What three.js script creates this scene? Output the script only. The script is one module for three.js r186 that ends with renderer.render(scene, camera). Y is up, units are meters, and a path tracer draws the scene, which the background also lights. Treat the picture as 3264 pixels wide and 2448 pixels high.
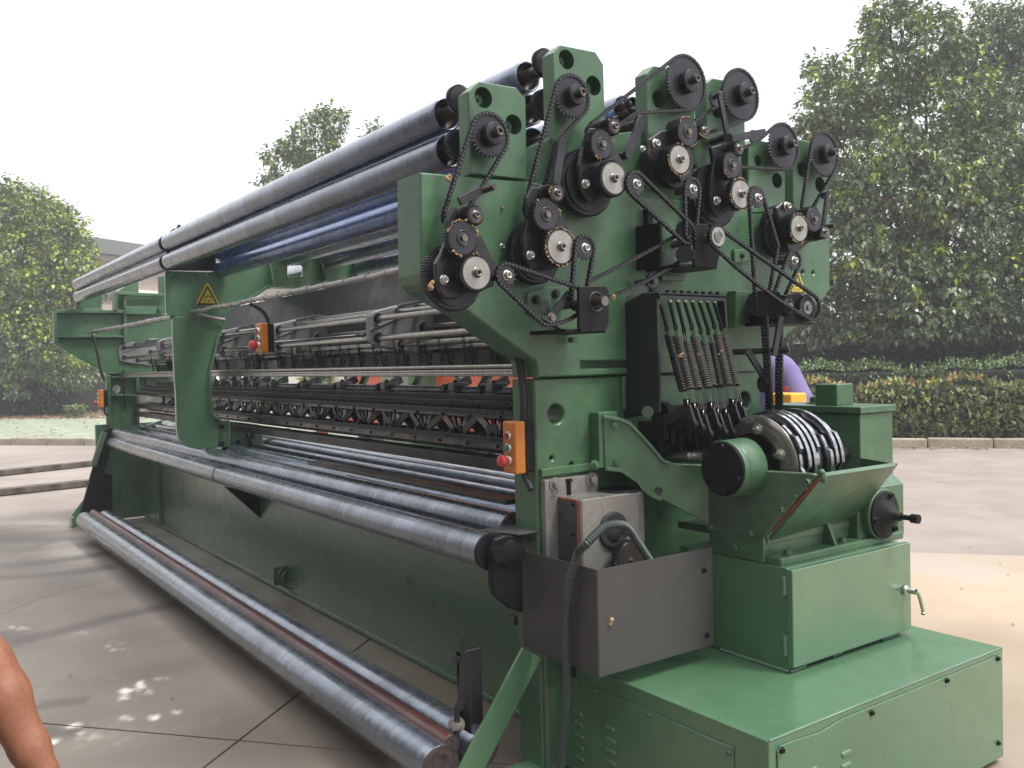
import * as THREE from 'three';
import { mergeGeometries } from 'three/addons/utils/BufferGeometryUtils.js';
import { RoundedBoxGeometry } from 'three/addons/geometries/RoundedBoxGeometry.js';
import { MarchingCubes } from 'three/addons/objects/MarchingCubes.js';

// ------------------------------------------------------------------ camera
const scene = new THREE.Scene();
const DEG = Math.PI / 180, YAW = 35.168 * DEG, PITCH = 1.379 * DEG, ROLL = -1.34 * DEG;
const FOCAL = 2864.9, PW = 3264, PH = 2448;
const FWD = new THREE.Vector3(Math.sin(YAW) * Math.cos(PITCH), -Math.sin(PITCH), -Math.cos(YAW) * Math.cos(PITCH));
const R0 = new THREE.Vector3(Math.cos(YAW), 0, Math.sin(YAW)), U0 = new THREE.Vector3().crossVectors(R0, FWD);
const RT = R0.clone().multiplyScalar(Math.cos(ROLL)).addScaledVector(U0, Math.sin(ROLL));
const UP = U0.clone().multiplyScalar(Math.cos(ROLL)).addScaledVector(R0, -Math.sin(ROLL));
const camera = new THREE.PerspectiveCamera(2 * Math.atan(PH / 2 / FOCAL) / DEG, 4 / 3, 0.05, 900);
camera.position.set(0, 1.6, 0);
camera.quaternion.setFromRotationMatrix(new THREE.Matrix4().makeBasis(RT, UP, FWD.clone().negate()));
scene.add(camera);
const renderer = new THREE.WebGLRenderer({ antialias: true });
renderer.setSize(1024, 768);
renderer.toneMapping = THREE.LinearToneMapping;
renderer.toneMappingExposure = 1.12;
renderer.shadowMap.enabled = true;

// ------------------------------------------------------------------ sky: bright white haze, brighter around the veiled sun
const SUN = new THREE.Vector3(0.32, 0.90, 0.30).normalize();
{
  const w = 256, h = 128, d = new Float32Array(w * h * 4);
  for (let j = 0; j < h; j++) for (let i = 0; i < w; i++) {
    const u = (i + 0.5) / w, v = (j + 0.5) / h, el = (v - 0.5) * Math.PI, az = (u - 0.5) * 2 * Math.PI;
    const dir = new THREE.Vector3(Math.cos(el) * Math.cos(az), Math.sin(el), Math.cos(el) * Math.sin(az));
    const c = Math.max(0, dir.dot(SUN));
    let b = 1.04 + 0.75 * Math.pow(Math.max(0, Math.sin(el)), 1.3) + 0.9 * Math.pow(c, 6) + 1.6 * Math.pow(c, 40);
    if (el < 0) b = 0.35;
    const k = (j * w + i) * 4;
    d[k] = b * 0.985; d[k + 1] = b; d[k + 2] = b * 1.03; d[k + 3] = 1;
  }
  const t = new THREE.DataTexture(d, w, h, THREE.RGBAFormat, THREE.FloatType);
  t.mapping = THREE.EquirectangularReflectionMapping; t.magFilter = THREE.LinearFilter; t.minFilter = THREE.LinearFilter;
  t.needsUpdate = true;
  scene.background = t; scene.environment = t;
}
scene.fog = new THREE.FogExp2(new THREE.Color(0.93, 0.95, 1.0), 0.0033);   // haze added to lift the blacks, standing in for lens glare
const sun = new THREE.DirectionalLight(new THREE.Color(1, 0.95, 0.87), 3.0);
sun.position.copy(SUN).multiplyScalar(40); sun.target.position.set(2, 0, -6);
sun.castShadow = true; sun.shadow.radius = 28; sun.shadow.mapSize.set(2048, 2048);
Object.assign(sun.shadow.camera, { left: -30, right: 30, top: 30, bottom: -30, near: 1, far: 120 });
scene.add(sun, sun.target);

// ------------------------------------------------------------------ measuring: a pixel of the photograph on a plane of the place
const C0 = camera.position;
const ray = (p) => FWD.clone().addScaledVector(RT, (p[0] - PW / 2) / FOCAL).addScaledVector(UP, -(p[1] - PH / 2) / FOCAL);
const onZ = (p, z) => { const d = ray(p); return C0.clone().addScaledVector(d, (z - C0.z) / d.z); };
const onX = (p, x) => { const d = ray(p); return C0.clone().addScaledVector(d, (x - C0.x) / d.x); };
const onY = (p, y) => { const d = ray(p); return C0.clone().addScaledVector(d, (y - C0.y) / d.y); };
const onP = (p, o, n) => { const d = ray(p); return C0.clone().addScaledVector(d, o.clone().sub(C0).dot(n) / d.dot(n)); };
const atDepth = (p, dep) => C0.clone().addScaledVector(ray(p), dep);
const depthOf = (v) => v.clone().sub(C0).dot(FWD);
const zm = (x0, y0, s) => { const q = (x, y) => [x0 + x / s, y0 + y / s]; q.s = s; return q; };
const D2 = zm(0, 0, 0.67770);          // whole picture at 2212 px
const A = zm(1250, 100, 2.765), B = zm(1950, 100, 2.765), C = zm(1250, 550, 2.765), D = zm(1950, 550, 2.765), E = zm(1950, 900, 2.765),
  F = zm(2150, 1200, 2.765), G = zm(1550, 1250, 2.765), H = zm(1450, 1750, 2.212), I = zm(2250, 1700, 2.1815), J = zm(0, 550, 2.765),
  K = zm(100, 900, 2.765), L = zm(500, 700, 2.765), M_ = zm(650, 900, 3.687), N = zm(1050, 900, 2.7657), O = zm(0, 1300, 2.37), P = zm(700, 1400, 2.212),
  Q = zm(0, 1900, 2.458), U = zm(1350, 1900, 3.027), W = zm(700, 300, 2.765), V = zm(2700, 1400, 2.553), T = zm(2464, 900, 2.765),
  AA = zm(1280, 780, 4.148), AB = zm(1640, 1100, 4.148), AC = zm(2300, 1050, 5.53), AD = zm(2400, 350, 5.53), AE = zm(560, 780, 5.53),
  AF = zm(300, 1180, 3.687), AG = zm(150, 850, 4.74), AH = zm(1900, 1250, 4.424);
// radius of something facing +z whose height in a zoomed view is h
const radZ = (q, cx, cy, h, z) => h / 2 / q.s / FOCAL * depthOf(onZ(q(cx, cy), z));

// ------------------------------------------------------------------ random, noise, textures
function rng(seed) { let s = seed >>> 0; return () => { s = (s + 0x6D2B79F5) | 0; let t = Math.imul(s ^ (s >>> 15), 1 | s); t = (t + Math.imul(t ^ (t >>> 7), 61 | t)) ^ t; return ((t ^ (t >>> 14)) >>> 0) / 4294967296; }; }
function lattice(seed, nx, ny) { const r = rng(seed), a = new Float32Array(nx * ny); for (let i = 0; i < a.length; i++) a[i] = r(); return (x, y) => { const xi = Math.floor(x), yi = Math.floor(y), fx = x - xi, fy = y - yi, sx = fx * fx * (3 - 2 * fx), sy = fy * fy * (3 - 2 * fy); const g = (i, j) => a[(((j % ny) + ny) % ny) * nx + (((i % nx) + nx) % nx)]; const a0 = g(xi, yi) + (g(xi + 1, yi) - g(xi, yi)) * sx, a1 = g(xi, yi + 1) + (g(xi + 1, yi + 1) - g(xi, yi + 1)) * sx; return a0 + (a1 - a0) * sy; }; }
// tiling fractal noise in 0..1; fx, fy cells of the first octave
function fractal(seed, fx, fy, oct, gain = 0.5) { const L_ = []; let amp = 1, tot = 0; for (let o = 0; o < oct; o++) { L_.push([lattice(seed + o * 17, fx << o, fy << o), fx << o, fy << o, amp]); tot += amp; amp *= gain; } return (u, v) => { let s = 0; for (const [n, a, b, w] of L_) s += n(u * a, v * b) * w; return s / tot; }; }
const clamp = (x, a = 0, b = 1) => Math.min(b, Math.max(a, x));
const smooth = (a, b, x) => { const t = clamp((x - a) / (b - a)); return t * t * (3 - 2 * t); };
function tex(n, m, fn, srgb, rep = 1, repY = rep) {
  const d = new Uint8Array(n * m * 4);
  for (let j = 0; j < m; j++) for (let i = 0; i < n; i++) { const c = fn((i + 0.5) / n, (j + 0.5) / m), k = (j * n + i) * 4; const q = Array.isArray(c) ? c : [c, c, c]; d[k] = clamp(q[0]) * 255; d[k + 1] = clamp(q[1]) * 255; d[k + 2] = clamp(q[2]) * 255; d[k + 3] = 255; }
  const t = new THREE.DataTexture(d, n, m, THREE.RGBAFormat); t.wrapS = t.wrapT = THREE.RepeatWrapping; t.magFilter = THREE.LinearFilter; t.minFilter = THREE.LinearMipmapLinearFilter; t.generateMipmaps = true;
  if (srgb) t.colorSpace = THREE.SRGBColorSpace; t.repeat.set(rep, repY); t.needsUpdate = true; return t;
}
const nA = fractal(11, 6, 6, 5), nB = fractal(23, 24, 24, 4), nC = fractal(37, 3, 3, 5), nS = fractal(51, 2, 34, 3, 0.5), nS2 = fractal(61, 5, 18, 3, 0.55);
// paint: slow tone shifts, scuffs and dust; fine skin for relief
const paintMap = tex(512, 512, (u, v) => { const a = nC(u, v), b = nB(u, v), s = smooth(0.66, 0.8, nA(u, v)); const g = 0.80 + 0.22 * (a - 0.5) + 0.16 * (b - 0.5) - 0.10 * s; return [g + 0.03 * s, g, g - 0.01]; }, true, 1.1);
const paintBump = tex(512, 512, (u, v) => 0.5 + 0.35 * (nB(u, v) - 0.5) + 0.5 * (nA(v, u) - 0.5), false, 3.1);
const paintRough = tex(512, 512, (u, v) => 0.62 + 0.5 * (nA(u, v) - 0.5) + 0.25 * (nB(u, v) - 0.5), false, 0.9);
const grimeMap = tex(512, 512, (u, v) => { const a = nA(u, v), b = nC(v, u), s = smooth(0.58, 0.75, a * 0.6 + b * 0.4); const g = 0.62 + 0.5 * (b - 0.5) + 0.3 * (a - 0.5); return [g + 0.2 * s, g + 0.13 * s, g + 0.05 * s]; }, true, 2.3);
const paintSoft = tex(512, 512, (u, v) => { const a = nC(u, v), b = nB(u, v), s = smooth(0.68, 0.8, nA(u, v)); const g = 0.88 + 0.12 * (a - 0.5) + 0.08 * (b - 0.5) - 0.012 * s; return [g + 0.005 * s, g, g - 0.005]; }, true, 0.7);
// plastic film wrapped round rollers: creases run round the roller (v is along it)
const filmBump = tex(512, 1024, (u, v) => { const a = nS(u, v), b = nS2(u, v); return 0.25 + 0.5 * a + 0.35 * (b - 0.5); }, false, 2.5, 1.0);
const filmMap = tex(512, 1024, (u, v) => { const a = nS(u, v), c = nC(u, v); const g = 0.84 + 0.22 * (a - 0.5) + 0.2 * (c - 0.5); return [g - 0.01, g, g + 0.02]; }, true, 2.5, 1.0);
const filmRough = tex(512, 512, (u, v) => 0.55 + 0.6 * (nS2(u, v) - 0.5) + 0.4 * (nC(u, v) - 0.5), false, 1.5, 1.1);
const brushMap = tex(256, 512, (u, v) => 0.82 + 0.3 * (nS(u, v) - 0.5) + 0.2 * (nC(u, v) - 0.5), true, 3, 3);

const skinMap = tex(256, 256, (u, v) => { const a = nA(u, v), b = nB(u, v), s = smooth(0.72, 0.78, nB(v, u)); const g = 0.9 + 0.16 * (a - 0.5) + 0.14 * (b - 0.5) - 0.03 * s; return [g + 0.02, g - 0.01, g - 0.02]; }, true, 6);
// ------------------------------------------------------------------ materials
const lin = (r, g, b) => new THREE.Color().setRGB(r, g, b);
const mat = (c, rough, metal = 0, extra = {}) => new THREE.MeshPhysicalMaterial({ color: c, roughness: rough, metalness: metal, side: THREE.DoubleSide, ...extra });
const M = {
  green: mat(lin(0.086, 0.200, 0.104), 0.60, 0, { map: paintMap, bumpMap: paintBump, bumpScale: 0.0012, roughnessMap: paintRough, clearcoat: 0.25, clearcoatRoughness: 0.35 }),
  greenSmooth: mat(lin(0.097, 0.218, 0.114), 0.55, 0, { map: paintSoft, bumpMap: paintBump, bumpScale: 0.0003, roughnessMap: paintRough, clearcoat: 1.0, clearcoatRoughness: 0.27 }),
  greenDusty: mat(lin(0.11, 0.19, 0.12), 0.75, 0, { map: paintMap, bumpMap: paintBump, bumpScale: 0.0012, roughnessMap: paintRough }),
  weld: mat(lin(0.20, 0.34, 0.25), 0.6, 0, { map: paintMap, bumpMap: paintBump, bumpScale: 0.004 }),
  black: mat(lin(0.030, 0.030, 0.037), 0.55, 0.1, { map: paintMap, bumpMap: paintBump, bumpScale: 0.0006, roughnessMap: paintRough }),
  gloss: mat(lin(0.009, 0.009, 0.011), 0.5, 0, { specularIntensity: 0.35, bumpMap: paintBump, bumpScale: 0.0005 }),
  gear: mat(lin(0.078, 0.076, 0.094), 0.5, 0.35, { map: grimeMap, bumpMap: paintBump, bumpScale: 0.0005, roughnessMap: paintRough }),
  chain: mat(lin(0.052, 0.051, 0.060), 0.42, 0.55, { map: grimeMap, roughnessMap: paintRough }),
  pin: mat(lin(0.13, 0.128, 0.138), 0.45, 0.7),
  alu: mat(lin(0.52, 0.50, 0.47), 0.42, 0.55, { map: paintMap, roughnessMap: paintRough }),
  zinc: mat(lin(0.55, 0.54, 0.50), 0.3, 0.85),
  steel: mat(lin(0.30, 0.285, 0.265), 0.38, 0.8, { map: brushMap, roughnessMap: paintRough }),
  rustySteel: mat(lin(0.19, 0.155, 0.145), 0.55, 0.5, { map: grimeMap, roughnessMap: paintRough }),
  chrome: mat(lin(0.50, 0.47, 0.43), 0.25, 0.95, { map: brushMap }),
  bright: mat(lin(0.62, 0.63, 0.66), 0.2, 1.0, { map: brushMap }),
  film: mat(lin(0.30, 0.33, 0.38), 0.42, 0.8, { map: filmMap, bumpMap: filmBump, bumpScale: 0.0022, roughnessMap: filmRough, clearcoat: 0.5, clearcoatRoughness: 0.22 }),
  filmTop: mat(lin(0.175, 0.21, 0.285), 0.42, 0.7, { map: filmMap, bumpMap: filmBump, bumpScale: 0.0011, roughnessMap: filmRough, clearcoat: 0.7, clearcoatRoughness: 0.2 }),
  filmBlue: mat(lin(0.13, 0.23, 0.48), 0.45, 0.6, { map: filmMap, bumpMap: filmBump, bumpScale: 0.0010, roughnessMap: filmRough, clearcoat: 0.6, clearcoatRoughness: 0.18 }),
  filmDark: mat(lin(0.26, 0.31, 0.40), 0.5, 0.72, { map: filmMap, bumpMap: filmBump, bumpScale: 0.0030, roughnessMap: filmRough, clearcoat: 0.5, clearcoatRoughness: 0.2 }),
  oxide: mat(lin(0.105, 0.032, 0.030), 0.6, 0, { map: paintMap, bumpMap: paintBump, bumpScale: 0.0005, roughnessMap: paintRough }),
  cast: mat(lin(0.20, 0.195, 0.205), 0.5, 0.4, { map: paintMap, bumpMap: paintBump, bumpScale: 0.0007, roughnessMap: paintRough }),
  silver: mat(lin(0.36, 0.35, 0.34), 0.5, 0.3, { map: paintMap, bumpMap: paintBump, bumpScale: 0.0028, roughnessMap: paintRough }),
  sheet: mat(lin(0.082, 0.077, 0.078), 0.5, 0.15, { map: paintSoft, bumpMap: paintBump, bumpScale: 0.0002 }),
  hanger: mat(lin(0.36, 0.355, 0.38), 0.5, 0.2, { map: paintMap, bumpMap: paintBump, bumpScale: 0.0007, roughnessMap: paintRough }), panel: mat(lin(0.105, 0.103, 0.122), 0.55, 0.1, { map: paintMap, roughnessMap: paintRough }),
  dark: mat(lin(0.040, 0.038, 0.041), 0.55, 0.35, { map: grimeMap, roughnessMap: paintRough }),
  needle: mat(lin(0.21, 0.20, 0.198), 0.42, 0.5, { map: grimeMap, roughnessMap: paintRough }),
  orange: mat(lin(0.86, 0.27, 0.022), 0.42, 0, { map: paintMap, clearcoat: 0.2 }),
  red: mat(lin(0.48, 0.035, 0.045), 0.4), redDark: mat(lin(0.25, 0.03, 0.035), 0.4), greenBtn: mat(lin(0.03, 0.16, 0.09), 0.4),
  rubber: mat(lin(0.016, 0.016, 0.019), 0.6), hose: mat(lin(0.035, 0.052, 0.045), 0.5),
  grease: mat(lin(0.36, 0.235, 0.12), 0.7), spring: mat(lin(0.21, 0.195, 0.175), 0.6, 0.3, { map: grimeMap }), greenShade: mat(lin(0.035, 0.065, 0.035), 0.8), tape: mat(lin(0.38, 0.36, 0.36), 0.4, 0, { clearcoat: 0.3, map: paintMap }),
  primer: mat(lin(0.36, 0.07, 0.035), 0.8), yellow: mat(lin(0.72, 0.52, 0.04), 0.5),
  paper: mat(lin(0.72, 0.66, 0.50), 0.8), skin: mat(lin(0.285, 0.122, 0.068), 0.5, 0, { map: skinMap, bumpMap: paintBump, bumpScale: 0.0006, sheen: 0.2 }),
};

// ------------------------------------------------------------------ geometry helpers
const v3 = (x, y, z) => new THREE.Vector3(x, y, z);
function metreUV(g0) {               // box-projected uv in metres
  const g = g0.index ? g0.toNonIndexed() : g0, p = g.attributes.position, n = g.attributes.normal, uv = new Float32Array(p.count * 2);
  for (let i = 0; i < p.count; i += 3) {
    const ax = Math.abs(n.getX(i) + n.getX(i + 1) + n.getX(i + 2)), ay = Math.abs(n.getY(i) + n.getY(i + 1) + n.getY(i + 2)), az = Math.abs(n.getZ(i) + n.getZ(i + 1) + n.getZ(i + 2));
    for (let k = i; k < i + 3; k++) { const x = p.getX(k), y = p.getY(k), z = p.getZ(k); const [a, b] = ax > ay && ax > az ? [z + 0.37, y] : ay > az ? [x, z + 0.11] : [x + 0.71, y + 0.23]; uv[k * 2] = a; uv[k * 2 + 1] = b; }
  }
  g.setAttribute('uv', new THREE.BufferAttribute(uv, 2)); return g;
}
const flat = (g) => { const o = g.index ? g.toNonIndexed() : g; for (const k of Object.keys(o.attributes)) if (!['position', 'normal', 'uv'].includes(k)) o.deleteAttribute(k); return o; };
const join = (...gs) => gs.length === 1 ? gs[0] : mergeGeometries(gs.map(flat), false);
const shapeOf = (pts, holes = []) => { const s = new THREE.Shape(pts.map((p) => new THREE.Vector2(p[0], p[1]))); for (const h of holes) { const q = new THREE.Path(); if (h.r) { const e = h.e || 1; q.absellipse(h.x, h.y, h.r * e, h.r, 0, Math.PI * 2, true); } else h.forEach((p, i) => i ? q.lineTo(p[0], p[1]) : q.moveTo(p[0], p[1])); s.holes.push(q); } return s; };
function extr(pts, w, bev = 0.003, holes = []) { const g = new THREE.ExtrudeGeometry(shapeOf(pts, holes), { depth: Math.max(1e-4, w - 2 * bev), bevelEnabled: bev > 0, bevelThickness: bev, bevelSize: bev, bevelOffset: -bev, bevelSegments: 1, curveSegments: 20, steps: 1 }); g.translate(0, 0, bev); return g; }
const prismZ = (pts, z0, z1, bev = 0.003, holes = []) => { const g = extr(pts, z1 - z0, bev, holes); g.translate(0, 0, z0); return metreUV(g); };
const XF = new THREE.Matrix4().makeBasis(v3(0, 0, -1), v3(0, 1, 0), v3(1, 0, 0));
const prismX = (pts, x0, x1, bev = 0.003, holes = []) => { const g = extr(pts.map((p) => [-p[0], p[1]]), x1 - x0, bev, holes.map((h) => h.r ? { ...h, x: -h.x } : h.map((p) => [-p[0], p[1]]))); g.applyMatrix4(XF); g.translate(x0, 0, 0); return metreUV(g); };
const YF = new THREE.Matrix4().makeBasis(v3(1, 0, 0), v3(0, 0, -1), v3(0, 1, 0));
const prismY = (pts, y0, y1, bev = 0.003) => { const g = extr(pts.map((p) => [p[0], -p[1]]), y1 - y0, bev); g.applyMatrix4(YF); g.translate(0, y0, 0); return metreUV(g); };
function box(x0, x1, y0, y1, z0, z1, r = 0.004) { const g = new RoundedBoxGeometry(Math.abs(x1 - x0), Math.abs(y1 - y0), Math.abs(z1 - z0), 2, Math.min(r, 0.45 * Math.min(Math.abs(x1 - x0), Math.abs(y1 - y0), Math.abs(z1 - z0)))); g.translate((x0 + x1) / 2, (y0 + y1) / 2, (z0 + z1) / 2); return metreUV(g); }
function rod(a, b, r, seg = 20, r2 = r, open = false) {   // cylinder from a to b, uv in metres (v along it)
  const len = a.distanceTo(b), g = new THREE.CylinderGeometry(r2, r, len, seg, Math.max(1, Math.min(12, Math.round(len))), open), uv = g.attributes.uv, n = g.attributes.normal;
  for (let i = 0; i < uv.count; i++) uv.setXY(i, uv.getX(i) * 2 * Math.PI * r, uv.getY(i) * len);
  g.applyQuaternion(new THREE.Quaternion().setFromUnitVectors(v3(0, 1, 0), b.clone().sub(a).normalize())); g.translate((a.x + b.x) / 2, (a.y + b.y) / 2, (a.z + b.z) / 2); return g;
}
function lathe(pts, a, dir, seg = 32) { const g = new THREE.LatheGeometry(pts.map((p) => new THREE.Vector2(p[0], p[1])), seg); g.applyQuaternion(new THREE.Quaternion().setFromUnitVectors(v3(0, 1, 0), dir.clone().normalize())); g.translate(a.x, a.y, a.z); return g; }
function tube(pts, r, seg = 48, rs = 10, closed = false) { const c = new THREE.CatmullRomCurve3(pts, closed, 'centripetal'), g = new THREE.TubeGeometry(c, seg, r, rs, closed), uv = g.attributes.uv, len = c.getLength(); for (let i = 0; i < uv.count; i++) uv.setXY(i, uv.getY(i) * 2 * Math.PI * r, uv.getX(i) * len); return g; }
function bar(a, b, w, t, up = v3(0, 0, 1)) {   // flat bar from a to b, width w, thickness t along up
  const d = b.clone().sub(a), len = d.length(), g = new RoundedBoxGeometry(len, w, t, 1, Math.min(w, t) * 0.12); d.normalize(); const side = new THREE.Vector3().crossVectors(up, d).normalize(), u = new THREE.Vector3().crossVectors(d, side);
  g.applyMatrix4(new THREE.Matrix4().makeBasis(d, side, u)); g.translate((a.x + b.x) / 2, (a.y + b.y) / 2, (a.z + b.z) / 2); return metreUV(g);
}
const circlePts = (cx, cy, r, n = 24, a0 = 0, a1 = Math.PI * 2) => Array.from({ length: n }, (_, i) => { const a = a0 + (a1 - a0) * i / (a1 - a0 >= 6.28 ? n : n - 1); return [cx + r * Math.cos(a), cy + r * Math.sin(a)]; });

// ------------------------------------------------------------------ naming
const used = new Map();
function numbered(name) { const k = used.get(name) || 0; used.set(name, k + 1); return k ? `${name}_${String(k).padStart(3, '0')}` : name; }
function sh(o) { o.castShadow = o.receiveShadow = true; return o; }
function thing(name, label, category, group) { const o = new THREE.Group(); o.name = numbered(name); o.userData = { label, category }; if (group) o.userData.group = group; scene.add(o); return o; }
function part(name, geo, m, parent) { const o = sh(new THREE.Mesh(Array.isArray(geo) ? join(...geo) : geo, m)); o.name = parent === scene ? numbered(name) : name; parent.add(o); return o; }
function grp(name, parent) { const o = new THREE.Group(); o.name = name; parent.add(o); return o; }
function tag(o, label, category, group) { o.userData = { label, category }; if (group) o.userData.group = group; return o; }
function struct(name, geo, m) { const o = part(name, geo, m, scene); o.userData.kind = 'structure'; return o; }
// ------------------------------------------------------------------ the knitting machine
const mach = thing('knitting_machine', 'long green knitting machine with black chains and silver rollers on the concrete yard', 'knitting machine');
const ZP = -2.7, ZF = -10.3, ZM = -6.85;
const xy = (q, list, z) => list.map(([a, b]) => { const v = onZ(q(a, b), z); return [v.x, v.y]; });
const pz = (q, x, y, z) => onZ(q(x, y), z);
const hole = (q, cx, cy, h, z) => { const v = pz(q, cx, cy, z); return { x: v.x, y: v.y, r: radZ(q, cx, cy, h, z) }; };
// bolts: hexagon head with washer; dir is where the head looks
function boltGeo(r, l, washer = 1.5) { const g = [new THREE.CylinderGeometry(r, r, l, 6), new THREE.CylinderGeometry(r * 0.62, r * 0.62, l * 0.12, 12)]; g[0].translate(0, l / 2 + l * 0.3, 0); g[1].translate(0, l * 1.33, 0); if (washer) { const w = new THREE.CylinderGeometry(r * washer, r * washer, l * 0.3, 16); w.translate(0, l * 0.15, 0); g.push(w); } return metreUV(join(...g)); }
function capScrew(r, l) { const s = new THREE.LatheGeometry([[r * 1.45, 0], [r * 1.45, l * .18], [r, l * .2], [r, l], [r * .86, l * 1.06], [r * .55, l * 1.06], [r * .5, l * .5], [0, l * .5]].map((p) => new THREE.Vector2(...p)), 14); return metreUV(s); }
const BG = { hex: boltGeo(0.011, 0.010), cap: capScrew(0.008, 0.010), small: capScrew(0.0055, 0.006), big: boltGeo(0.014, 0.014, 1.7) };
function bolt(parent, at, dir, m = M.zinc, kind = 'hex', s = 1, name = 'bolt') { const o = sh(new THREE.Mesh(BG[kind], m)); o.name = name; o.position.copy(at); o.quaternion.setFromUnitVectors(v3(0, 1, 0), dir); if (s !== 1) o.scale.setScalar(s); parent.add(o); return o; }
const DZ = v3(0, 0, 1), DX = v3(-1, 0, 0);

// near side frame: head casting over a recessed column
{
  const f = grp('side_frame', mach);
  const head = [...xy(A, [[245, 1240]], ZP), ...xy(AA, [[258, 380], [290, 500], [372, 590], [890, 890], [1560, 1385], [1770, 1530]], ZP), ...xy(AB, [[300, 262], [312, 430], [1490, 388]], ZP),
    ...xy(AC, [[600, 745], [740, 690], [790, 560], [1130, 122]], ZP), ...xy(D, [[1885, 1095], [1925, 1022], [1925, 372]], ZP)];
  head.push([3.6, 2.265], [1.99, 2.27]);
  const slot = xy(AB, [[880, 215], [1640, 205], [1640, 300], [880, 314]], ZP);
  part('head_casting', prismZ(head, ZP - 0.17, ZP, 0.006, [slot, hole(C, 968, 650, 34, ZP), hole(D, 1683, 875, 36, ZP), hole(D, 1776, 880, 36, ZP), hole(B, 735, 1200, 34, ZP)]), M.green, f);
  const c0 = pz(G, 475, 900, ZP), top = pz(AB, 312, 436, ZP), xr = pz(AC, 748, 1200, ZP).x, xl = c0.x;
  const holes = [hole(AB, 600, 915, 268, ZP), hole(AB, 540, 1500, 62, ZP), hole(AB, 806, 1583, 62, ZP), hole(E, 1207, 1040, 150, ZP)];
  part('column', prismZ([[xl, 0.02], [xr, 0.02], [xr, top.y - 0.004], [xl, top.y - 0.004]], ZP - 0.17, ZP - 0.022, 0.006, holes), M.green, f);
  const rl = pz(AB, 1480, 600, ZP), ry = pz(AB, 1480, 850, ZP);
  part('column_flange', box(rl.x - 0.016, rl.x, ry.y, top.y - 0.006, ZP - 0.022, ZP - 0.002, 0.004), M.green, f);
  const r2 = pz(AC, 270, 720, ZP);
  part('column_flange', box(r2.x - 0.1, xr - 0.004, r2.y - 0.006, r2.y + 0.012, ZP - 0.022, ZP + 0.004), M.green, f);
  part('slot_back', prismZ(slot.map(([x, y]) => [x, y]), ZP - 0.055, ZP - 0.05, 0), M.green, f);
  part('inner_wall', box(xl + 0.13, xr - 0.3, 0.85, 2.0, ZP - 0.165, ZP - 0.15), M.dark, f);
  // weld bead and small bosses on the face
  const wb = [pz(G, 470, 712, ZP - 0.018), pz(G, 640, 690, ZP - 0.018), pz(G, 930, 652, ZP - 0.018)];
  part('ledge', bar(wb[0], wb[2], 0.03, 0.03, DZ), M.green, f);
  for (const [q, x, y] of [[C, 968, 650]]) bolt(f, pz(q, x, y, ZP - 0.002), DZ, M.zinc, 'cap', 0.9, 'screw');
  const pad = xy(C, [[1190, 1055], [1330, 1010], [1560, 1000], [1560, 1420], [1190, 1230]], ZP + 0.012);
  part('pad', prismZ(pad, ZP - 0.002, ZP + 0.014, 0.004), M.green, f);
  part('pad', prismZ(xy(D, [[350, 490], [430, 480], [740, 480], [740, 840], [350, 880]], ZP + 0.02), ZP - 0.002, ZP + 0.02, 0.004), M.green, f);
  part('pad', prismZ(xy(E, [[1095, 75], [1360, 70], [1360, 400], [1120, 400], [1095, 395]], ZP + 0.05), ZP - 0.002, ZP + 0.05, 0.004), M.green, f);
  part('pad', prismZ(xy(D, [[1080, 680], [1220, 670], [1220, 780], [1085, 800]], ZP + 0.015), ZP - 0.002, ZP + 0.015, 0.004), M.green, f);
  for (const [q, x, y, s] of [[C, 1265, 1120, 1.3], [C, 1440, 1070, 1.4], [D, 1150, 735, 1]]) bolt(f, pz(q, x, y, ZP + 0.015), DZ, q === D ? M.black : M.dark, 'hex', s * 0.8);
}
// bearing blocks on top of the head
function bearingBlock(q, pts, holes, label, depth = 0.07) {
  const b = grp('bearing_block', mach); b.userData.label = label;
  const P0 = xy(q, pts, ZP + 0.004);
  part('casting', prismZ(P0, ZP + 0.004 - depth, ZP + 0.004, 0.004, holes.map(([x, y, h]) => ({ ...hole(q, x, y, h, ZP) }))), M.green, b);
  for (const [x, y, h] of holes) { const o = hole(q, x, y, h, ZP); part('pocket', rod(v3(o.x, o.y, ZP - depth + 0.002), v3(o.x, o.y, ZP - depth + 0.012), o.r * 1.05, 24), M.green, b); part('boss', rod(v3(o.x, o.y, ZP - depth + 0.01), v3(o.x, o.y, ZP - depth * 0.45), o.r * 0.42, 18), M.green, b); bolt(b, v3(o.x, o.y, ZP - depth * 0.45), DZ, M.greenDusty, 'small', 1.1, 'screw'); }
  return b;
}
bearingBlock(A, [[668, 532], [772, 440], [1095, 493], [1180, 592], [1190, 1308], [690, 1255]], [[798, 585, 205], [1065, 822, 195]], 'green bearing block at the left end of the head');
bearingBlock(A, [[1416, 188], [1485, 118], [1795, 180], [1865, 292], [1883, 900], [1600, 1130], [1440, 1130]], [[1530, 250, 190], [1768, 480, 190]], 'tallest green bearing block, second from the left');
bearingBlock(B, [[303, 372], [368, 302], [560, 330], [700, 420], [735, 560], [740, 1030], [315, 960]], [[405, 600, 170]], 'third green bearing block from the left');
bearingBlock(B, [[826, 455], [888, 410], [1075, 445], [1170, 560], [1180, 1010], [840, 980]], [[925, 690, 170]], 'fourth green bearing block from the left');
bearingBlock(B, [[1202, 1010], [1260, 950], [1440, 985], [1528, 1090], [1532, 1600], [1205, 1600]], [[1282, 1140, 110], [1450, 1315, 150]], 'fifth green bearing block from the left');
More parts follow.
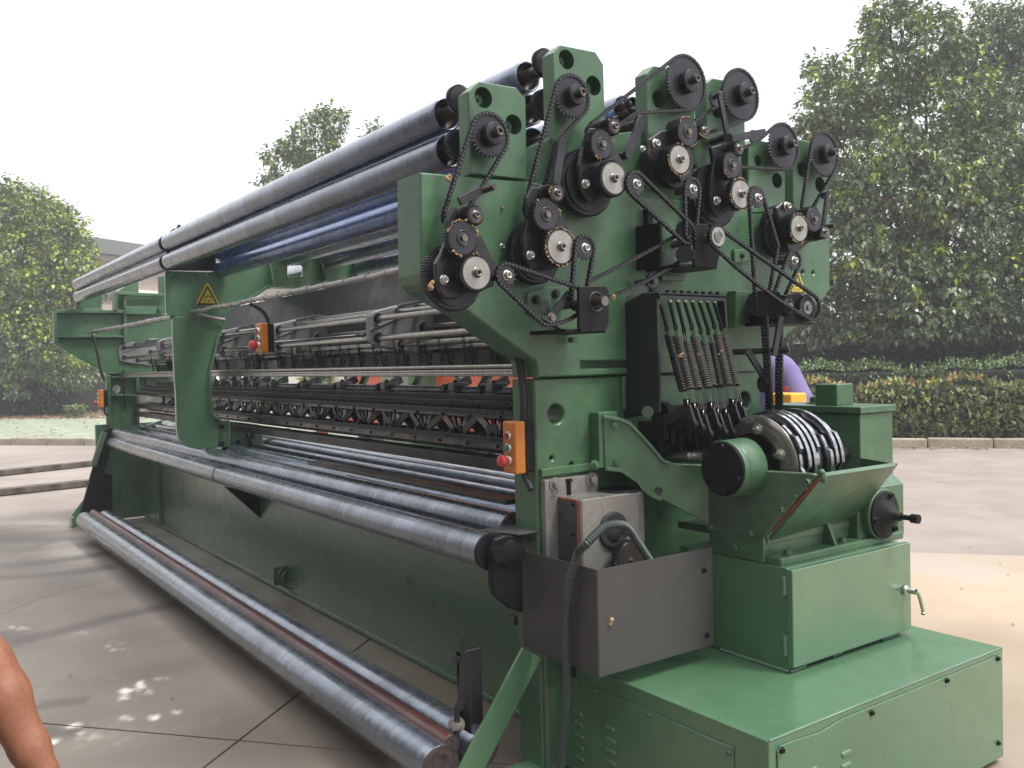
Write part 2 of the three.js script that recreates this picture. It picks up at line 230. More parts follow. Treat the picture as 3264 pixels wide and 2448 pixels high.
bearingBlock(B, [[1597, 1010], [1650, 948], [1810, 985], [1893, 1100], [1900, 1640], [1600, 1640]], [[1672, 1215, 150], [1828, 1350, 150]], 'right-hand green bearing block of the head');
part('block_base', prismZ([...xy(A, [[1282, 1000], [1470, 890], [1620, 930]], ZP - 0.02), [2.60, 2.54], [3.21, 2.54], [3.222, 2.2], [2.05, 2.262]], ZP - 0.12, ZP - 0.02, 0.004), M.green, mach);

// upper rollers: (x, y) at the near end, then far ends; two to each block, held by black plates half-way
const filmRoller = (name, a, b, r, m, label) => { const g = grp(name, mach); if (label) g.userData.label = label; part('film_wrap', rod(a, b, r, 40, r, true), m, g); return g; };
function beamRoller(a, b, r, m, label) {
  const g = filmRoller('beam_roller', a, b, r, m, label), d = a.clone().sub(b).normalize();
  part('end_cap', lathe([[r, 0], [r, -0.0], [r * 0.86, 0.002], [r * 0.84, -0.03], [r * 0.42, -0.032], [0.001, -0.032]].map(([x, y]) => [x, y]), a, d, 32), M.rustySteel, g);
  part('journal', rod(a.clone().addScaledVector(d, -0.05), a.clone().addScaledVector(d, 0.12), r * 0.42, 20), M.rustySteel, g);
  part('end_cap', lathe([[r, 0], [r * 0.9, 0.012], [r * 0.5, 0.016], [0.001, 0.016]], b, d.clone().negate(), 24), m, g);
  part('film_tuck', new THREE.TorusGeometry(r * 0.93, r * 0.075, 8, 36).applyQuaternion(new THREE.Quaternion().setFromUnitVectors(v3(0, 0, 1), d)).translate(a.x, a.y, a.z), m, g);
  return g;
}
const RU = 0.0625;
const rollerX = pz(W, 2000, 180, -2.93).x;
const rollersUp = [
  [W, 2000, 180, M.filmTop, [J, 690, 985], 'silver film-wrapped roller, uppermost on the left'], [W, 2020, 505, M.filmTop, [J, 700, 1095], 'silver film-wrapped roller, lower one on the left'],
  [A, 1250, 985, M.filmBlue, null, null], [A, 1250, 1220, M.filmBlue, null, null], [B, 100, 690, M.filmDark, null, null], [B, 90, 930, M.filmBlue, null, null],
  [A, 1190, 400, M.filmDark, null, 'bluish film-wrapped roller reaching the tallest block'], [A, 1225, 690, M.filmDark, null, null],
];
for (const [q, x, y, m, f, lb] of rollersUp) { const a = pz(q, x, y, -2.93); const b = f ? onZ(f[0](f[1], f[2]), ZF + 0.05) : v3(a.x - 0.05, a.y - 0.02, ZF + 0.1); if (f) { const t = (z) => a.clone().lerp(b, (z - a.z) / (b.z - a.z)), zc = onX(J(1535, 600), a.x).z; beamRoller(a, t(zc + 0.0), RU, m, lb); beamRoller(t(zc - 0.09), b, RU * 0.96, m, lb + ', far half'); } else beamRoller(a, v3(b.x, b.y, ZM + 0.06), RU, m, lb); }
// rollers behind, seen under the left pair and between the blocks
for (const [x, y, m, r] of [[2.67, 2.60, M.filmDark, RU], [2.68, 2.47, M.filmDark, RU], [3.02, 2.59, M.filmDark, RU], [3.03, 2.46, M.filmDark, RU], [3.30, 2.41, M.filmDark, RU], [3.62, 2.41, M.filmDark, RU]]) beamRoller(v3(x, y, -2.93), v3(x - 0.02, y - 0.01, ZM + 0.06), r, m);
for (const [q, xe, ye, m, r] of [[W, 620, 1222, M.filmBlue, RU], [W, 790, 1290, M.filmBlue, RU], [W, 1080, 1300, M.filmBlue, RU], [W, 1275, 1440, M.bright, 0.085]]) { const n = pz(q, xe, ye, ZM + 0.05), a = v3(n.x, n.y, -2.93), b = n; if (m === M.bright) { part('bright_roller', rod(v3(n.x, n.y, ZF + 0.3), v3(n.x, n.y, ZM - 0.05), r, 32), m, mach); const g = filmRoller('bright_roller', a, b, r, m, 'polished bright steel roller behind the head'); part('end_cap', lathe([[r, 0], [r * 0.9, 0.02], [r * 0.6, 0.03], [0.001, 0.03]], b, v3(0, 0, -1), 24), m, g); } else beamRoller(a, b, r, m); }
// toothed wheels on the journals behind the blocks
function gearShape(r, n, depth, holes) { const pts = []; for (let i = 0; i < n; i++) { const s = Math.PI * 2 / n, a = i * s; for (const [da, rr] of [[-0.27, r - depth], [-0.15, r], [0.15, r], [0.27, r - depth]]) pts.push([rr * Math.cos(a + da * s), rr * Math.sin(a + da * s)]); } return { pts, holes }; }
function sprocketShape(r, n, depth) { const pts = []; for (let i = 0; i < n; i++) { const s = Math.PI * 2 / n, a = i * s; for (const [da, rr] of [[-0.5, r - depth], [-0.3, r - depth * 0.92], [-0.09, r], [0.09, r], [0.3, r - depth * 0.92]]) pts.push([rr * Math.cos(a + da * s), rr * Math.sin(a + da * s)]); } return pts; }
const gearCache = new Map();
function gearGeo(r, n, depth, t, bore = 0) { const k = [r.toFixed(4), n, depth.toFixed(4), t, bore.toFixed(4)].join(); if (!gearCache.has(k)) { const g = extr(gearShape(r, n, depth).pts, t, Math.min(0.0012, t * 0.1), bore ? [{ x: 0, y: 0, r: bore }] : []); g.translate(0, 0, -t); gearCache.set(k, metreUV(g)); } return gearCache.get(k); }
function sprocketGeo(r, n, depth, t) { const k = ['s', r.toFixed(4), n, depth.toFixed(4), t].join(); if (!gearCache.has(k)) { const g = extr(sprocketShape(r, n, depth), t, Math.min(0.001, t * 0.15)); g.translate(0, 0, -t); gearCache.set(k, metreUV(g)); } return gearCache.get(k); }
function setAt(name, geo, m, parent, p, rot = 0) { const o = sh(new THREE.Mesh(geo, m)); o.name = name; o.position.copy(p); o.rotation.z = rot; parent.add(o); return o; }
for (const [q, x, y, h] of [[A, 570, 590, 250], [A, 560, 990, 260], [A, 1320, 270, 250], [A, 1320, 640, 270], [B, 155, 640, 130]]) { const z = -2.81, p = pz(q, x + 40, y, z); setAt('drive_gear', gearGeo(radZ(q, x, y, h, z), 44, 0.006, 0.03), M.gear, mach, p); }

// mid-length support: cranked green plate with hanging arm
{
  const f = grp('centre_frame', mach);
  const z = ZM, pl = xy(AG, [[1785, 90], [1800, 690], [1840, 745]], z);
  const poly = [...pl, ...xy(AE, [[860, 1265], [1640, 725], [1720, 770], [2450, 800]], z), ...xy(L, [[1775, 520], [1778, 310], [1740, 292], [1420, 270], [770, 238], [545, 222], [540, 400], [520, 445], [470, 460], [80, 448]], z)];
  part('hanger_plate', prismZ(poly, z - 0.03, z, 0.004, [xy(L, [[1152, 405], [1280, 400], [1290, 415], [1290, 485], [1275, 500], [1165, 505], [1152, 490]], z)]), M.greenSmooth, f);
  const arm = [...xy(AG, [[1895, 762]], z), ...xy(AF, [[945, 0], [965, 300], [975, 700], [990, 780], [1040, 860], [1120, 910], [1200, 925], [1420, 912], [1590, 905], [1595, 590], [1470, 585], [1400, 555], [1370, 500], [1350, 300], [1340, 0]], z), ...xy(L, [[500, 1130], [530, 1020], [575, 940], [598, 900]], z), ...xy(AE, [[860, 1350], [830, 1275]], z)];
  part('hanging_arm', prismZ(arm, z - 0.05, z - 0.004, 0.004), M.greenSmooth, f);
  const edge = [...xy(L, [[600, 900], [570, 960], [530, 1030], [508, 1140]], z), ...xy(AF, [[1348, 10], [1355, 300], [1375, 490], [1405, 552], [1470, 580]], z)];
  for (let i = 1; i < edge.length; i++) part('edge_flange', bar(v3(edge[i - 1][0], edge[i - 1][1], z + 0.0), v3(edge[i][0], edge[i][1], z + 0.0), 0.014, 0.07, DZ), M.greenSmooth, f);
  for (const [x0, y0, x1, y1] of [[985, 355, 1030, 575], [1448, 385, 1490, 545]]) { const a = pz(L, x0, y0, z), b = pz(L, x1, y1, z); part('gusset', prismX([[z, a.y], [z + 0.012, a.y], [z + 0.1, b.y], [z, b.y]], a.x - 0.004, a.x + 0.012, 0.002), M.greenSmooth, f); }
  part('gusset_base', bar(pz(AE, 1640, 735, z + 0.05), pz(AE, 2300, 775, z + 0.05), 0.02, 0.1, DZ), M.greenSmooth, f);
  part('edge_flange', bar(pz(AE, 1260, 980, z + 0.02), pz(AE, 1640, 730, z + 0.02), 0.02, 0.05, DZ), M.greenSmooth, f);
  for (const [x, y] of [[130, 495], [195, 492], [368, 490], [440, 505], [640, 290], [675, 272], [818, 286], [895, 298], [1380, 330], [1420, 322], [1500, 325], [1570, 330], [1660, 335], [1748, 340]]) bolt(f, pz(L, x, y, z), DZ, M.greenSmooth, 'cap', 1.5, 'screw');
  part('bolted_bracket', [prismZ(xy(AF, [[1600, 600], [1940, 640], [2010, 920], [1880, 935], [1830, 950], [1790, 1000], [1690, 1055], [1630, 1000], [1600, 900]], z - 0.02), z - 0.05, z - 0.02, 0.003)], M.green, f);
  part('bolted_bracket', prismZ(xy(AF, [[1620, 810], [1660, 800], [1750, 870], [1770, 1000], [1700, 1055], [1660, 980]], z), z - 0.018, z + 0.004, 0.002), M.green, f);
  part('bolted_bracket', prismZ(xy(AF, [[1790, 740], [1880, 730], [1980, 860], [1980, 970], [1910, 975]], z), z - 0.018, z + 0.004, 0.002), M.green, f);
  for (const [x, y] of [[1695, 855], [1715, 920], [1860, 775], [1905, 880], [1492, 660], [1495, 860]]) bolt(f, pz(AF, x, y, z + 0.004), DZ, M.dark, 'hex', 1.4);
  part('side_channel', prismZ(xy(AF, [[1475, 590], [1510, 590], [1515, 890], [1478, 885]], z + 0.01), z - 0.03, z + 0.012, 0.003), M.greenDusty, f);
}
// black roller plates standing on the centre frame
for (const [q, pts, x] of [[J, [[1464, 552], [1530, 492], [1900, 500], [1905, 866], [1478, 860]], 0], [W, [[565, 1190], [600, 1180], [870, 1180], [880, 1370], [570, 1340]], 0], [W, [[860, 1180], [1250, 1180], [1240, 1390], [870, 1370]], 0]]) { const z = q === J ? onX(J(1535, 600), rollerX).z - 0.03 : ZM - 0.02; part('roller_plate', prismZ(xy(q, pts, z), z - 0.02, z, 0.003), M.gloss, mach); }
for (const [x, y] of [[1570, 490], [1580, 470]]) bolt(mach, pz(J, x, y + 10, ZM - 0.06), v3(0, 1, 0), M.gloss, 'cap', 1.5, 'screw');

// far side frame
{
  const f = grp('side_frame', mach), z = ZF; f.userData.label = 'far green side frame with stiffening ribs';
  const out = [...xy(AG, [[100, 670], [103, 1150], [880, 1575], [905, 1600]], z), ...xy(AF, [[150, 90], [165, 655], [200, 760], [500, 740], [528, 665], [522, 300], [560, 250], [770, 240], [1500, 240]], z), [4.0, 1.4], [4.0, 2.2]];
  part('casting', prismZ(out, z - 0.1, z, 0.004, [hole(AF, 263, 220, 88, z)]), M.green, f);
  const rib = (q, list, w = 0.03, d = 0.06) => { for (let i = 1; i < list.length; i++) part('rib', bar(pz(q, list[i - 1][0], list[i - 1][1], z + d / 2), pz(q, list[i][0], list[i][1], z + d / 2), w, d, DZ), M.green, f); };
  rib(AG, [[120, 690], [125, 1160], [890, 1590]]); rib(AG, [[120, 680], [1180, 680]], 0.035); rib(AG, [[1168, 440], [1175, 1150]]); rib(AG, [[150, 1058], [1170, 1058]], 0.018); rib(AG, [[900, 1610], [1300, 1610]], 0.02);
  rib(AF, [[165, 60], [172, 650]], 0.045); rib(AF, [[505, 80], [512, 650]], 0.03); rib(AF, [[180, 295], [505, 295]], 0.02); rib(AF, [[200, 85], [900, 70]], 0.02);
  part('beam', prismZ(xy(AG, [[1020, 400], [1800, 430], [1800, 745], [1160, 720], [1160, 660], [1020, 655]], z - 0.01), z - 0.14, z - 0.03, 0.004), M.green, f);
  rib(AG, [[1030, 405], [1790, 440]], 0.035, 0.09); rib(AG, [[1032, 400], [1035, 660]], 0.03, 0.09);
  part('cross_plate', prismZ(xy(AG, [[1170, 598], [1640, 600], [1640, 725], [1170, 720]], z + 0.06), z, z + 0.08, 0.004), M.green, f); bolt(f, pz(AG, 1705, 650, z + 0.03), DZ, M.green, 'big', 2);
  for (const pts of [[[425, 235], [475, 190], [640, 190], [820, 300], [825, 655], [440, 645]], [[1040, 390], [1180, 300], [1180, 150], [1380, 140], [1385, 395]], [[1690, 150], [1790, 140], [1800, 420], [1700, 415]]]) part('bearing_block', prismZ(xy(AG, pts, z - 0.02), z - 0.09, z - 0.02, 0.004), M.green, f);
  part('block_foot', box(...(() => { const a = pz(AG, 540, 650, z), b = pz(AG, 840, 665, z); return [a.x, b.x, a.y - 0.012, a.y + 0.012, z - 0.12, z + 0.03]; })()), M.green, f);
  const s0 = pz(AF, 345, 0, z + 0.05), s1 = pz(AF, 360, 470, z + 0.05); part('pull_rod', rod(s0, s1, 0.012), M.black, f);
  part('pull_rod', rod(pz(AF, 600, 90, z + 0.05), pz(AF, 600, 290, z + 0.05), 0.010), M.black, f);
}
// lower beams between the frames, base wall and lugs
part('base_beam', prismX([[ZF, 0.02], [-2.86, 0.02], [-2.86, 0.80], [ZF, 0.80]], 2.31, 2.34, 0.003), M.greenSmooth, mach);
part('base_beam', prismX([[ZF, 0.03], [-2.86, 0.03], [-2.86, 0.80], [ZF, 0.80]], 3.15, 3.18, 0.003), M.greenSmooth, mach);
part('base_top', box(2.34, 3.15, 0.77, 0.80, ZF, -2.87), M.greenSmooth, mach);
part('end_wall', box(1.86, 3.2, 0.02, 1.04, ZF - 0.06, ZF - 0.01), M.greenSmooth, mach);
part('stiffener', box(2.27, 2.31, 0.03, 0.8, -9.5, -9.47), M.greenSmooth, mach);
part('rail', box(2.297, 2.31, 0.008, 0.035, -10.2, -2.9), M.greenSmooth, mach);
{ const z = onX(P(450, 1050), 2.27).z; const t = new THREE.TorusGeometry(0.07, 0.007, 8, 24, Math.PI); const g = grp('lifting_lug', mach); for (const dz of [-0.02, 0.06]) { const o = sh(new THREE.Mesh(t, M.greenSmooth)); o.name = 'ring'; o.position.set(2.31, 0.13, z + dz); o.rotation.set(0, 0, Math.PI / 2); g.add(o); } part('plate', box(2.22, 2.31, 0.07, 0.2, z - 0.06, z - 0.045), M.greenSmooth, g); }
// ------------------------------------------------------------------ sprockets, gears and chains on the face of the head
const Z1 = -2.64, ZG = -2.53, ZSP = -2.505;
function shaftSprocket(q, x, y, h, hubD, label) {   // toothed wheel on a shaft end: disc, hub, keyed shaft
  const g = grp('sprocket', mach); if (label) g.userData.label = label; const p = pz(q, x, y, Z1), r = radZ(q, x, y, h, Z1), n = Math.max(20, Math.round(2 * Math.PI * r / 0.0150));
  g.position.copy(p);
  const at = (name, geo, m) => part(name, geo, m, g);
  at('disc', sprocketGeo(r + 0.005, n, 0.010, 0.007), M.gear);
  at('hub', lathe([[0.001, 0], [hubD, 0], [hubD, 0.032], [hubD * 0.93, 0.036], [0.001, 0.036]], v3(0, 0, 0), DZ, 32), M.gear);
  at('shaft', lathe([[0.001, 0.03], [0.0165, 0.03], [0.0165, 0.064], [0.0145, 0.067], [0.006, 0.067], [0.006, 0.055], [0.001, 0.055]], v3(0, 0, 0), DZ, 24), M.rustySteel);
  at('key', box(-0.005, 0.005, 0.013, 0.021, 0.03, 0.045, 0.001), M.gear);
  at('bush', rod(v3(0, 0, -0.06), v3(0, 0, -0.004), hubD * 0.8, 24), M.gear);
  return { x: p.x, y: p.y, r: r };
}
const S1 = shaftSprocket(A, 862, 915, 380, 0.040, 'left sprocket with chain, on the lowest bearing block'), S2 = shaftSprocket(A, 1588, 575, 370, 0.038, 'sprocket on the tallest bearing block');
const S3 = shaftSprocket(B, 657, 452, 470, 0.046, 'largest sprocket, at the top'), S4 = shaftSprocket(B, 1140, 560, 440, 0.046, 'large sprocket right of the topmost one');
const S5 = shaftSprocket(B, 1515, 1015, 395, 0.044, 'large sprocket, second from the right'), S6 = shaftSprocket(B, 1875, 1085, 380, 0.044, 'large sprocket at the far right');

// chain links: outer plates with pins, inner plates with rollers; one mesh each
const PITCH_L = 0.0150;
function linkGeo(w, inner, rows = 1) {
  const h = 0.0152, L2 = PITCH_L / 2, pl = [], plate = (z, t) => { const pts = []; for (let i = 0; i <= 6; i++) { const a = -Math.PI / 2 + Math.PI * i / 6; pts.push([L2 + h / 2 * Math.cos(a), h / 2 * Math.sin(a)]); } pts.push([0, h * 0.36]); for (let i = 0; i <= 6; i++) { const a = Math.PI / 2 + Math.PI * i / 6; pts.push([-L2 + h / 2 * Math.cos(a), h / 2 * Math.sin(a)]); } pts.push([0, -h * 0.36]); const g = extr(pts, t, 0); g.translate(0, 0, z); pl.push(metreUV(g)); };
  for (let r = 0; r < rows; r++) {
    const c = (r - (rows - 1) / 2) * w * 1.5;
    if (inner) { plate(c - w * 0.36, 0.0014); plate(c + w * 0.36 - 0.0014, 0.0014); for (const s of [-1, 1]) { const g = new THREE.CylinderGeometry(0.0052, 0.0052, w * 0.6, 8); g.rotateX(Math.PI / 2); g.translate(s * L2, 0, c); pl.push(metreUV(g)); } }
    else { plate(c - w * 0.5, 0.0014); plate(c + w * 0.5 - 0.0014, 0.0014); }
  }
  return join(...pl);
}
function pinGeo(w, rows) { const l = w * 1.5 * (rows - 1) + w * 1.28, g = []; for (const s of [-1, 1]) { const c = new THREE.CylinderGeometry(0.0029, 0.0029, l, 8); c.rotateX(Math.PI / 2); c.translate(s * PITCH_L / 2, 0, 0); g.push(metreUV(c)); } return join(...g); }
const LINK = {}; for (const rows of [1, 2]) LINK[rows] = [linkGeo(0.0135, false, rows), linkGeo(0.0135, true, rows), pinGeo(0.0135, rows)];
// path of a chain round wheels {x, y, r, d}: d 1 = anticlockwise, -1 = clockwise
function beltPath(ws, sag = 0) {
  const n = ws.length, seg = [];
  for (let i = 0; i < n; i++) { const a = ws[i], b = ws[(i + 1) % n], dx = b.x - a.x, dy = b.y - a.y, Dn = Math.hypot(dx, dy), al = Math.atan2(dy, dx) + Math.asin(clamp((a.d * a.r - b.d * b.r) / Dn, -1, 1)), nx = Math.sin(al), ny = -Math.cos(al); seg.push([a.x + a.d * a.r * nx, a.y + a.d * a.r * ny, b.x + b.d * b.r * nx, b.y + b.d * b.r * ny]); }
  const pts = [];
  for (let i = 0; i < n; i++) {
    const w = ws[i], pr = seg[(i + n - 1) % n], s = seg[i]; let a0 = Math.atan2(pr[3] - w.y, pr[2] - w.x), a1 = Math.atan2(s[1] - w.y, s[0] - w.x);
    if (w.d > 0) while (a1 < a0) a1 += Math.PI * 2; else while (a1 > a0) a1 -= Math.PI * 2;
    if (Math.abs(a1 - a0) < 6.1) { const k = Math.max(2, Math.ceil(Math.abs(a1 - a0) / 0.12)); for (let j = 0; j <= k; j++) { const t = a0 + (a1 - a0) * j / k; pts.push([w.x + w.r * Math.cos(t), w.y + w.r * Math.sin(t)]); } }
    const len = Math.hypot(s[2] - s[0], s[3] - s[1]), m = Math.max(2, Math.ceil(len / 0.03)); for (let j = 1; j < m; j++) { const t = j / m; pts.push([s[0] + (s[2] - s[0]) * t, s[1] + (s[3] - s[1]) * t - (sag[i] || 0) * 4 * t * (1 - t)]); }
  }
  return pts;
}
let nLinks = 0; const LINK_MOST = 300;
function chain(pts, z, label, rows = 1, each = true, zEnd = null) {
  const g = grp('drive_chain', mach); if (label) g.userData.label = label;
  const cl = [...pts, pts[0]], L_ = [0]; for (let i = 1; i < cl.length; i++) L_.push(L_[i - 1] + Math.hypot(cl[i][0] - cl[i - 1][0], cl[i][1] - cl[i - 1][1]));
  const tot = L_[L_.length - 1], n = 2 * Math.round(tot / PITCH_L / 2), at = (s) => { s = ((s % tot) + tot) % tot; let i = 1; while (L_[i] < s) i++; const t = (s - L_[i - 1]) / (L_[i] - L_[i - 1] || 1); return [cl[i - 1][0] + (cl[i][0] - cl[i - 1][0]) * t, cl[i - 1][1] + (cl[i][1] - cl[i - 1][1]) * t]; };
  const one = each && nLinks + n <= LINK_MOST, merged = [[], []];
  for (let i = 0; i < n; i++) {
    const a = at(i * tot / n), b = at((i + 1) * tot / n), ang = Math.atan2(b[1] - a[1], b[0] - a[0]), m4 = new THREE.Matrix4().makeRotationZ(ang).setPosition((a[0] + b[0]) / 2, (a[1] + b[1]) / 2, z + (zEnd ? zEnd((a[1] + b[1]) / 2) : 0));
    if (one) { const o = sh(new THREE.Mesh(LINK[rows][i % 2], M.chain)); o.name = 'link'; o.applyMatrix4(m4); g.add(o); nLinks++; } else merged[0].push(LINK[rows][i % 2].clone().applyMatrix4(m4));
    if (i % 2 === 0) merged[1].push(LINK[rows][2].clone().applyMatrix4(m4));
  }
  if (!one) { const o = part('links', join(...merged[0]), M.chain, g); o.userData.kind = 'stuff'; }
  const o = part('pins', join(...merged[1]), M.pin, g); o.userData.kind = 'stuff';
  return g;
}
const wheel = (q, x, y, r, z, d = 1) => { const p = pz(q, x, y, z); return { x: p.x, y: p.y, r, d }; };
const sp = (s) => ({ x: s.x, y: s.y, r: s.r, d: 1 });
const greaseGeo = (() => { const g = new THREE.IcosahedronGeometry(1, 1), p = g.attributes.position, r = rng(5); const h = new Map(); for (let i = 0; i < p.count; i++) { const k = [p.getX(i), p.getY(i), p.getZ(i)].map((v) => v.toFixed(3)).join(); if (!h.has(k)) h.set(k, 0.6 + 0.7 * r()); const s = h.get(k); p.setXYZ(i, p.getX(i) * s, p.getY(i) * s, p.getZ(i) * s); } g.computeVertexNormals(); return metreUV(g); })();
const gr = rng(91);
function grease(parent, c, r, a0, a1, n, z, s = 0.0031) { const gs = []; for (let i = 0; i < n; i++) { const a = a0 + (a1 - a0) * (i + gr() * 0.8) / n, q = greaseGeo.clone(), k = s * (0.55 + 0.8 * gr()); q.applyMatrix4(new THREE.Matrix4().compose(v3(c.x + (r + (gr() - 0.5) * 0.006) * Math.cos(a), c.y + (r + (gr() - 0.5) * 0.006) * Math.sin(a), z + (gr() - 0.4) * 0.006), new THREE.Quaternion().setFromEuler(new THREE.Euler(gr() * 6, gr() * 6, gr() * 6)), v3(k, k * (0.7 + 0.6 * gr()), k))); gs.push(q); } const o = part('grease', join(...gs), M.grease, parent); o.userData.kind = 'stuff'; return o; }

// one change-gear set: ring gear behind, slotted black quadrant, a train of gears in front
function gearSet(q, o, label) {
  const g = grp('change_gear_set', mach); g.userData.label = label;
  if (o.ring) { const [x, y, h] = o.ring, z = -2.635, p = pz(q, x, y, z), r = radZ(q, x, y, h, z); setAt('ring_gear', gearGeo(r, Math.round(r * 2 * Math.PI / 0.0105), 0.007, 0.035, r * 0.45), M.gear, g, p); setAt('ring_web', metreUV(new THREE.CylinderGeometry(r * 0.86, r * 0.86, 0.016, 40).rotateX(Math.PI / 2)), M.black, g, p.clone().add(v3(0, 0, 0.004))); }
  if (o.plate) { const z = -2.585, pts = xy(q, o.plate, z); const holes = (o.slots || []).map((s) => xy(q, s, z)); part('quadrant', prismZ(pts, z - 0.022, z, 0.004, holes), M.black, g); part('quadrant_boss', rod(v3(...pts.reduce((a, p) => [a[0] + p[0] / pts.length, a[1] + p[1] / pts.length], [0, 0]), ZP), v3(...pts.reduce((a, p) => [a[0] + p[0] / pts.length, a[1] + p[1] / pts.length], [0, 0]), z - 0.01), 0.055, 24), M.black, g); }
  if (o.bolt) for (const [x, y, s] of o.bolt) bolt(g, pz(q, x, y, -2.58), DZ, M.zinc, 'cap', s || 1.45);
  for (const k of o.gears) {
    const [x, y, h, kind] = k, z = kind === 'pinion' ? -2.525 : kind === 'alu' ? -2.518 : -2.53, p = pz(q, x, y, z), r = radZ(q, x, y, h, z), t = k[4] || (kind === 'pinion' ? 0.05 : 0.03);
    const n = Math.max(14, Math.round(2 * Math.PI * r / 0.0092)), gg = setAt(kind === 'alu' ? 'face_gear' : kind === 'pinion' ? 'pinion' : 'gear', gearGeo(r, n, 0.0066, t), M.gear, g, p, k[5] || 0.03);
    if (kind === 'alu') { setAt('face_disc', metreUV(new THREE.CylinderGeometry(r * 0.83, r * 0.83, 0.004, 48).rotateX(Math.PI / 2)), M.alu, g, p); bolt(g, p.clone().add(v3(0, 0, 0.002)), DZ, M.steel, 'cap', 1.55); part('stud', rod(p, p.clone().add(v3(0, 0, -0.09)), 0.016, 16), M.gear, g); }
    else if (kind === 'pinion') { bolt(g, p, DZ, M.steel, 'cap', 1.3); setAt('pinion_face', metreUV(new THREE.CylinderGeometry(r * 0.72, r * 0.72, 0.003, 24).rotateX(Math.PI / 2)), M.rustySteel, g, p); part('bearing_tube', rod(p.clone().add(v3(0, 0, -0.045)), p.clone().add(v3(0, 0, -0.13)), r * 1.1, 20), M.black, g); }
    else { setAt('recess', metreUV(new THREE.TorusGeometry(r * 0.40, 0.0035, 6, 28)), M.black, g, p); setAt('shaft_nut', metreUV(new THREE.CylinderGeometry(0.012, 0.0125, 0.014, 6).rotateX(Math.PI / 2)), M.steel, g, p.clone().add(v3(0, 0, 0.006)), 0.4); setAt('washer', metreUV(new THREE.CylinderGeometry(r * 0.34, r * 0.34, 0.003, 20).rotateX(Math.PI / 2)), M.rustySteel, g, p); part('stud', rod(p, p.clone().add(v3(0, 0, -0.1)), 0.018, 16), M.gear, g); }
    if (k[6]) for (const [a0, a1, m] of k[6]) grease(g, p, r * 0.985, a0, a1, m, p.z);
  }
  if (o.spr) { const [x, y, h] = o.spr, p = pz(q, x, y, ZSP), r = radZ(q, x, y, h, ZSP); setAt('idler_sprocket', sprocketGeo(r, 13, 0.009, 0.006), M.gear, g, p, 0.1); bolt(g, p, DZ, M.zinc, 'cap', 1.5); part('stud', rod(p, p.clone().add(v3(0, 0, -0.09)), 0.013, 14), M.gear, g); o.sprC = { x: p.x, y: p.y, r: r - 0.005, d: 1 }; }
  return o;
}
const G1 = gearSet(C, { ring: [545, 925, 600], plate: [[545, 300], [640, 330], [720, 480], [790, 560], [890, 760], [925, 800], [900, 1000], [780, 1045], [640, 1060], [560, 1112], [490, 1108], [425, 1050], [388, 950], [385, 800], [430, 720], [470, 610], [480, 420]], slots: [[[428, 800], [445, 798], [440, 890], [424, 890]], [[450, 1000], [470, 1010], [497, 1065], [480, 1072]]], bolt: [[455, 945]],
  gears: [[625, 578, 325, 'gear', 0.03, 0.02, [[0.1, 0.9, 8], [1.3, 2.9, 14], [3.9, 4.6, 9]]], [735, 375, 185, 'pinion'], [742, 885, 340, 'alu', 0.03, 0, [[1.3, 1.9, 3]]]], spr: [1012, 905, 215] }, 'change gear set at the lower left of the head');
const G2 = gearSet(C, { ring: [1270, 705, 560], plate: [[1230, 130], [1360, 120], [1480, 330], [1560, 500], [1580, 700], [1500, 830], [1400, 850], [1330, 830], [1235, 850], [1165, 740], [1155, 600], [1195, 420], [1180, 220]], slots: [[[1190, 570], [1210, 580], [1205, 660], [1188, 650]], [[1212, 770], [1232, 775], [1255, 830], [1235, 835]]], bolt: [[1215, 730]],
  gears: [[1362, 370, 300, 'gear', 0.035, 0.05, [[0.0, 0.4, 4], [2.2, 2.6, 2]]], [1452, 180, 175, 'pinion', 0.05, 0, [[2.4, 3.4, 5]]], [1485, 655, 345, 'alu', 0.03, 0.02, [[0.1, 6.2, 46]]]], spr: [1700, 665, 225] }, 'change gear set right of the lower-left one');
const G3 = gearSet(A, { ring: [1725, 1330, 600], plate: [[1740, 850], [1850, 850], [1960, 1020], [2060, 1180], [2080, 1350], [1980, 1440], [1860, 1440], [1800, 1500], [1730, 1500], [1660, 1380], [1650, 1180], [1690, 1000]], slots: [[[1675, 1230], [1700, 1230], [1697, 1290], [1676, 1285]], [[1695, 1395], [1712, 1395], [1748, 1455], [1730, 1465]]], bolt: [[1700, 1345]],
  gears: [[1852, 995, 275, 'gear', 0.045, 0.0, [[4.0, 4.6, 7], [0.2, 0.6, 3]]], [1958, 835, 158, 'pinion', 0.05, 0, [[1.2, 3.0, 4]]], [1952, 1295, 325, 'alu']], spr: [2150, 1345, 225] }, 'change gear set under the tallest bearing block');
const G4 = gearSet(B, { plate: [[330, 950], [430, 880], [520, 860], [640, 960], [720, 1160], [700, 1300], [620, 1330], [520, 1200], [420, 1165], [330, 1110], [315, 1080]], slots: [[[345, 1040], [365, 1045], [360, 1095], [340, 1090]]], bolt: [[385, 990, 1.6], [270, 1035, 1]], ring: [560, 1150, 470],
  gears: [[672, 885, 265, 'gear', 0.075, 0.02, [[1.4, 2.6, 8], [5.0, 5.6, 4]]], [818, 875, 125, 'pinion', 0.05, 0, [[3.6, 5.6, 9]]], [598, 1130, 285, 'alu', 0.06, 0, [[2.9, 5.6, 26], [1.2, 1.9, 4]]]], spr: [712, 1390, 200] }, 'change gear set under the largest sprocket');
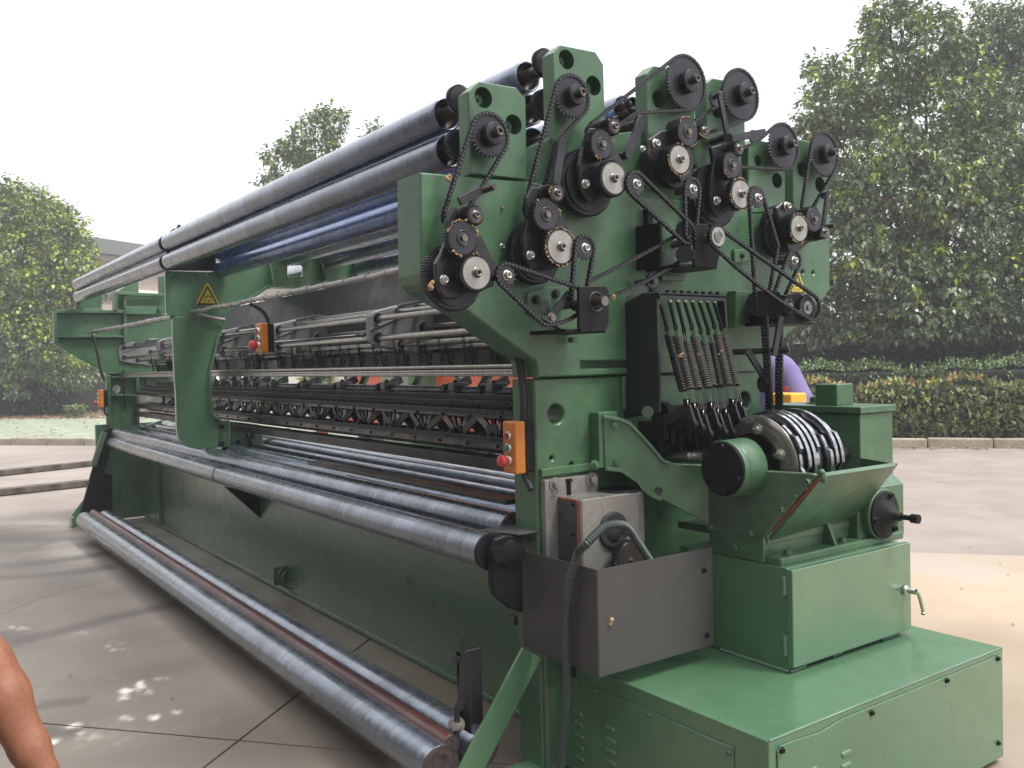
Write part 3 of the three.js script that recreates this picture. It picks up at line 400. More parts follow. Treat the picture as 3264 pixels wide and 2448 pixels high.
const G5 = gearSet(B, { ring: [915, 1450, 560], plate: [[880, 1020], [1000, 980], [1060, 1060], [1140, 1250], [1180, 1500], [1100, 1580], [990, 1560], [935, 1640], [890, 1560], [870, 1450], [880, 1300], [900, 1150]], slots: [[[895, 1400], [910, 1410], [905, 1455], [893, 1450]], [[905, 1530], [922, 1535], [930, 1590], [912, 1590]]], bolt: [[920, 1492, 1.5]],
  gears: [[1062, 1180, 245, 'gear', 0.04, 0.0, [[3.6, 4.4, 5]]], [1123, 1030, 140, 'pinion'], [1138, 1435, 285, 'alu', 0.03, 0, [[1.0, 2.4, 10], [3.0, 6.0, 16]]]], spr: [1285, 1465, 190] }, 'change gear set between the right-hand sprockets');
const G6 = gearSet(D, { ring: [1500, 520, 470], plate: [[1450, 310], [1500, 268], [1570, 262], [1660, 330], [1780, 470], [1810, 560], [1740, 620], [1650, 700], [1560, 690], [1500, 500]], slots: [[[1470, 320], [1500, 298], [1590, 300], [1600, 330], [1560, 322], [1490, 345]]], bolt: [[1540, 297, 1.7]],
  gears: [[1785, 410, 235, 'gear', 0.05, 0.0, [[3.3, 4.4, 4]]], [1875, 525, 125, 'pinion'], [1650, 492, 265, 'alu', 0.05, 0, [[0.6, 2.3, 14], [3.4, 5.4, 12]]]], spr: [1606, 775, 185] }, 'change gear set at the right edge of the head');

// tensioner arms with small idlers
function tensioner(q, a, b, w, label, idler, extra) { const g = grp('tensioner_arm', mach), z = -2.60; g.userData.label = label; const pa = pz(q, ...a, z), pb = pz(q, ...b, z); part('lever', bar(pa, pb, w, 0.012, DZ), M.gear, g); part('pivot', rod(pb.clone().add(v3(0, 0, -0.09)), pb.clone().add(v3(0, 0, 0.012)), 0.016, 16), M.black, g); if (idler) { const p = pz(q, idler[0], idler[1], Z1); setAt('idler', sprocketGeo(idler[2], Math.max(11, Math.round(idler[2] * 500)), 0.006, 0.01), M.gear, g, p.clone().add(v3(0, 0, 0.005))); part('pivot', rod(p.clone().add(v3(0, 0, -0.02)), pa.clone().add(v3(0, 0, 0.008)), 0.009, 14), M.black, g); } if (extra) extra(g); return g; }
tensioner(A, [1500, 960], [1440, 1350], 0.034, 'short lever between the two left sprockets', [1490, 1000, 0.02]);
tensioner(B, [275, 760], [130, 1090], 0.036, 'slanting lever under the third bearing block', [232, 760, 0.018]);
tensioner(B, [945, 540], [1020, 930], 0.026, 'long upright lever left of the large sprocket', [905, 600, 0.034], (g) => { const z = -2.59; part('lever', bar(pz(B, 1050, 945, z), pz(B, 1350, 890, z), 0.032, 0.012, DZ), M.gear, g); const p = pz(B, 1255, 930, Z1); setAt('idler', sprocketGeo(0.032, 16, 0.006, 0.01), M.gear, g, p); part('pivot', rod(pz(B, 1030, 940, z - 0.08), pz(B, 1030, 940, z + 0.02), 0.018, 16), M.black, g); });
tensioner(D, [1900, 180], [1860, 500], 0.022, 'lever beside the right-hand sprocket', [1860, 200, 0.018]);
{ const g = grp('tensioner_arm', mach), z = -2.60; part('stop_pin', rod(pz(A, 760, 1420, z - 0.03), pz(A, 905, 1368, z + 0.05), 0.011, 16), M.rustySteel, g); part('lever', bar(pz(A, 590, 1500, z), pz(A, 790, 1400, z), 0.03, 0.012, DZ), M.gear, g); }
{ const g = grp('stop_pin', mach); part('pin', rod(pz(D, 1860, 480, -2.62), pz(D, 1965, 470, -2.56), 0.011, 16), M.rustySteel, g); }

// open bracket boxes carrying the middle shafts
const zb1 = -2.47;
function bracketBox(name, q, face, zFront, label, m = M.gloss) { const g = grp('bearing_box', mach); g.userData.label = label; const f = xy(q, face, zFront), xs = f.map((p) => p[0]), ys = f.map((p) => p[1]), x0 = Math.min(...xs), x1 = Math.max(...xs), y0 = Math.min(...ys), y1 = Math.max(...ys); part('front_plate', prismZ(f, zFront - 0.016, zFront, 0.003), m, g); part('bottom_plate', box(x0 - 0.05, x1 - 0.004, y0, y0 + 0.014, ZP, zFront - 0.016), m, g); if (zFront !== zb1) part('back_plate', box(x0 - 0.06, x1 - 0.02, y0, y1, ZP + 0.002, ZP + 0.016), m, g); return { g, x0, x1, y0, y1 }; }
const B1 = bracketBox('b', C, [[1648, 1005], [1885, 1000], [1912, 1040], [1915, 1330], [1880, 1400], [1672, 1410], [1650, 1370]], zb1, 'black bearing box with a protruding shaft end, under the left gear sets');
{ const g = B1.g, p = pz(C, 1800, 1140, zb1); part('opening_rim', new THREE.TorusGeometry(0.034, 0.004, 8, 28).translate(p.x, p.y, p.z), M.gear, g); part('shaft', rod(v3(p.x, p.y, ZP), pz(C, 1876, 1130, zb1 + 0.05), 0.0165, 24), M.rustySteel, g); const q = pz(C, 1878, 1130, zb1 + 0.055); part('shaft_end', rod(q.clone().add(v3(0, 0, -0.02)), q, 0.0175, 24), M.steel, g); const c = pz(C, 1345, 1195, -2.55); setAt('idler_sprocket', sprocketGeo(radZ(C, 1345, 1195, 150, -2.55), 13, 0.009, 0.006), M.gear, g, c); part('lever', bar(pz(C, 1400, 1270, -2.53), pz(C, 1560, 1065, -2.53), 0.026, 0.012, DZ), M.gear, g); bolt(g, pz(C, 1400, 1280, -2.52), DZ, M.steel, 'hex', 1.1); bolt(g, pz(C, 1565, 1085, -2.52), DZ, M.gear, 'cap', 1.2); }
const zb2 = -2.50;
const B2 = bracketBox('b', D, [[735, 450], [850, 450], [960, 700], [930, 830], [735, 835], [730, 780], [700, 770], [700, 690], [735, 680]], zb2, 'black bearing box in the middle of the head');
{ const p = pz(D, 937, 565, -2.44), r = radZ(D, 937, 565, 200, -2.44); setAt('sprocket', sprocketGeo(r, 20, 0.008, 0.008), M.gear, B2.g, p); setAt('face_disc', metreUV(new THREE.CylinderGeometry(r * 0.84, r * 0.84, 0.004, 32).rotateX(Math.PI / 2)), M.alu, B2.g, p); part('snap_ring', new THREE.TorusGeometry(r * 0.46, 0.003, 6, 28, 5).translate(p.x, p.y, p.z + 0.003), M.steel, B2.g); part('shaft', rod(p.clone().add(v3(0, 0, -0.26)), p.clone().add(v3(0, 0, 0.004)), 0.018, 20), M.steel, B2.g); part('side_plate', box(B2.x0 - 0.11, B2.x0 - 0.095, B2.y0, B2.y1, ZP, zb2 - 0.06), M.gloss, B2.g); part('side_post', box(pz(D, 300, 500, ZP).x - 0.016, pz(D, 300, 500, ZP).x + 0.016, pz(D, 300, 860, ZP).y, pz(D, 300, 330, ZP).y, ZP, ZP + 0.03), M.gloss, B2.g); for (const y of [500, 720]) part('roller', rod(pz(D, 640, y, -2.62), pz(D, 640, y, -2.52), 0.035, 20), M.gear, B2.g); }
const zb3 = -2.47;
const B3 = bracketBox('b', E, [[1500, 120], [1640, 85], [1800, 180], [1810, 290], [1720, 372], [1500, 372]], zb3 - 0.02, 'black bearing box at the lower right of the head');
{ const z = zb3; for (const [x, y, h, n] of [[1560, 210, 165, 18], [1728, 222, 235, 24]]) { const p = pz(E, x, y, z), r = radZ(E, x, y, h, z); setAt('sprocket', sprocketGeo(r, n, 0.008, 0.008), M.gear, B3.g, p); setAt('face_disc', metreUV(new THREE.CylinderGeometry(r * 0.5, r * 0.5, 0.006, 24).rotateX(Math.PI / 2)), x > 1600 ? M.alu : M.gear, B3.g, p); part('shaft', rod(p.clone().add(v3(0, 0, -0.2)), p.clone().add(v3(0, 0, 0.012)), 0.014, 18), M.steel, B3.g); } for (const [x, y, r] of [[1300, 190, 0.055], [1400, 200, 0.06], [1480, 215, 0.05]]) part('chain_wheel', rod(pz(E, x, y, ZP + 0.05), pz(E, x, y, z - 0.03), r, 24), M.gloss, B3.g); part('side_plate', box(pz(E, 1222, 200, ZP + 0.06).x, pz(E, 1222, 200, ZP + 0.06).x + 0.015, B3.y0, B3.y1, ZP + 0.05, z - 0.02), M.gloss, B3.g); }
{ const p = pz(D, 365, 955, -2.58), g = grp('idler_sprocket', mach); setAt('wheel', sprocketGeo(radZ(D, 365, 955, 165, -2.58), 15, 0.008, 0.01), M.gear, g, p); part('pin', rod(p.clone().add(v3(0, 0, -0.1)), p.clone().add(v3(0, 0, 0.015)), 0.012, 14), M.rustySteel, g); }
{ const g = grp('stop_bar', mach), z = -2.66; part('bar', bar(pz(D, 430, 930, z), pz(D, 625, 935, z), 0.022, 0.02, DZ), M.green, g); }
{ const g = grp('stop_bar', mach), z = -2.66; part('bar', bar(pz(C, 1570, 1475, z), pz(C, 1630, 1475, z), 0.02, 0.03, DZ), M.green, g); }

// chains (drawn round their wheels)
chain(beltPath([{ ...G1.sprC, r: G1.sprC.r + 0.003 }, wheel(C, 1372, 1225, 0.047, ZSP), wheel(C, 1610, 1130, 0.05, ZSP)], [0.0, 0.008, 0.0]), ZSP - 0.003, 'slack chain from the lower-left idler to the black bearing box');
chain(beltPath([sp(S1), wheel(C, 525, 395, 0.032, Z1)], [0.0, 0.004]), Z1 - 0.003, 'chain hanging from the left sprocket');
chain(beltPath([sp(S2), wheel(C, 1225, 330, 0.028, Z1), wheel(A, 1485, 1010, 0.02, Z1, -1)]), Z1 - 0.003, 'chain hanging from the sprocket on the tallest block');
chain(beltPath([wheel(D, 937, 565, radZ(D, 937, 565, 200, -2.44) - 0.004, -2.44), wheel(E, 1728, 222, radZ(E, 1728, 222, 235, zb3) - 0.004, zb3)], [0.02, 0]), -2.45, 'long chain slanting down to the right');
chain(beltPath([sp(S3), wheel(A, 1800, 880, 0.035, Z1), wheel(B, 232, 765, 0.02, Z1, -1)]), Z1 - 0.003, 'chain running left from the topmost sprocket');
chain(beltPath([{ ...G3.sprC, r: G3.sprC.r + 0.003 }, wheel(D, 665, 530, 0.042, ZSP)]), ZSP - 0.003, 'chain slanting from the middle idler to the middle bearing box', 1, false);
chain(beltPath([sp(S4), wheel(B, 900, 590, 0.036, Z1, -1), wheel(B, 745, 860, 0.032, Z1)]), Z1 - 0.003, 'chain of the second large sprocket', 1, false);
chain(beltPath([sp(S5), wheel(B, 1255, 925, 0.03, Z1, -1), wheel(B, 1085, 1125, 0.034, Z1)]), Z1 - 0.003, null, 1, false);
chain(beltPath([sp(S6), wheel(D, 1712, 335, 0.03, Z1)]), Z1 - 0.003, 'chain hanging from the far right sprocket', 1, false);
chain(beltPath([{ ...G2.sprC, r: G2.sprC.r + 0.002 }, wheel(C, 1640, 1130, 0.032, ZSP)]), ZSP - 0.003, null, 1, false);
chain(beltPath([wheel(C, 1790, 1040, 0.042, -2.57), wheel(D, 600, 660, 0.05, -2.57)], [0.012, 0.004]), -2.57, 'chain running up from the left box to the middle box', 1, false);
chain(beltPath([{ ...G4.sprC, r: G4.sprC.r + 0.002 }, wheel(D, 700, 540, 0.028, ZSP)]), ZSP - 0.003, null, 1, false);
chain(beltPath([{ ...G5.sprC, r: G5.sprC.r + 0.004 }, wheel(E, 1330, 200, 0.035, ZSP), wheel(D, 1450, 640, 0.02, ZSP)]), ZSP - 0.008, null, 1, false);
chain(beltPath([{ ...G6.sprC, r: G6.sprC.r + 0.002 }, wheel(E, 1440, 210, 0.03, ZSP)]), ZSP - 0.003, null, 1, false);
chain(beltPath([wheel(E, 1410, 215, 0.052, -2.52), wheel(E, 1440, 1290, 0.026, -2.52)]), -2.52, 'double chain hanging down beside the springs', 2, false);
{ const g = grp('tensioner_arm', mach), z = -2.45; g.userData.label = 'pair of bars on a rod beside the hanging chain'; part('rod', rod(pz(AC, 190, 400, ZP), pz(AC, 1155, 365, z), 0.0135, 18), M.rustySteel, g); part('rod_end', rod(pz(AC, 1145, 365, z), pz(AC, 1158, 364, z), 0.015, 18), M.steel, g); part('bar', bar(pz(E, 1490, 300, z + 0.0), pz(AC, 920, 470, z - 0.02), 0.03, 0.012, DZ), M.gear, g); part('bar', bar(pz(AC, 460, 380, z - 0.09), pz(AC, 850, 1000, z - 0.09), 0.03, 0.012, DZ), M.gear, g); setAt('sprocket', sprocketGeo(radZ(AC, 760, 950, 330, z - 0.12), 18, 0.008, 0.012), M.gloss, g, pz(AC, 755, 950, z - 0.11)); }
// a blob of grease on the paint
grease(mach, pz(C, 970, 320, ZP), 0.001, 0, 6, 4, ZP + 0.003, 0.006); grease(mach, pz(C, 325, 1000, -2.6), 0.006, 1.2, 5, 5, -2.585, 0.007); grease(mach, pz(C, 1935, 1100, -2.5), 0.004, 0, 6, 4, -2.49, 0.006); grease(mach, pz(A, 505, 1290, -2.66), 0.006, 0, 6, 5, -2.665, 0.007);
// ------------------------------------------------------------------ spring rack
{
  const g = grp('spring_rack', mach), z = -2.53;
  const t0 = pz(E, 385, 110, z), t1 = pz(E, 965, 135, z), legb = pz(E, 395, 1150, z);
  part('side_plate', prismX([[ZP, pz(E, 200, 760, ZP).y], [ZP, t0.y - 0.02], [-2.6, t0.y + 0.012], [z + 0.01, t0.y + 0.006], [z + 0.012, legb.y], [ZP - 0.02, legb.y - 0.03]], t0.x - 0.004, t0.x + 0.010, 0.002), M.black, g);
  part('top_bar', bar(t0.clone().add(v3(-0.006, 0.002, 0)), t1.clone().add(v3(0.002, 0.002, 0)), 0.012, 0.05, DZ), M.black, g);
  part('front_lip', bar(t0.clone().add(v3(0, -0.006, 0.022)), t1.clone().add(v3(0, -0.006, 0.022)), 0.02, 0.006, DZ), M.black, g);
  part('leg', bar(t1, pz(E, 985, 400, z), 0.012, 0.04, DZ), M.black, g);
  for (let i = 0; i < 8; i++) { const x = 495 + i * 63; bolt(g, pz(E, x, 112 + (x - 385) * 0.03, z + 0.005).add(v3(0, 0.008, 0)), v3(0, 1, 0), M.dark, 'hex', 0.95); }
  bolt(g, pz(E, 358, 100, -2.6).add(v3(0, 0.006, 0)), v3(0, 1, 0), M.black, 'hex', 1.2); bolt(g, pz(E, 283, 145, ZP + 0.04).add(v3(0, 0.004, 0)), v3(0, 1, 0), M.black, 'hex', 1.2);
  const tops = [[437, 215, 500, 470], [510, 175, 580, 480], [578, 172, 660, 530], [642, 175, 728, 480], [706, 175, 815, 530], [772, 178, 885, 545], [836, 175, 930, 465], [900, 180, 992, 485]];
  const ends = [[630, 960, 662, 1060], [692, 940, 726, 1090], [762, 940, 802, 1150], [850, 930, 872, 1085], [893, 918, 932, 1140], [955, 920, 1000, 1145], [1030, 908, 1062, 1055], [1098, 908, 1135, 1078]];
  tops.forEach(([ex, ey, sx, sy], i) => {
    const [bx, by, cx, cy] = ends[i], zt = z + 0.0, zb = -2.40, s = grp('tension_spring', mach); s.userData.label = i ? `spring number ${i + 1} from the left in the spring rack` : 'leftmost spring of the spring rack';
    const e0 = pz(E, ex, ey, z), hk = pz(E, (ex * 0.35 + sx * 0.65), ey + (sy - ey) * 0.62, z), a = pz(E, sx, sy, zt), b = pz(E, bx, by, zb), c = pz(E, cx, cy, zb + 0.01);
    part('nut', new THREE.CylinderGeometry(0.0105, 0.0105, 0.008, 6).translate(e0.x, e0.y + 0.004, e0.z), i ? M.zinc : M.dark, s);
    part('eye_bolt', [rod(e0, hk, 0.0075, 10), new THREE.TorusGeometry(0.012, 0.0042, 6, 14).rotateY(Math.PI / 2.6).translate(hk.x + 0.003, hk.y - 0.012, hk.z)], M.gloss, s);
    for (const o of [-0.006, 0.006]) part('hook_wire', rod(hk.clone().add(v3(o, -0.01, 0)), a.clone().add(v3(o, -0.004, 0)), 0.0022, 6), M.dark, s);
    const dir = b.clone().sub(a), len = dir.length(), n = Math.round(len / 0.0112), pts = []; dir.normalize(); const u = new THREE.Vector3().crossVectors(dir, DZ).normalize(), w = new THREE.Vector3().crossVectors(dir, u); const R_ = i === 3 ? 0.0155 : 0.0145;
    for (let k = 0; k <= n * 10; k++) { const t = k / (n * 10), an = k / 10 * Math.PI * 2; pts.push(a.clone().addScaledVector(dir, len * t).addScaledVector(u, R_ * Math.cos(an)).addScaledVector(w, R_ * Math.sin(an))); }
    const cv = new THREE.CatmullRomCurve3(pts); cv.arcLengthDivisions = 20; cv.getPointAt = cv.getPoint; cv.getTangentAt = cv.getTangent;
    part('coil', new THREE.TubeGeometry(cv, n * 12, 0.0033, 6), [M.dark, M.spring, M.spring, M.spring, M.spring, M.dark, M.spring, M.spring][i], s);
    part('dark_core', rod(a, b, R_ * 0.55, 10), M.gloss, s);  // black rod added inside the coil for the shaded gaps between turns
    for (const o of [-0.006, 0.006]) part('hook_wire', rod(b.clone().add(v3(o, 0, 0)), c.clone().add(v3(o, 0.012, 0)), 0.0022, 6), M.steel, s);
    part('clevis', [box(c.x - 0.011, c.x - 0.006, c.y - 0.02, c.y + 0.014, c.z - 0.01, c.z + 0.01, 0.002), box(c.x + 0.006, c.x + 0.011, c.y - 0.02, c.y + 0.014, c.z - 0.01, c.z + 0.01, 0.002)], M.dark, s);
    part('hook_end', new THREE.TorusGeometry(0.008, 0.0035, 6, 14).rotateY(0.6).translate(c.x, c.y, c.z + 0.004), M.bright, s);
    if (i === 3 || i === 6 || i === 1) grease(s, a.clone().lerp(b, 0.4), 0.012, 0, 6, 12, a.z * 0.6 + b.z * 0.4, 0.006);
    // rocker lever below the spring, its roller riding on the pattern discs
    const l = grp('pattern_lever', mach), xl = c.x, l0 = v3(xl, c.y - 0.02, c.z), l1 = v3(xl + 0.0, c.y - 0.075, -2.50 + i * 0.004), l2 = v3(xl + 0.01, c.y - 0.085, c.z + 0.02);
    part('arm', [bar(l0, l1, 0.036, 0.012, v3(1, 0, 0)), bar(l0.clone().add(v3(0, 0.01, 0)), l2, 0.032, 0.012, v3(1, 0, 0))], M.black, l);
    part('roller', rod(l2.clone().add(v3(-0.009, 0, 0)), l2.clone().add(v3(0.009, 0, 0)), 0.02, 18), M.gloss, l);
    part('push_block', box(xl - 0.012, xl + 0.012, c.y - 0.15, c.y - 0.05, -2.57, -2.50), M.gloss, l);
  });
  const s0 = pz(E, 420, 1150, -2.6), s1 = pz(E, 1120, 1230, -2.55);
  part('rocker_shaft', rod(v3(s0.x - 0.02, s0.y, -2.58), v3(s1.x, s0.y, -2.58), 0.028, 20), M.gloss, mach);
  const w = pz(E, 455, 1140, -2.55); part('eccentric_disc', rod(v3(w.x - 0.01, w.y - 0.01, -2.56), v3(w.x + 0.02, w.y - 0.01, -2.56), 0.05, 24), M.gloss, mach);
  part('lever_box', box(w.x - 0.02, w.x + 0.30, w.y - 0.17, w.y - 0.04, -2.68, -2.55, 0.01), M.gloss, mach);
  part('push_rod', rod(pz(E, 460, 1450, -2.62), pz(E, 840, 1482, -2.52), 0.009, 14), M.gloss, mach);
  part('push_rod', rod(pz(E, 460, 1462, -2.60), pz(E, 840, 1500, -2.50), 0.009, 14), M.gloss, mach);
  part('cross_tube', rod(pz(E, 500, 1530, -2.6), pz(E, 800, 1545, -2.48), 0.022, 18), M.cast, mach);
  part('cover_disc', rod(pz(E, 318, 1140, -2.50), pz(E, 318, 1140, -2.485), 0.022, 28), M.greenShade, mach);  // green darkened on this disc to stand in for its dimmer lighting
  for (const x of [682, 730]) bolt(mach, pz(E, x, 1530, -2.45), v3(0.3, 0.2, 1).normalize(), M.zinc, 'hex', 0.9);
}
// ------------------------------------------------------------------ pattern drum
const AX = { y: 1.187, z: -2.285 };
{
  const g = grp('pattern_drum', mach); g.userData.label = 'drum of bright stepped pattern discs';
  const lx = (list, x, m, name, seg = 56) => part(name, lathe(list, v3(x, AX.y, AX.z), v3(1, 0, 0), seg), m, g);
  lx([[0.125, 0], [0.150, 0], [0.152, 0.006], [0.170, 0.006], [0.172, 0.016], [0.187, 0.016], [0.187, 0.03], [0.12, 0.03], [0.12, 0], [0.125, 0]], 2.735, M.steel, 'clamp_ring');
  lx([[0.10, 0], [0.12, 0], [0.12, 0.2], [0.10, 0.2]], 2.76, M.rustySteel, 'core_tube');
  const rr = rng(404);
  for (let k = 0; k < 8; k++) {
    const x0 = 2.772 + k * 0.0335, n = 18, pts = []; let r = 0.174 + 0.014 * Math.floor(rr() * 3);
    for (let i = 0; i < n; i++) { const a0 = i / n * Math.PI * 2, a1 = (i + 0.72) / n * Math.PI * 2; for (const a of [a0, (a0 + a1) / 2, a1]) pts.push([AX.z + r * Math.cos(a), AX.y + r * Math.sin(a)]); const q = rr(); r = clamp(r + (q < 0.36 ? -0.014 : q > 0.62 ? 0.014 : 0), 0.172, 0.203); }
    part('pattern_disc', prismX(pts, x0, x0 + 0.018, 0.0008, [{ x: AX.z, y: AX.y, r: 0.11 }]), M.bright, g);
    part('spacer', lathe([[0.1, 0], [0.158, 0], [0.158, 0.015], [0.1, 0.015]], v3(x0 + 0.0182, AX.y, AX.z), v3(1, 0, 0), 40), M.gloss, g);
  }
  for (let k = 0; k < 6; k++) { const a = 0.35 + k * Math.PI / 3, p = v3(2.735, AX.y + 0.138 * Math.sin(a), AX.z + 0.138 * Math.cos(a)); bolt(g, p, v3(-1, 0, 0), M.zinc, 'hex', 1.25); part('stud', rod(p, p.clone().add(v3(-0.034, 0, 0)), 0.0065, 12), M.steel, g); part('clamp_lug', box(2.741, 2.76, p.y - 0.02, p.y + 0.02, p.z - 0.045, p.z + 0.01), M.steel, g); }
  part('shaft', rod(v3(2.6, AX.y, AX.z), v3(3.35, AX.y, AX.z), 0.04, 28), M.rustySteel, g);
}
// ------------------------------------------------------------------ tub casting round the drum, with the arm that carries it
const XT = 2.66;
{
  const g = grp('drum_tub', mach); g.userData.label = 'green cast tub and cranked arm round the pattern drum';
  const zy = (q, list, x) => list.map(([a, b]) => { const v = onX(q(a, b), x); return [v.z, v.y]; });
  const fTop = onX(F(1238, 872), XT), fBot = onX(F(790, 1420), XT), bl = onX(F(300, 1372), XT);
  part('side_wall', prismX([[bl.z, 1.172], [bl.z, bl.y], [-2.26, fBot.y - 0.004], [fBot.z, fBot.y], [-2.155, fBot.y + 0.03], [fTop.z, fTop.y], [fTop.z - 0.01, 1.186], [-2.2, 1.178]], XT, XT + 0.022, 0.004), M.greenDusty, g);
  part('red_lead_seam', bar(v3(XT + 0.024, fTop.y - 0.012, fTop.z), v3(XT + 0.024, fBot.y + 0.02, fBot.z + 0.016), 0.008, 0.006, v3(1, 0, 0)), M.primer, g);
  // arm: its web runs outward from the column and meets the side wall
  const a0 = v3(2.315, 0, -2.655), a1 = v3(XT, 0, -2.45), nrm = v3(a1.z - a0.z, 0, -(a1.x - a0.x)).normalize(); if (nrm.x > 0) nrm.negate();
  const w = (x, y) => { const p = onP(AH(x, y), a0, nrm); return p; };
  const ad = a1.clone().sub(a0).normalize(), al = (p) => p.clone().sub(a0).dot(ad), Lw = a1.distanceTo(a0);
  const topE = [[95, 345], [330, 385], [470, 440], [640, 620], [830, 830], [910, 935], [975, 985], [1050, 1000], [1180, 1010]].map(([x, y]) => w(x, y)), botE = [[120, 1070], [345, 1095], [440, 1160], [575, 1250], [650, 1360], [760, 1440], [900, 1500]].map(([x, y]) => w(x, y));
  const outl = [...topE.map((p) => [al(p), p.y]), [Lw + 0.02, 1.176], [Lw + 0.02, 0.93], ...botE.slice().reverse().map((p) => [al(p), p.y])];
  const outward = new THREE.Vector3().crossVectors(ad, v3(0, 1, 0)), am = new THREE.Matrix4().makeBasis(ad, v3(0, 1, 0), outward).setPosition(a0);   // outward looks at the aisle
  const web = extr(outl, 0.024, 0.004); web.translate(0, 0, -0.024); web.applyMatrix4(am); part('arm_web', metreUV(web), M.green, g);
  for (let i = 1; i < topE.length - 1; i++) { const o = outward.clone().multiplyScalar(-0.045); part('arm_flange', bar(topE[i - 1].clone().add(o), topE[i].clone().add(o), 0.012, 0.12, outward), M.green, g); }
  for (let i = 1; i < botE.length; i++) part('arm_flange', bar(botE[i - 1].clone(), botE[i].clone(), 0.014, 0.06, outward), M.green, g);
  const fl0 = pz(AB, 1035, 885, ZP + 0.0), fl1 = pz(AB, 1110, 1590, ZP + 0.0);
  part('mounting_flange', box(fl0.x, fl0.x + 0.10, fl1.y - 0.01, fl0.y, ZP - 0.02, ZP + 0.035, 0.006), M.green, g);
  for (const [x, y] of [[260, 460], [290, 975]]) bolt(g, w(x, y).addScaledVector(outward, -0.004), outward, M.green, 'hex', 1.3);
  bolt(g, pz(AB, 1060, 1585, ZP + 0.03), v3(0, 0.3, 1).normalize(), M.green, 'hex', 1.2);
  { const p = w(885, 1385); part('plug', rod(p.clone().addScaledVector(outward, -0.012), p.clone().addScaledVector(outward, 0.01), 0.014, 18), M.rubber, g); const q = w(1080, 1412); bolt(g, q, outward.clone().negate(), M.greenDusty, 'small', 1.2, 'screw'); }
  // round bearing housing with the black cover
  part('bearing_barrel', lathe([[0.001, 0], [0.103, 0], [0.105, 0.004], [0.105, 0.022], [0.102, 0.024], [0.102, 0.03], [0.106, 0.032], [0.108, 0.12], [0.08, 0.14]], v3(2.545, AX.y, -2.268), v3(1, 0, 0), 48), M.green, g);
  const cov = part('bearing_cover', lathe([[0.001, 0.0], [0.095, 0], [0.1, -0.003], [0.1, 0.006]], v3(2.54, AX.y, -2.268), v3(1, 0, 0), 48), M.gloss, g);
  for (const a of [95, 200, 330, 30, 265]) bolt(g, v3(2.537, AX.y + 0.085 * Math.sin(a * DEG), -2.268 - 0.085 * Math.cos(a * DEG)), v3(-1, 0, 0), M.gloss, 'cap', 1.1);
  // slanted front wall and the rest of the tub
  const q4 = (a, b, c, d, t, name, m = M.green) => { const n = new THREE.Vector3().crossVectors(b.clone().sub(a), d.clone().sub(a)).normalize().multiplyScalar(t); const P_ = [a, b, c, d], S_ = P_.map((p) => p.clone().add(n)), ix = [[0, 1, 2], [0, 2, 3]], pos = []; const tri = (x, y, z) => pos.push(...x.toArray(), ...y.toArray(), ...z.toArray()); for (const [i, j, k] of ix) { tri(P_[i], P_[j], P_[k]); tri(S_[i], S_[k], S_[j]); } for (let i = 0; i < 4; i++) { const j = (i + 1) % 4; tri(P_[i], S_[i], S_[j]); tri(P_[i], S_[j], P_[j]); } const bg = new THREE.BufferGeometry(); bg.setAttribute('position', new THREE.Float32BufferAttribute(pos, 3)); bg.computeVertexNormals(); return part(name, metreUV(bg), m, g); };
  const tr = onZ(F(1935, 768), fTop.z), tl = v3(XT + 0.024, fTop.y + 0.006, fTop.z + 0.004);
  q4(v3(XT + 0.024, fBot.y - 0.002, fBot.z), v3(3.24, fBot.y + 0.03, fBot.z), v3(tr.x, tr.y + 0.004, tr.z), tl, 0.016, 'front_wall');
  q4(v3(3.28, 0.98, -2.19), v3(3.28, 1.175, -2.19), v3(tr.x, tr.y, tr.z), v3(3.23, 0.97, -2.17), 0.014, 'corner_wall');
  part('tub_floor', box(XT + 0.02, 3.3, 0.90, 0.93, -2.64, fBot.z), M.green, g);
  part('corner_knuckle', new THREE.CapsuleGeometry(0.012, 0.03, 6, 12).rotateZ(0.35).translate(tl.x + 0.014, tl.y - 0.012, tl.z), M.green, g);
  const b0 = onX(F(300, 1560), XT), b1 = onX(F(780, 1650), XT);
  part('base_block', box(XT + 0.004, 3.42, b1.y, fBot.y + 0.01, b0.z, b1.z, 0.006), M.green, g);
  part('base_flange', box(XT + 0.016, 3.47, b1.y - 0.004, b1.y + 0.028, b1.z, b1.z + 0.07, 0.008), M.green, g);
  for (const [x, y] of [[1000, 1565], [1470, 1455]]) { const p = onY(F(x, y), b1.y + 0.03); bolt(g, v3(p.x, b1.y + 0.026, b1.z + 0.04), v3(0, 1, 0), M.green, 'big', 1.1); }
  part('rib', prismX([[b1.z, b1.y + 0.02], [b1.z + 0.06, b1.y + 0.02], [b1.z, b1.y + 0.16]], 3.02, 3.035, 0.002), M.green, g);
  for (const [x, y] of [[1180, 930], [945, 1180], [670, 1390], [320, 1335], [108, 1122], [1065, 1058]]) bolt(g, onX(F(x, y), XT), v3(-1, 0, 0), M.greenDusty, 'cap', x === 1065 ? 0.7 : 1.25);
  bolt(g, onX(F(540, 1515), XT + 0.004), v3(-1, 0, 0), M.green, 'big', 1.2); bolt(g, onX(F(600, 1520), XT + 0.004), v3(-1, 0, 0), M.green, 'small', 1, 'screw');
  // small bracket left of the base
  part('angle_bracket', box(XT - 0.05, XT + 0.01, 0.81, 0.835, -2.52, -2.46), M.green, g);
}
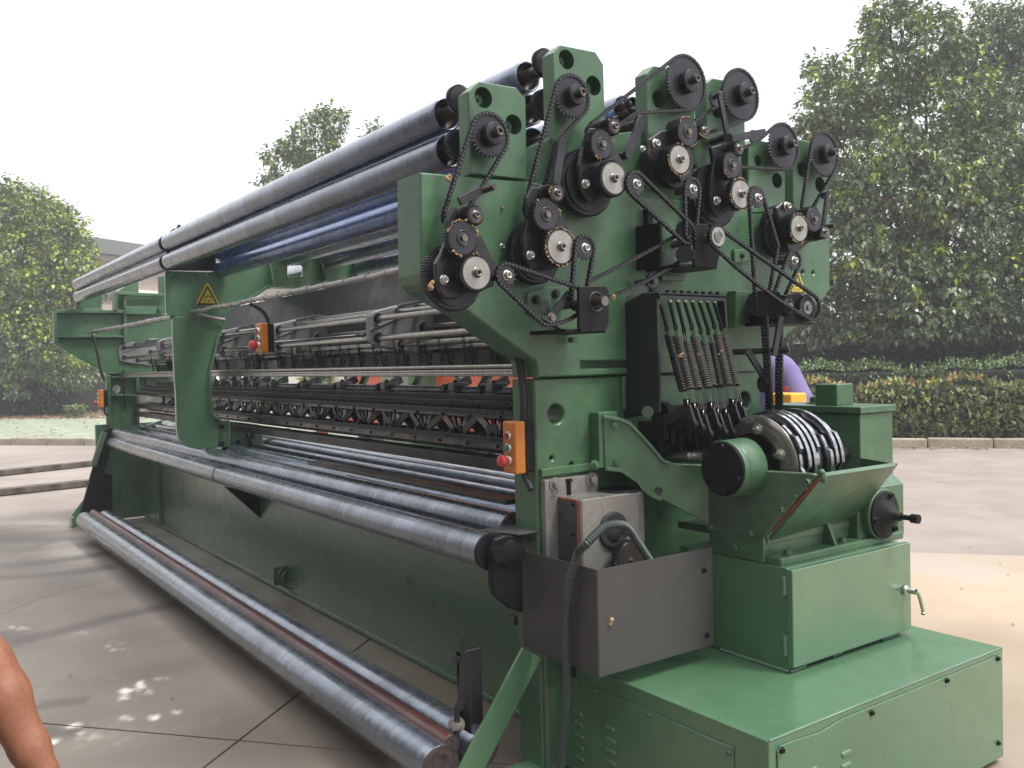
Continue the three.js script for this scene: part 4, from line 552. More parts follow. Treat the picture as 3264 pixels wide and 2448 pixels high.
// gear housing behind the drum with square breather and hand shaft
{
  const g = grp('gear_housing', mach); g.userData.label = 'green welded gear housing with square cap behind the drum';
  const xl = 3.30, z1 = -2.2, tl = onZ(F(1640, 268), z1), xr = onZ(F(1922, 330), z1).x, yt = tl.y;
  part('casing', box(xl, xr, 0.84, yt - 0.03, ZP + 0.0, z1, 0.005), M.green, g);
  part('lid', box(xl - 0.012, xr + 0.012, yt - 0.028, yt, ZP + 0.02, z1 + 0.012, 0.004), M.green, g);
  const b0 = onY(F(1390, 245), yt), b1 = onY(F(1620, 245), yt); const bx0 = b0.x, bx1 = b1.x, zc = (b0.z + b1.z) / 2;
  const cp = onZ(F(1395, 70), onY(F(1545, 250), yt).z), fx = onY(F(1545, 250), yt);
  part('square_cap', box(fx.x - 0.09, fx.x + 0.028, yt - 0.002, cp.y, fx.z - 0.11, fx.z, 0.006), M.green, g);
  const nb = onY(F(1235, 238), yt); bolt(g, v3(nb.x, yt - 0.001, nb.z), v3(0, 1, 0), M.green, 'big', 1.6);
  part('nose', prismX([[z1, 0.84], [z1 + 0.06, 0.84], [z1 + 0.06, 1.05], [z1, 1.10]], 3.19, xr - 0.02, 0.006), M.green, g);
  const c = onZ(F(1835, 1215), -2.11);
  part('round_boss', lathe([[0.001, -0.08], [0.104, -0.08], [0.104, 0], [0.098, 0.006], [0.001, 0.006]], c, DZ, 40), M.green, g);
  part('bearing_cover', lathe([[0.096, 0.004], [0.096, 0.013], [0.092, 0.016], [0.062, 0.018], [0.024, 0.056], [0.018, 0.06], [0.018, 0.078], [0.001, 0.078]], c, DZ, 40), M.gloss, g);
  part('hand_shaft', [rod(c.clone().add(v3(0, 0, 0.07)), c.clone().add(v3(0, 0, 0.135)), 0.011, 16), rod(c.clone().add(v3(0, 0, 0.125)), c.clone().add(v3(0, 0, 0.155)), 0.0185, 18)], M.gloss, g);
  for (const a of [70, 190, 310]) { const p = c.clone().add(v3(0.08 * Math.cos(a * DEG), 0.08 * Math.sin(a * DEG), 0.014)); bolt(g, p, DZ, M.gloss, 'cap', 1.5); }
}
// ------------------------------------------------------------------ cupboard with door, and the low cabinet it stands on
const YC = 0.45;
{
  const g = grp('door_cupboard', mach); g.userData.label = 'green cupboard with lever handle under the tub';
  const zd = -2.055, bl = onY(I(625, 990), YC), tl = onZ(I(607, 258), zd), tr = onZ(I(1415, 78), zd), br = onZ(I(1440, 690), zd);
  part('body', box(2.668, 3.39, YC + 0.003, 0.83, -2.62, zd - 0.03, 0.004), M.greenSmooth, g);
  part('door', box(2.66, (tr.x + br.x) / 2, YC + 0.022, tl.y, zd - 0.028, zd, 0.005), M.greenSmooth, g);
  for (const y of [[300, 430], [710, 845]]) { const p = onX(I(560, y[0]), 2.664), q = onX(I(565, y[1]), 2.664); part('hinge', rod(v3(2.658, p.y, zd - 0.034), v3(2.658, q.y, zd - 0.034), 0.0085, 12), M.weld, g); }
  const h = onZ(I(1378, 392), zd);
  part('door_handle', [lathe([[0.001, 0], [0.021, 0], [0.019, 0.012], [0.013, 0.018], [0.001, 0.018]], h, DZ, 24), rod(h.clone().add(v3(0, 0, 0.015)), h.clone().add(v3(0.0, 0, 0.05)), 0.011, 16), tube([h.clone().add(v3(-0.004, 0.008, 0.052)), h.clone().add(v3(0.012, -0.012, 0.056)), h.clone().add(v3(0.03, -0.06, 0.058)), h.clone().add(v3(0.036, -0.086, 0.06)), h.clone().add(v3(0.03, -0.092, 0.062))], 0.0075, 24, 8)], M.zinc, g);
  const wb = (x0, z0, x1, z1, n, sd) => { const r = rng(sd), pts = []; for (let i = 0; i <= n; i++) pts.push(v3(x0 + (x1 - x0) * i / n, YC + 0.004 + 0.003 * r(), z0 + (z1 - z0) * i / n + 0.003 * (r() - 0.5))); part('weld_bead', tube(pts, 0.006, n * 2, 6), M.weld, g); };
  wb(2.662, -2.4, 2.662, zd - 0.02, 12, 3); wb(2.664, zd - 0.02, 2.76, zd - 0.025, 8, 4); wb(2.93, zd - 0.03, 2.99, zd - 0.03, 5, 8); wb(3.25, zd - 0.03, 3.36, zd - 0.03, 6, 9);
}
{
  const g = grp('base_cabinet', mach); g.userData.label = 'low green cabinet with louvred panels in the foreground';
  const fl = onY(I(440, 1447), YC), fr = onY(I(2060, 790), YC), zf = (fl.z + fr.z) / 2, x0 = fl.x, x1 = fr.x;
  part('casing', box(x0, x1, 0.02, YC, -2.66, zf, 0.006), M.greenSmooth, g);
  part('plinth', box(x0 + 0.03, x1 - 0.03, 0.002, 0.03, -2.64, zf - 0.03), M.black, g);
  // sheet panels screwed on the front and the left side
  const pf = [onZ(I(490, 1500), zf), onZ(I(520, 1462), zf), onZ(I(2035, 842), zf)]; const fx0 = pf[0].x, fx1 = pf[2].x, fyt = pf[1].y;
  part('front_panel', prismZ([[fx0, 0.03], [fx1, 0.03], [fx1, fyt], [fx0 + 0.33, fyt + 0.002], [fx0 + 0.2, fyt - 0.012], [fx0 + 0.06, fyt - 0.003], [fx0 + 0.012, fyt - 0.004], [fx0, fyt - 0.018]], zf + 0.001, zf + 0.006, 0.0012), M.greenSmooth, g);
  for (const [x, y] of [[525, 1508], [1150, 1247], [1672, 1022], [2026, 870], [2030, 1457]]) bolt(g, onZ(I(x, y), zf + 0.006), DZ, M.gloss, 'cap', 0.95, 'screw');
  const sl = [onX(H(690, 840), x0), onX(H(1970, 1400), x0)];
  part('side_panel', prismX([[sl[0].z, 0.03], [sl[1].z, 0.03], [sl[1].z, sl[1].y + 0.0], [sl[0].z, sl[1].y + 0.004]], x0 - 0.006, x0 - 0.001, 0.0012), M.greenSmooth, g);
  for (const [x, y] of [[700, 880], [985, 1002], [1372, 1175], [1935, 1438], [708, 1310]]) bolt(g, onX(H(x, y), x0 - 0.006), v3(-1, 0, 0), M.greenDusty, 'cap', 0.85, 'screw');
  // pressed louvres, each open below
  const lo = new THREE.SphereGeometry(1, 14, 8, 0, Math.PI * 2, 0, Math.PI / 2);
  const louvre = (p, n, l) => { const o = sh(new THREE.Mesh(LV, M.greenSmooth)); o.name = 'louvre'; o.position.copy(p); o.quaternion.setFromRotationMatrix(new THREE.Matrix4().makeBasis(new THREE.Vector3().crossVectors(v3(0, 1, 0), n), v3(0, 1, 0), n)); g.add(o); };
  const LV = (() => { const s = new THREE.CapsuleGeometry(0.0085, 0.036, 6, 14); s.rotateZ(Math.PI / 2); s.scale(1, 1.15, 0.75); return metreUV(s); })();
  for (let i = 0; i < 6; i++) louvre(onX(H(868 + i * 3, 1160 + i * 80), x0 - 0.006), v3(-1, 0, 0)); for (let i = 0; i < 5; i++) louvre(onX(H(1092 + i * 3, 1270 + i * 80), x0 - 0.006), v3(-1, 0, 0));
  for (let i = 0; i < 4; i++) louvre(onZ(I(975, 1530 + i * 85), zf + 0.006), DZ); for (let i = 0; i < 4; i++) louvre(onZ(I(735, 1650 + i * 85), zf + 0.006), DZ);
  part('edge_bead', tube([v3(x0 + 0.004, YC - 0.002, zf - 0.002), v3((x0 + x1) / 2, YC - 0.001, zf - 0.002), v3(x1 - 0.004, YC - 0.002, zf - 0.002)], 0.004, 12, 6), M.weld, g);
}
// ------------------------------------------------------------------ silver gear case on the column, sheet guard, hose
{
  const g = grp('gear_case', mach); g.userData.label = 'rough silver-painted gear case with black side cover';
  const xg = 2.10, zc = onX(G(835, 950), xg).z, yt = onX(G(835, 950), xg).y, a = pz(G, 490, 775, ZP + 0.0), b = pz(G, 970, 728, ZP);
  const wR = onZ(G(1390, 900), zc - 0.05).x;
  part('mounting_plate', box(a.x + 0.005, b.x, yt - 0.3, a.y, ZP - 0.018, ZP + 0.012, 0.004), M.silver, g);
  for (const [x, y] of [[605, 812], [925, 768]]) bolt(g, pz(G, x, y, ZP + 0.012), DZ, M.silver, 'big', 1.15);
  part('case', prismY([[xg, ZP], [xg, zc - 0.006], [xg + 0.006, zc], [wR - 0.08, zc], [wR - 0.03, zc - 0.02], [wR, zc - 0.07], [wR, ZP]], 0.62, yt, 0.005), M.silver, g);
  part('top_rim', lathe([[0.07, 0], [0.085, 0], [0.085, 0.006], [0.07, 0.008]], v3(wR - 0.1, yt, zc - 0.085), v3(0, 1, 0), 32), M.gloss, g);
  part('lid', lathe([[0.001, 0.003], [0.07, 0.003]], v3(wR - 0.1, yt, zc - 0.085), v3(0, 1, 0), 32), M.gloss, g);
  const cz0 = onX(G(535, 1000), xg).z, cz1 = onX(G(805, 1000), xg).z;
  part('side_cover', prismX([[cz0, 0.68], [cz1, 0.68], [cz1, yt - 0.012], [cz0, yt - 0.012]], xg - 0.008, xg, 0.002), M.panel, g);
  for (const [x, y] of [[545, 945], [768, 990], [545, 1175], [772, 1248]]) bolt(g, onX(G(x, y), xg - 0.008), v3(-1, 0, 0), M.gloss, 'small', 1.1, 'screw');
  part('primer_edge', bar(v3(xg - 0.003, yt - 0.005, cz0), v3(xg - 0.003, yt - 0.005, cz1), 0.006, 0.004, v3(1, 0, 0)), M.primer, g); part('primer_edge', bar(v3(xg - 0.003, yt - 0.005, cz1 + 0.004), v3(xg - 0.003, 0.72, cz1 + 0.004), 0.006, 0.004, v3(1, 0, 0)), M.primer, g);
  const s0 = onY(G(730, 905), yt); part('oil_plug', [rod(s0, s0.clone().add(v3(0, 0.052, 0)), 0.0085, 14), rod(s0.clone().add(v3(0, 0.05, 0)), s0.clone().add(v3(0, 0.062, 0)), 0.0145, 6)], M.gloss, g);
  const c = onZ(G(1115, 1215), zc); part('bearing_cap', lathe([[0.070, 0], [0.070, 0.008], [0.066, 0.012], [0.048, 0.012], [0.042, 0.006], [0.03, 0.022], [0.001, 0.022]], c, DZ, 40), M.rubber, g);
  const w = onZ(G(1275, 1490), zc + 0.06); setAt('gear', gearGeo(0.078, 46, 0.006, 0.032), M.gear, g, w); setAt('gear_face', metreUV(new THREE.CylinderGeometry(0.064, 0.064, 0.004, 40).rotateX(Math.PI / 2)), M.rustySteel, g, w); bolt(g, w.clone().add(v3(0, 0, 0.002)), DZ, M.steel, 'hex', 1.2);
}
{
  const g = grp('sheet_guard', mach); g.userData.label = 'bent grey sheet steel guard';
  const xs = 1.985, ct = onX(D2(1289, 1229), xs), cb = onX(D2(1300, 1462), xs), lt = onX(D2(1126, 1190), xs), lb = onX(D2(1130, 1400), xs), rt = onZ(D2(1530, 1186), ct.z), rb = onZ(D2(1532, 1405), ct.z);
  const yT = (ct.y + lt.y) / 2, yB = (cb.y + lb.y) / 2;
  part('sheet', prismY([[xs, lt.z], [xs, ct.z - 0.004], [xs + 0.004, ct.z], [rt.x, ct.z], [rt.x, ct.z - 0.0025], [xs + 0.005, ct.z - 0.0025], [xs + 0.0025, ct.z - 0.006], [xs + 0.0025, lt.z]], yB, yT, 0.0004), M.sheet, g);
  part('end_flange', box(rt.x - 0.002, rt.x + 0.025, yB, yT, ct.z - 0.006, ct.z - 0.003, 0.0008), M.sheet, g);
  for (const y of [[1755, 150], [1775, 608]]) bolt(g, onZ(H(...y), ct.z + 0.001), DZ, M.gloss, 'cap', 1, 'screw');
  grease(g, onZ(H(1100, 505), ct.z), 0.003, 1, 4, 2, ct.z + 0.002, 0.008); grease(g, onZ(H(1095, 530), ct.z), 0.002, 1, 4, 2, ct.z + 0.002, 0.007);
  // ribbed hose from the gear case over the guard to the ground
  const hp = [onZ(G(1440, 1480), -2.36), onZ(G(1340, 1330), -2.35), onZ(G(1240, 1190), -2.34), onZ(G(1160, 1165), -2.33), onZ(G(1040, 1190), -2.33), onZ(G(880, 1340), -2.32), onX(H(870, 30), xs - 0.02), onX(H(815, 200), xs - 0.03), onX(H(790, 450), xs - 0.028), onX(H(785, 700), xs - 0.028), onX(H(795, 930), xs - 0.025), onX(H(785, 1150), xs - 0.02), onX(H(760, 1400), xs - 0.02), onX(H(740, 1600), xs - 0.02)];
  const e = hp[hp.length - 1]; hp.push(v3(e.x - 0.02, 0.03, e.z + 0.01), v3(e.x - 0.15, 0.02, e.z + 0.1));
  const cv = new THREE.CatmullRomCurve3(hp, false, 'centripetal'), len = cv.getLength(), n = Math.round(len / 0.0022), tg = new THREE.TubeGeometry(cv, n, 1, 10, false), p = tg.attributes.position; cv.arcLengthDivisions = 400; cv.updateArcLengths();
  for (let i = 0; i <= n; i++) { const c = cv.getPointAt(i / n), r = 0.0135 + (i % 4 < 2 ? 0.0022 : -0.0012); for (let j = 0; j <= 10; j++) { const k = i * 11 + j, v = v3(p.getX(k), p.getY(k), p.getZ(k)).sub(c).normalize().multiplyScalar(r).add(c); p.setXYZ(k, v.x, v.y, v.z); } }
  tg.computeVertexNormals(); const o = part('ribbed_hose', tg, M.hose, mach); o.userData.label = 'dark ribbed hose bending over the sheet guard';
  part('hose_fitting', rod(onZ(G(1230, 1240), -2.36), onZ(G(1230, 1240), -2.33), 0.016, 6), M.gear, mach);
}
// brace and foot at the near end, post for the floor rollers
{
  const g = grp('foot_brace', mach), z = ZP - 0.02; g.userData.label = 'light green diagonal brace of the near foot';
  const a = pz(U, 962, 500, z), b = pz(U, 345, 1655, z), c = pz(U, 1140, 600, z), d = pz(U, 600, 1655, z); const ext = (p, q, y) => { const t = (y - p.y) / (q.y - p.y); return [p.x + (q.x - p.x) * t, y]; };
  part('brace', prismZ([[a.x, a.y], [c.x, c.y], ext(c, d, 0.05), ext(a, b, 0.05)], z - 0.012, z, 0.002), M.greenSmooth, g);
  part('foot', box(1.42, 2.1, 0, 0.05, z - 0.1, z), M.greenSmooth, g);
  part('column_edge', box(pz(U, 1150, 700, z).x, pz(U, 1190, 700, z).x, 0.02, 0.75, z - 0.1, z + 0.012), M.greenDusty, g);
  part('angle', box(pz(U, 870, 210, z - 0.2).x, pz(U, 980, 210, z - 0.2).x, pz(U, 870, 290, z - 0.2).y, pz(U, 870, 205, z - 0.2).y, z - 0.25, z - 0.2), M.greenDusty, g);
}
{
  const g = grp('roller_post', mach), z = -2.78; g.userData.label = 'black post carrying the floor rollers at the near end';
  const pt = (x, y) => pz(U, x, y, z);
  const l = pt(410, 560), r = pt(605, 530), rb = pt(640, 1400);
  part('channel', box(l.x, r.x, 0.02, l.y, z - 0.07, z - 0.03, 0.004), M.black, g); part('channel_web', box(l.x, l.x + 0.006, 0.02, l.y, z - 0.07, z + 0.02, 0.002), M.black, g);
  part('flat_bar', prismZ(xy(U, [[370, 380], [402, 382], [405, 1000], [385, 1100], [352, 1120], [355, 1659], [310, 1659], [310, 1080], [342, 1000], [370, 560]], z + 0.02), z + 0.006, z + 0.02, 0.002), M.black, g);
  part('catch', bar(pt(250, 578), pt(335, 605), 0.02, 0.03, DZ), M.black, g); bolt(g, pt(320, 1235), v3(-0.7, 0, 0.7), M.zinc, 'big', 1.3);
  part('foot_plate', box(1.45, 1.95, 0.0, 0.02, z - 0.1, z + 0.03), M.black, g);
}
{
  const g = grp('roller_bracket', mach), z = -2.74; g.userData.label = 'black bracket at the near end of the take-up roller';
  part('side_plate', prismZ(xy(G, [[45, 1380], [75, 1300], [170, 1262], [330, 1270], [330, 1950], [200, 1900], [80, 1800], [48, 1700]], z), z - 0.03, z, 0.006), M.gloss, g);
  const c = pz(G, 235, 1430, z); part('bearing', lathe([[0.055, 0], [0.052, 0.006], [0.03, 0.006], [0.028, 0.012], [0.001, 0.012]], c, DZ, 32), M.gloss, g);
  part('cap_plate', prismY([[1.86, -2.9], [2.04, -2.9], [2.04, -2.72], [1.93, -2.72]], pz(G, 300, 1250, z).y, pz(G, 300, 1250, z).y + 0.006, 0.001), M.sheet, g);
}
{
  const g = grp('roller_bracket', mach), z = ZF + 0.12; g.userData.label = 'black slanting bracket at the far end of the rollers';
  const x = (list) => list.map(([a, b]) => { const v = pz(O, a, b, z); return [v.x, v.y]; });
  part('side_plate', prismZ(x([[790, 170], [830, 152], [880, 160], [905, 190], [900, 300], [830, 320], [780, 500], [850, 510], [850, 800], [700, 830], [600, 870], [600, 840], [690, 500]]), z - 0.06, z, 0.006), M.gloss, g);
  part('edge', bar(pz(O, 790, 180, z + 0.02), pz(O, 705, 440, z + 0.02), 0.05, 0.06, DZ), M.greenDusty, g);
  part('foot', prismZ(x([[545, 825], [640, 700], [680, 690], [690, 955], [556, 970]]), z - 0.1, z - 0.07, 0.006), M.greenSmooth, g); part('foot', box(pz(O, 545, 900, z).x - 0.01, pz(O, 560, 900, z).x, 0.0, pz(O, 545, 825, z).y, z - 0.1, z + 0.04), M.greenSmooth, g);
}
// ------------------------------------------------------------------ take-up rollers between the frames
function takeUp(a, b, r, m, label, name = 'take_up_roller') { const g = grp(name, mach); if (label) g.userData.label = label; part('film_wrap', rod(b, a, r, 44, r, true), m, g); const d = a.clone().sub(b).normalize(); part('end_cap', lathe([[r, 0], [r * 0.95, 0.006], [r * 0.5, 0.01], [0.001, 0.01]], b, d.clone().negate(), 28), m, g); part('end_cap', lathe([[r, 0], [r * 0.97, 0.004], [r * 0.55, 0.004], [0.001, 0.004]], a, d, 28), M.rustySteel, g); return g; }
{
  const an = pz(P, 1915, 795, -2.78), bf = onZ(AF(222, 855), ZF + 0.2), g = takeUp(an, bf, 0.0655, M.film, 'thick silver film-wrapped take-up roller along the front');
  const d = an.clone().sub(bf), s = onX(AF(1390, 1200), an.x).z, c = bf.clone().addScaledVector(d, (s - bf.z) / d.z); part('sleeve_band', rod(c.clone().addScaledVector(d, -0.0022), c.clone().addScaledVector(d, 0.0022), 0.0668, 40, 0.0668, true), M.rustySteel, g);
  part('journal', rod(an, an.clone().add(v3(0, 0, 0.06)), 0.03, 20), M.gloss, g);
  part('end_disc', rod(an.clone().add(v3(0, 0, -0.012)), an.clone().add(v3(0, 0, 0.004)), 0.069, 36), M.gloss, g);
  const rows = [[2.035, P, 2140, 645, AF, 440, 790, M.film, 0.0655], [2.20, P, 2140, 545, AF, 530, 715, M.filmDark, 0.06], [2.37, P, 2140, 462, AF, 640, 690, M.filmDark, 0.06], [2.52, P, 2140, 385, AF, 730, 645, M.filmDark, 0.06], [2.68, P, 2140, 330, AF, 820, 612, M.film, 0.055]];
  for (const [x, q, u, w, q2, u2, w2, m, r] of rows) { const a = onX(q(u, w), x), b = onX(q2(u2, w2), x); const yz = (z) => a.y + (b.y - a.y) * (z - a.z) / (b.z - a.z); if (x > 2.1 && x < 2.6) { takeUp(v3(x, yz(-2.9), -2.9), v3(x, yz(ZM + 0.02), ZM + 0.02), r, m); takeUp(v3(x, yz(ZM - 0.1), ZM - 0.1), v3(x, yz(ZF + 0.2), ZF + 0.2), r, M.film); } else takeUp(v3(x, yz(-2.9), -2.9), v3(x, yz(ZF + 0.2), ZF + 0.2), r, m); }
  part('end_rail', bar(onX(AF(560, 690), 2.1), onX(AF(880, 565), 2.75), 0.03, 0.03, DZ), M.dark, mach);
  part('hanging_bracket', prismZ(xy(P, [[30, 330], [320, 585], [350, 600], [475, 600], [475, 470], [440, 430]], ZM + 0.25), ZM + 0.23, ZM + 0.25, 0.003), M.gloss, mach);
  for (const z of [-4.2, -8.3]) part('roller_saddle', box(2.1, 2.7, 0.82, 0.9, z - 0.01, z + 0.01), M.dark, mach);
}
// three long rollers near the floor
const floorR = (pn, pf, y, r, m, label, zn) => { const a = onY(D2(...pn), y), b = onY(O(...pf), y); const t = (z) => v3(a.x + (b.x - a.x) * (z - a.z) / (b.z - a.z), y, z); return takeUp(t(zn || -2.74), t(-9.4), r, m, label, 'floor_roller'); };
floorR([985, 1679], [665, 864], 0.185, 0.076, M.film, 'outer silver film-wrapped roller near the floor', -2.72);
floorR([985, 1618], [748, 824], 0.24, 0.037, M.oxide, 'dark red painted roller between two silver floor rollers');
floorR([992, 1586], [840, 850], 0.19, 0.068, M.film, 'inner silver film-wrapped roller near the floor');
// ------------------------------------------------------------------ chromed guide rods and cast hangers
const ZN = -2.9;
const XR1 = 2.16, zH = onX(N(425, 320), XR1).z;
const HO = [[425, 320, 92], [430, 493, 100], [600, 262, 66], [775, 212, 52], [825, 395, 80], [632, 545, 84], [822, 580, 78]].map(([x, y, h]) => hole(N, x, y, h, zH));
const rods = HO.map((h, i) => { const g = part('guide_rod', rod(v3(h.x, h.y, ZF + 0.15), v3(h.x, h.y, -2.86), [0.0145, 0.0155, 0.0145, 0.0145, 0.0145, 0.0145, 0.014][i], 18), M.chrome, mach); g.userData.label = 'chromed guide rod running the length of the machine'; return v3(h.x, h.y, ZN); });
{
  const zOf = (q, x, y) => onX(q(x, y), XR1).z;
  const zs = [zH, zOf(M_, 880, 562), zOf(M_, 222, 605), zOf(AG, 1750, 1165), zOf(AG, 1155, 1225)];
  const z0 = zs[0], o = xy(N, [[352, 420], [352, 300], [372, 268], [400, 252], [600, 200], [820, 155], [960, 160], [965, 600], [850, 640], [800, 640], [690, 600], [560, 595], [440, 570], [385, 540], [356, 500]], z0);
  const hl = HO;
  const pk = [[[545, 265], [560, 240], [480, 262], [470, 290], [520, 285]], [[650, 215], [735, 195], [725, 225], [665, 240]], [[820, 175], [920, 170], [905, 190], [815, 190]]].map((l) => xy(N, l, z0));
  const body = prismZ(o, z0 - 0.045, z0, 0.006, hl); body.translate(0, 0, -z0);
  const rims = join(...hl.map((h) => metreUV(new THREE.TorusGeometry(h.r * 1.22, 0.0035, 6, 24).translate(h.x, h.y, 0.0005))), ...hl.map((h) => metreUV(new THREE.CylinderGeometry(h.r * 1.25, h.r * 1.25, 0.01, 24, 1, true).rotateX(Math.PI / 2).translate(h.x, h.y, -0.004))));
  const ribs = join(...[[0, 6], [10, 13], [4, 5]].map(([a, b]) => bar(v3(o[a][0], o[a][1], 0.004), v3(o[b][0], o[b][1], 0.004), 0.006, 0.01, DZ)), ...pk.map((l) => prismZ(l, -0.001, 0.003, 0.001)));
  const bush = join(...hl.map((h) => metreUV(new THREE.CylinderGeometry(h.r * 0.86, h.r * 0.86, 0.05, 20, 1, true).rotateX(Math.PI / 2).translate(h.x, h.y, -0.02))));
  zs.forEach((z, i) => { const g = grp('rod_hanger', mach); g.userData.label = ['nearest grey cast hanger on the guide rods', 'grey cast hanger right of the orange control box', 'grey cast hanger left of the orange control box', 'grey cast hanger at the centre frame', 'farthest grey cast hanger'][i]; g.position.z = z; part('plate', body, M.hanger, g); part('boss', rims, M.hanger, g); part('rib', ribs, M.hanger, g); part('bush', bush, M.rubber, g); });
}
// grey sheet behind the rods
part('back_panel', prismX([[ZF + 0.35, 1.62], [-2.9, 1.62], [-2.9, 2.13], [ZF + 0.75, 2.13]], 2.5, 2.506, 0.001), M.panel, mach).userData.label = 'long dark grey sheet panel';
part('panel_foot', box(2.42, 2.5, 1.56, 1.66, ZF + 0.3, -2.9), M.dark, mach);
// thread eyes: pairs of wires with small coils hanging under the rods
{
  const y1 = rods[1].y - 0.008, x = rods[1].x + 0.02, r = rng(77);
  const coil = new THREE.TorusGeometry(0.0155, 0.0032, 6, 16);
  for (let i = 0; i < 58; i++) {
    const z = -3.02 - i * 0.112 * (0.96 + 0.08 * r()); if (Math.abs(z - ZM) < 0.1) continue;
    const g = grp('thread_guide', mach), dx = (i % 2) * 0.1, y = y1 - dx * 0.3, gs = [];
    gs.push(rod(v3(x + dx, y, z), v3(x + dx + 0.02, y - 0.155, z), 0.0026, 5), rod(v3(x + dx, y, z - 0.016), v3(x + dx + 0.02, y - 0.165, z - 0.016), 0.0026, 5));
    part('wire', gs, M.gloss, g);
    for (let k = 0; k < 2; k++) { const o = sh(new THREE.Mesh(coil, M.gloss)); o.name = 'coil'; o.position.set(x + dx + 0.018, y - 0.07 - 0.042 * k, z + 0.018 - 0.012 * k); o.rotation.y = 0.5 + 0.3 * r(); g.add(o); }
  }
}
// thin polished rods below
for (const [u, w, r, zz] of [[1545, 738, 0.0075, -2.93], [1655, 777, 0.0062, ZN], [1660, 803, 0.0062, ZN], [1660, 816, 0.005, ZN]]) { const p = onX(N(u, w), 2.09); part('thin_rod', rod(v3(p.x, p.y, ZF + 0.12), v3(p.x, p.y, Math.max(zz, p.z)), r * 1.15, 14), M.chrome, mach); }
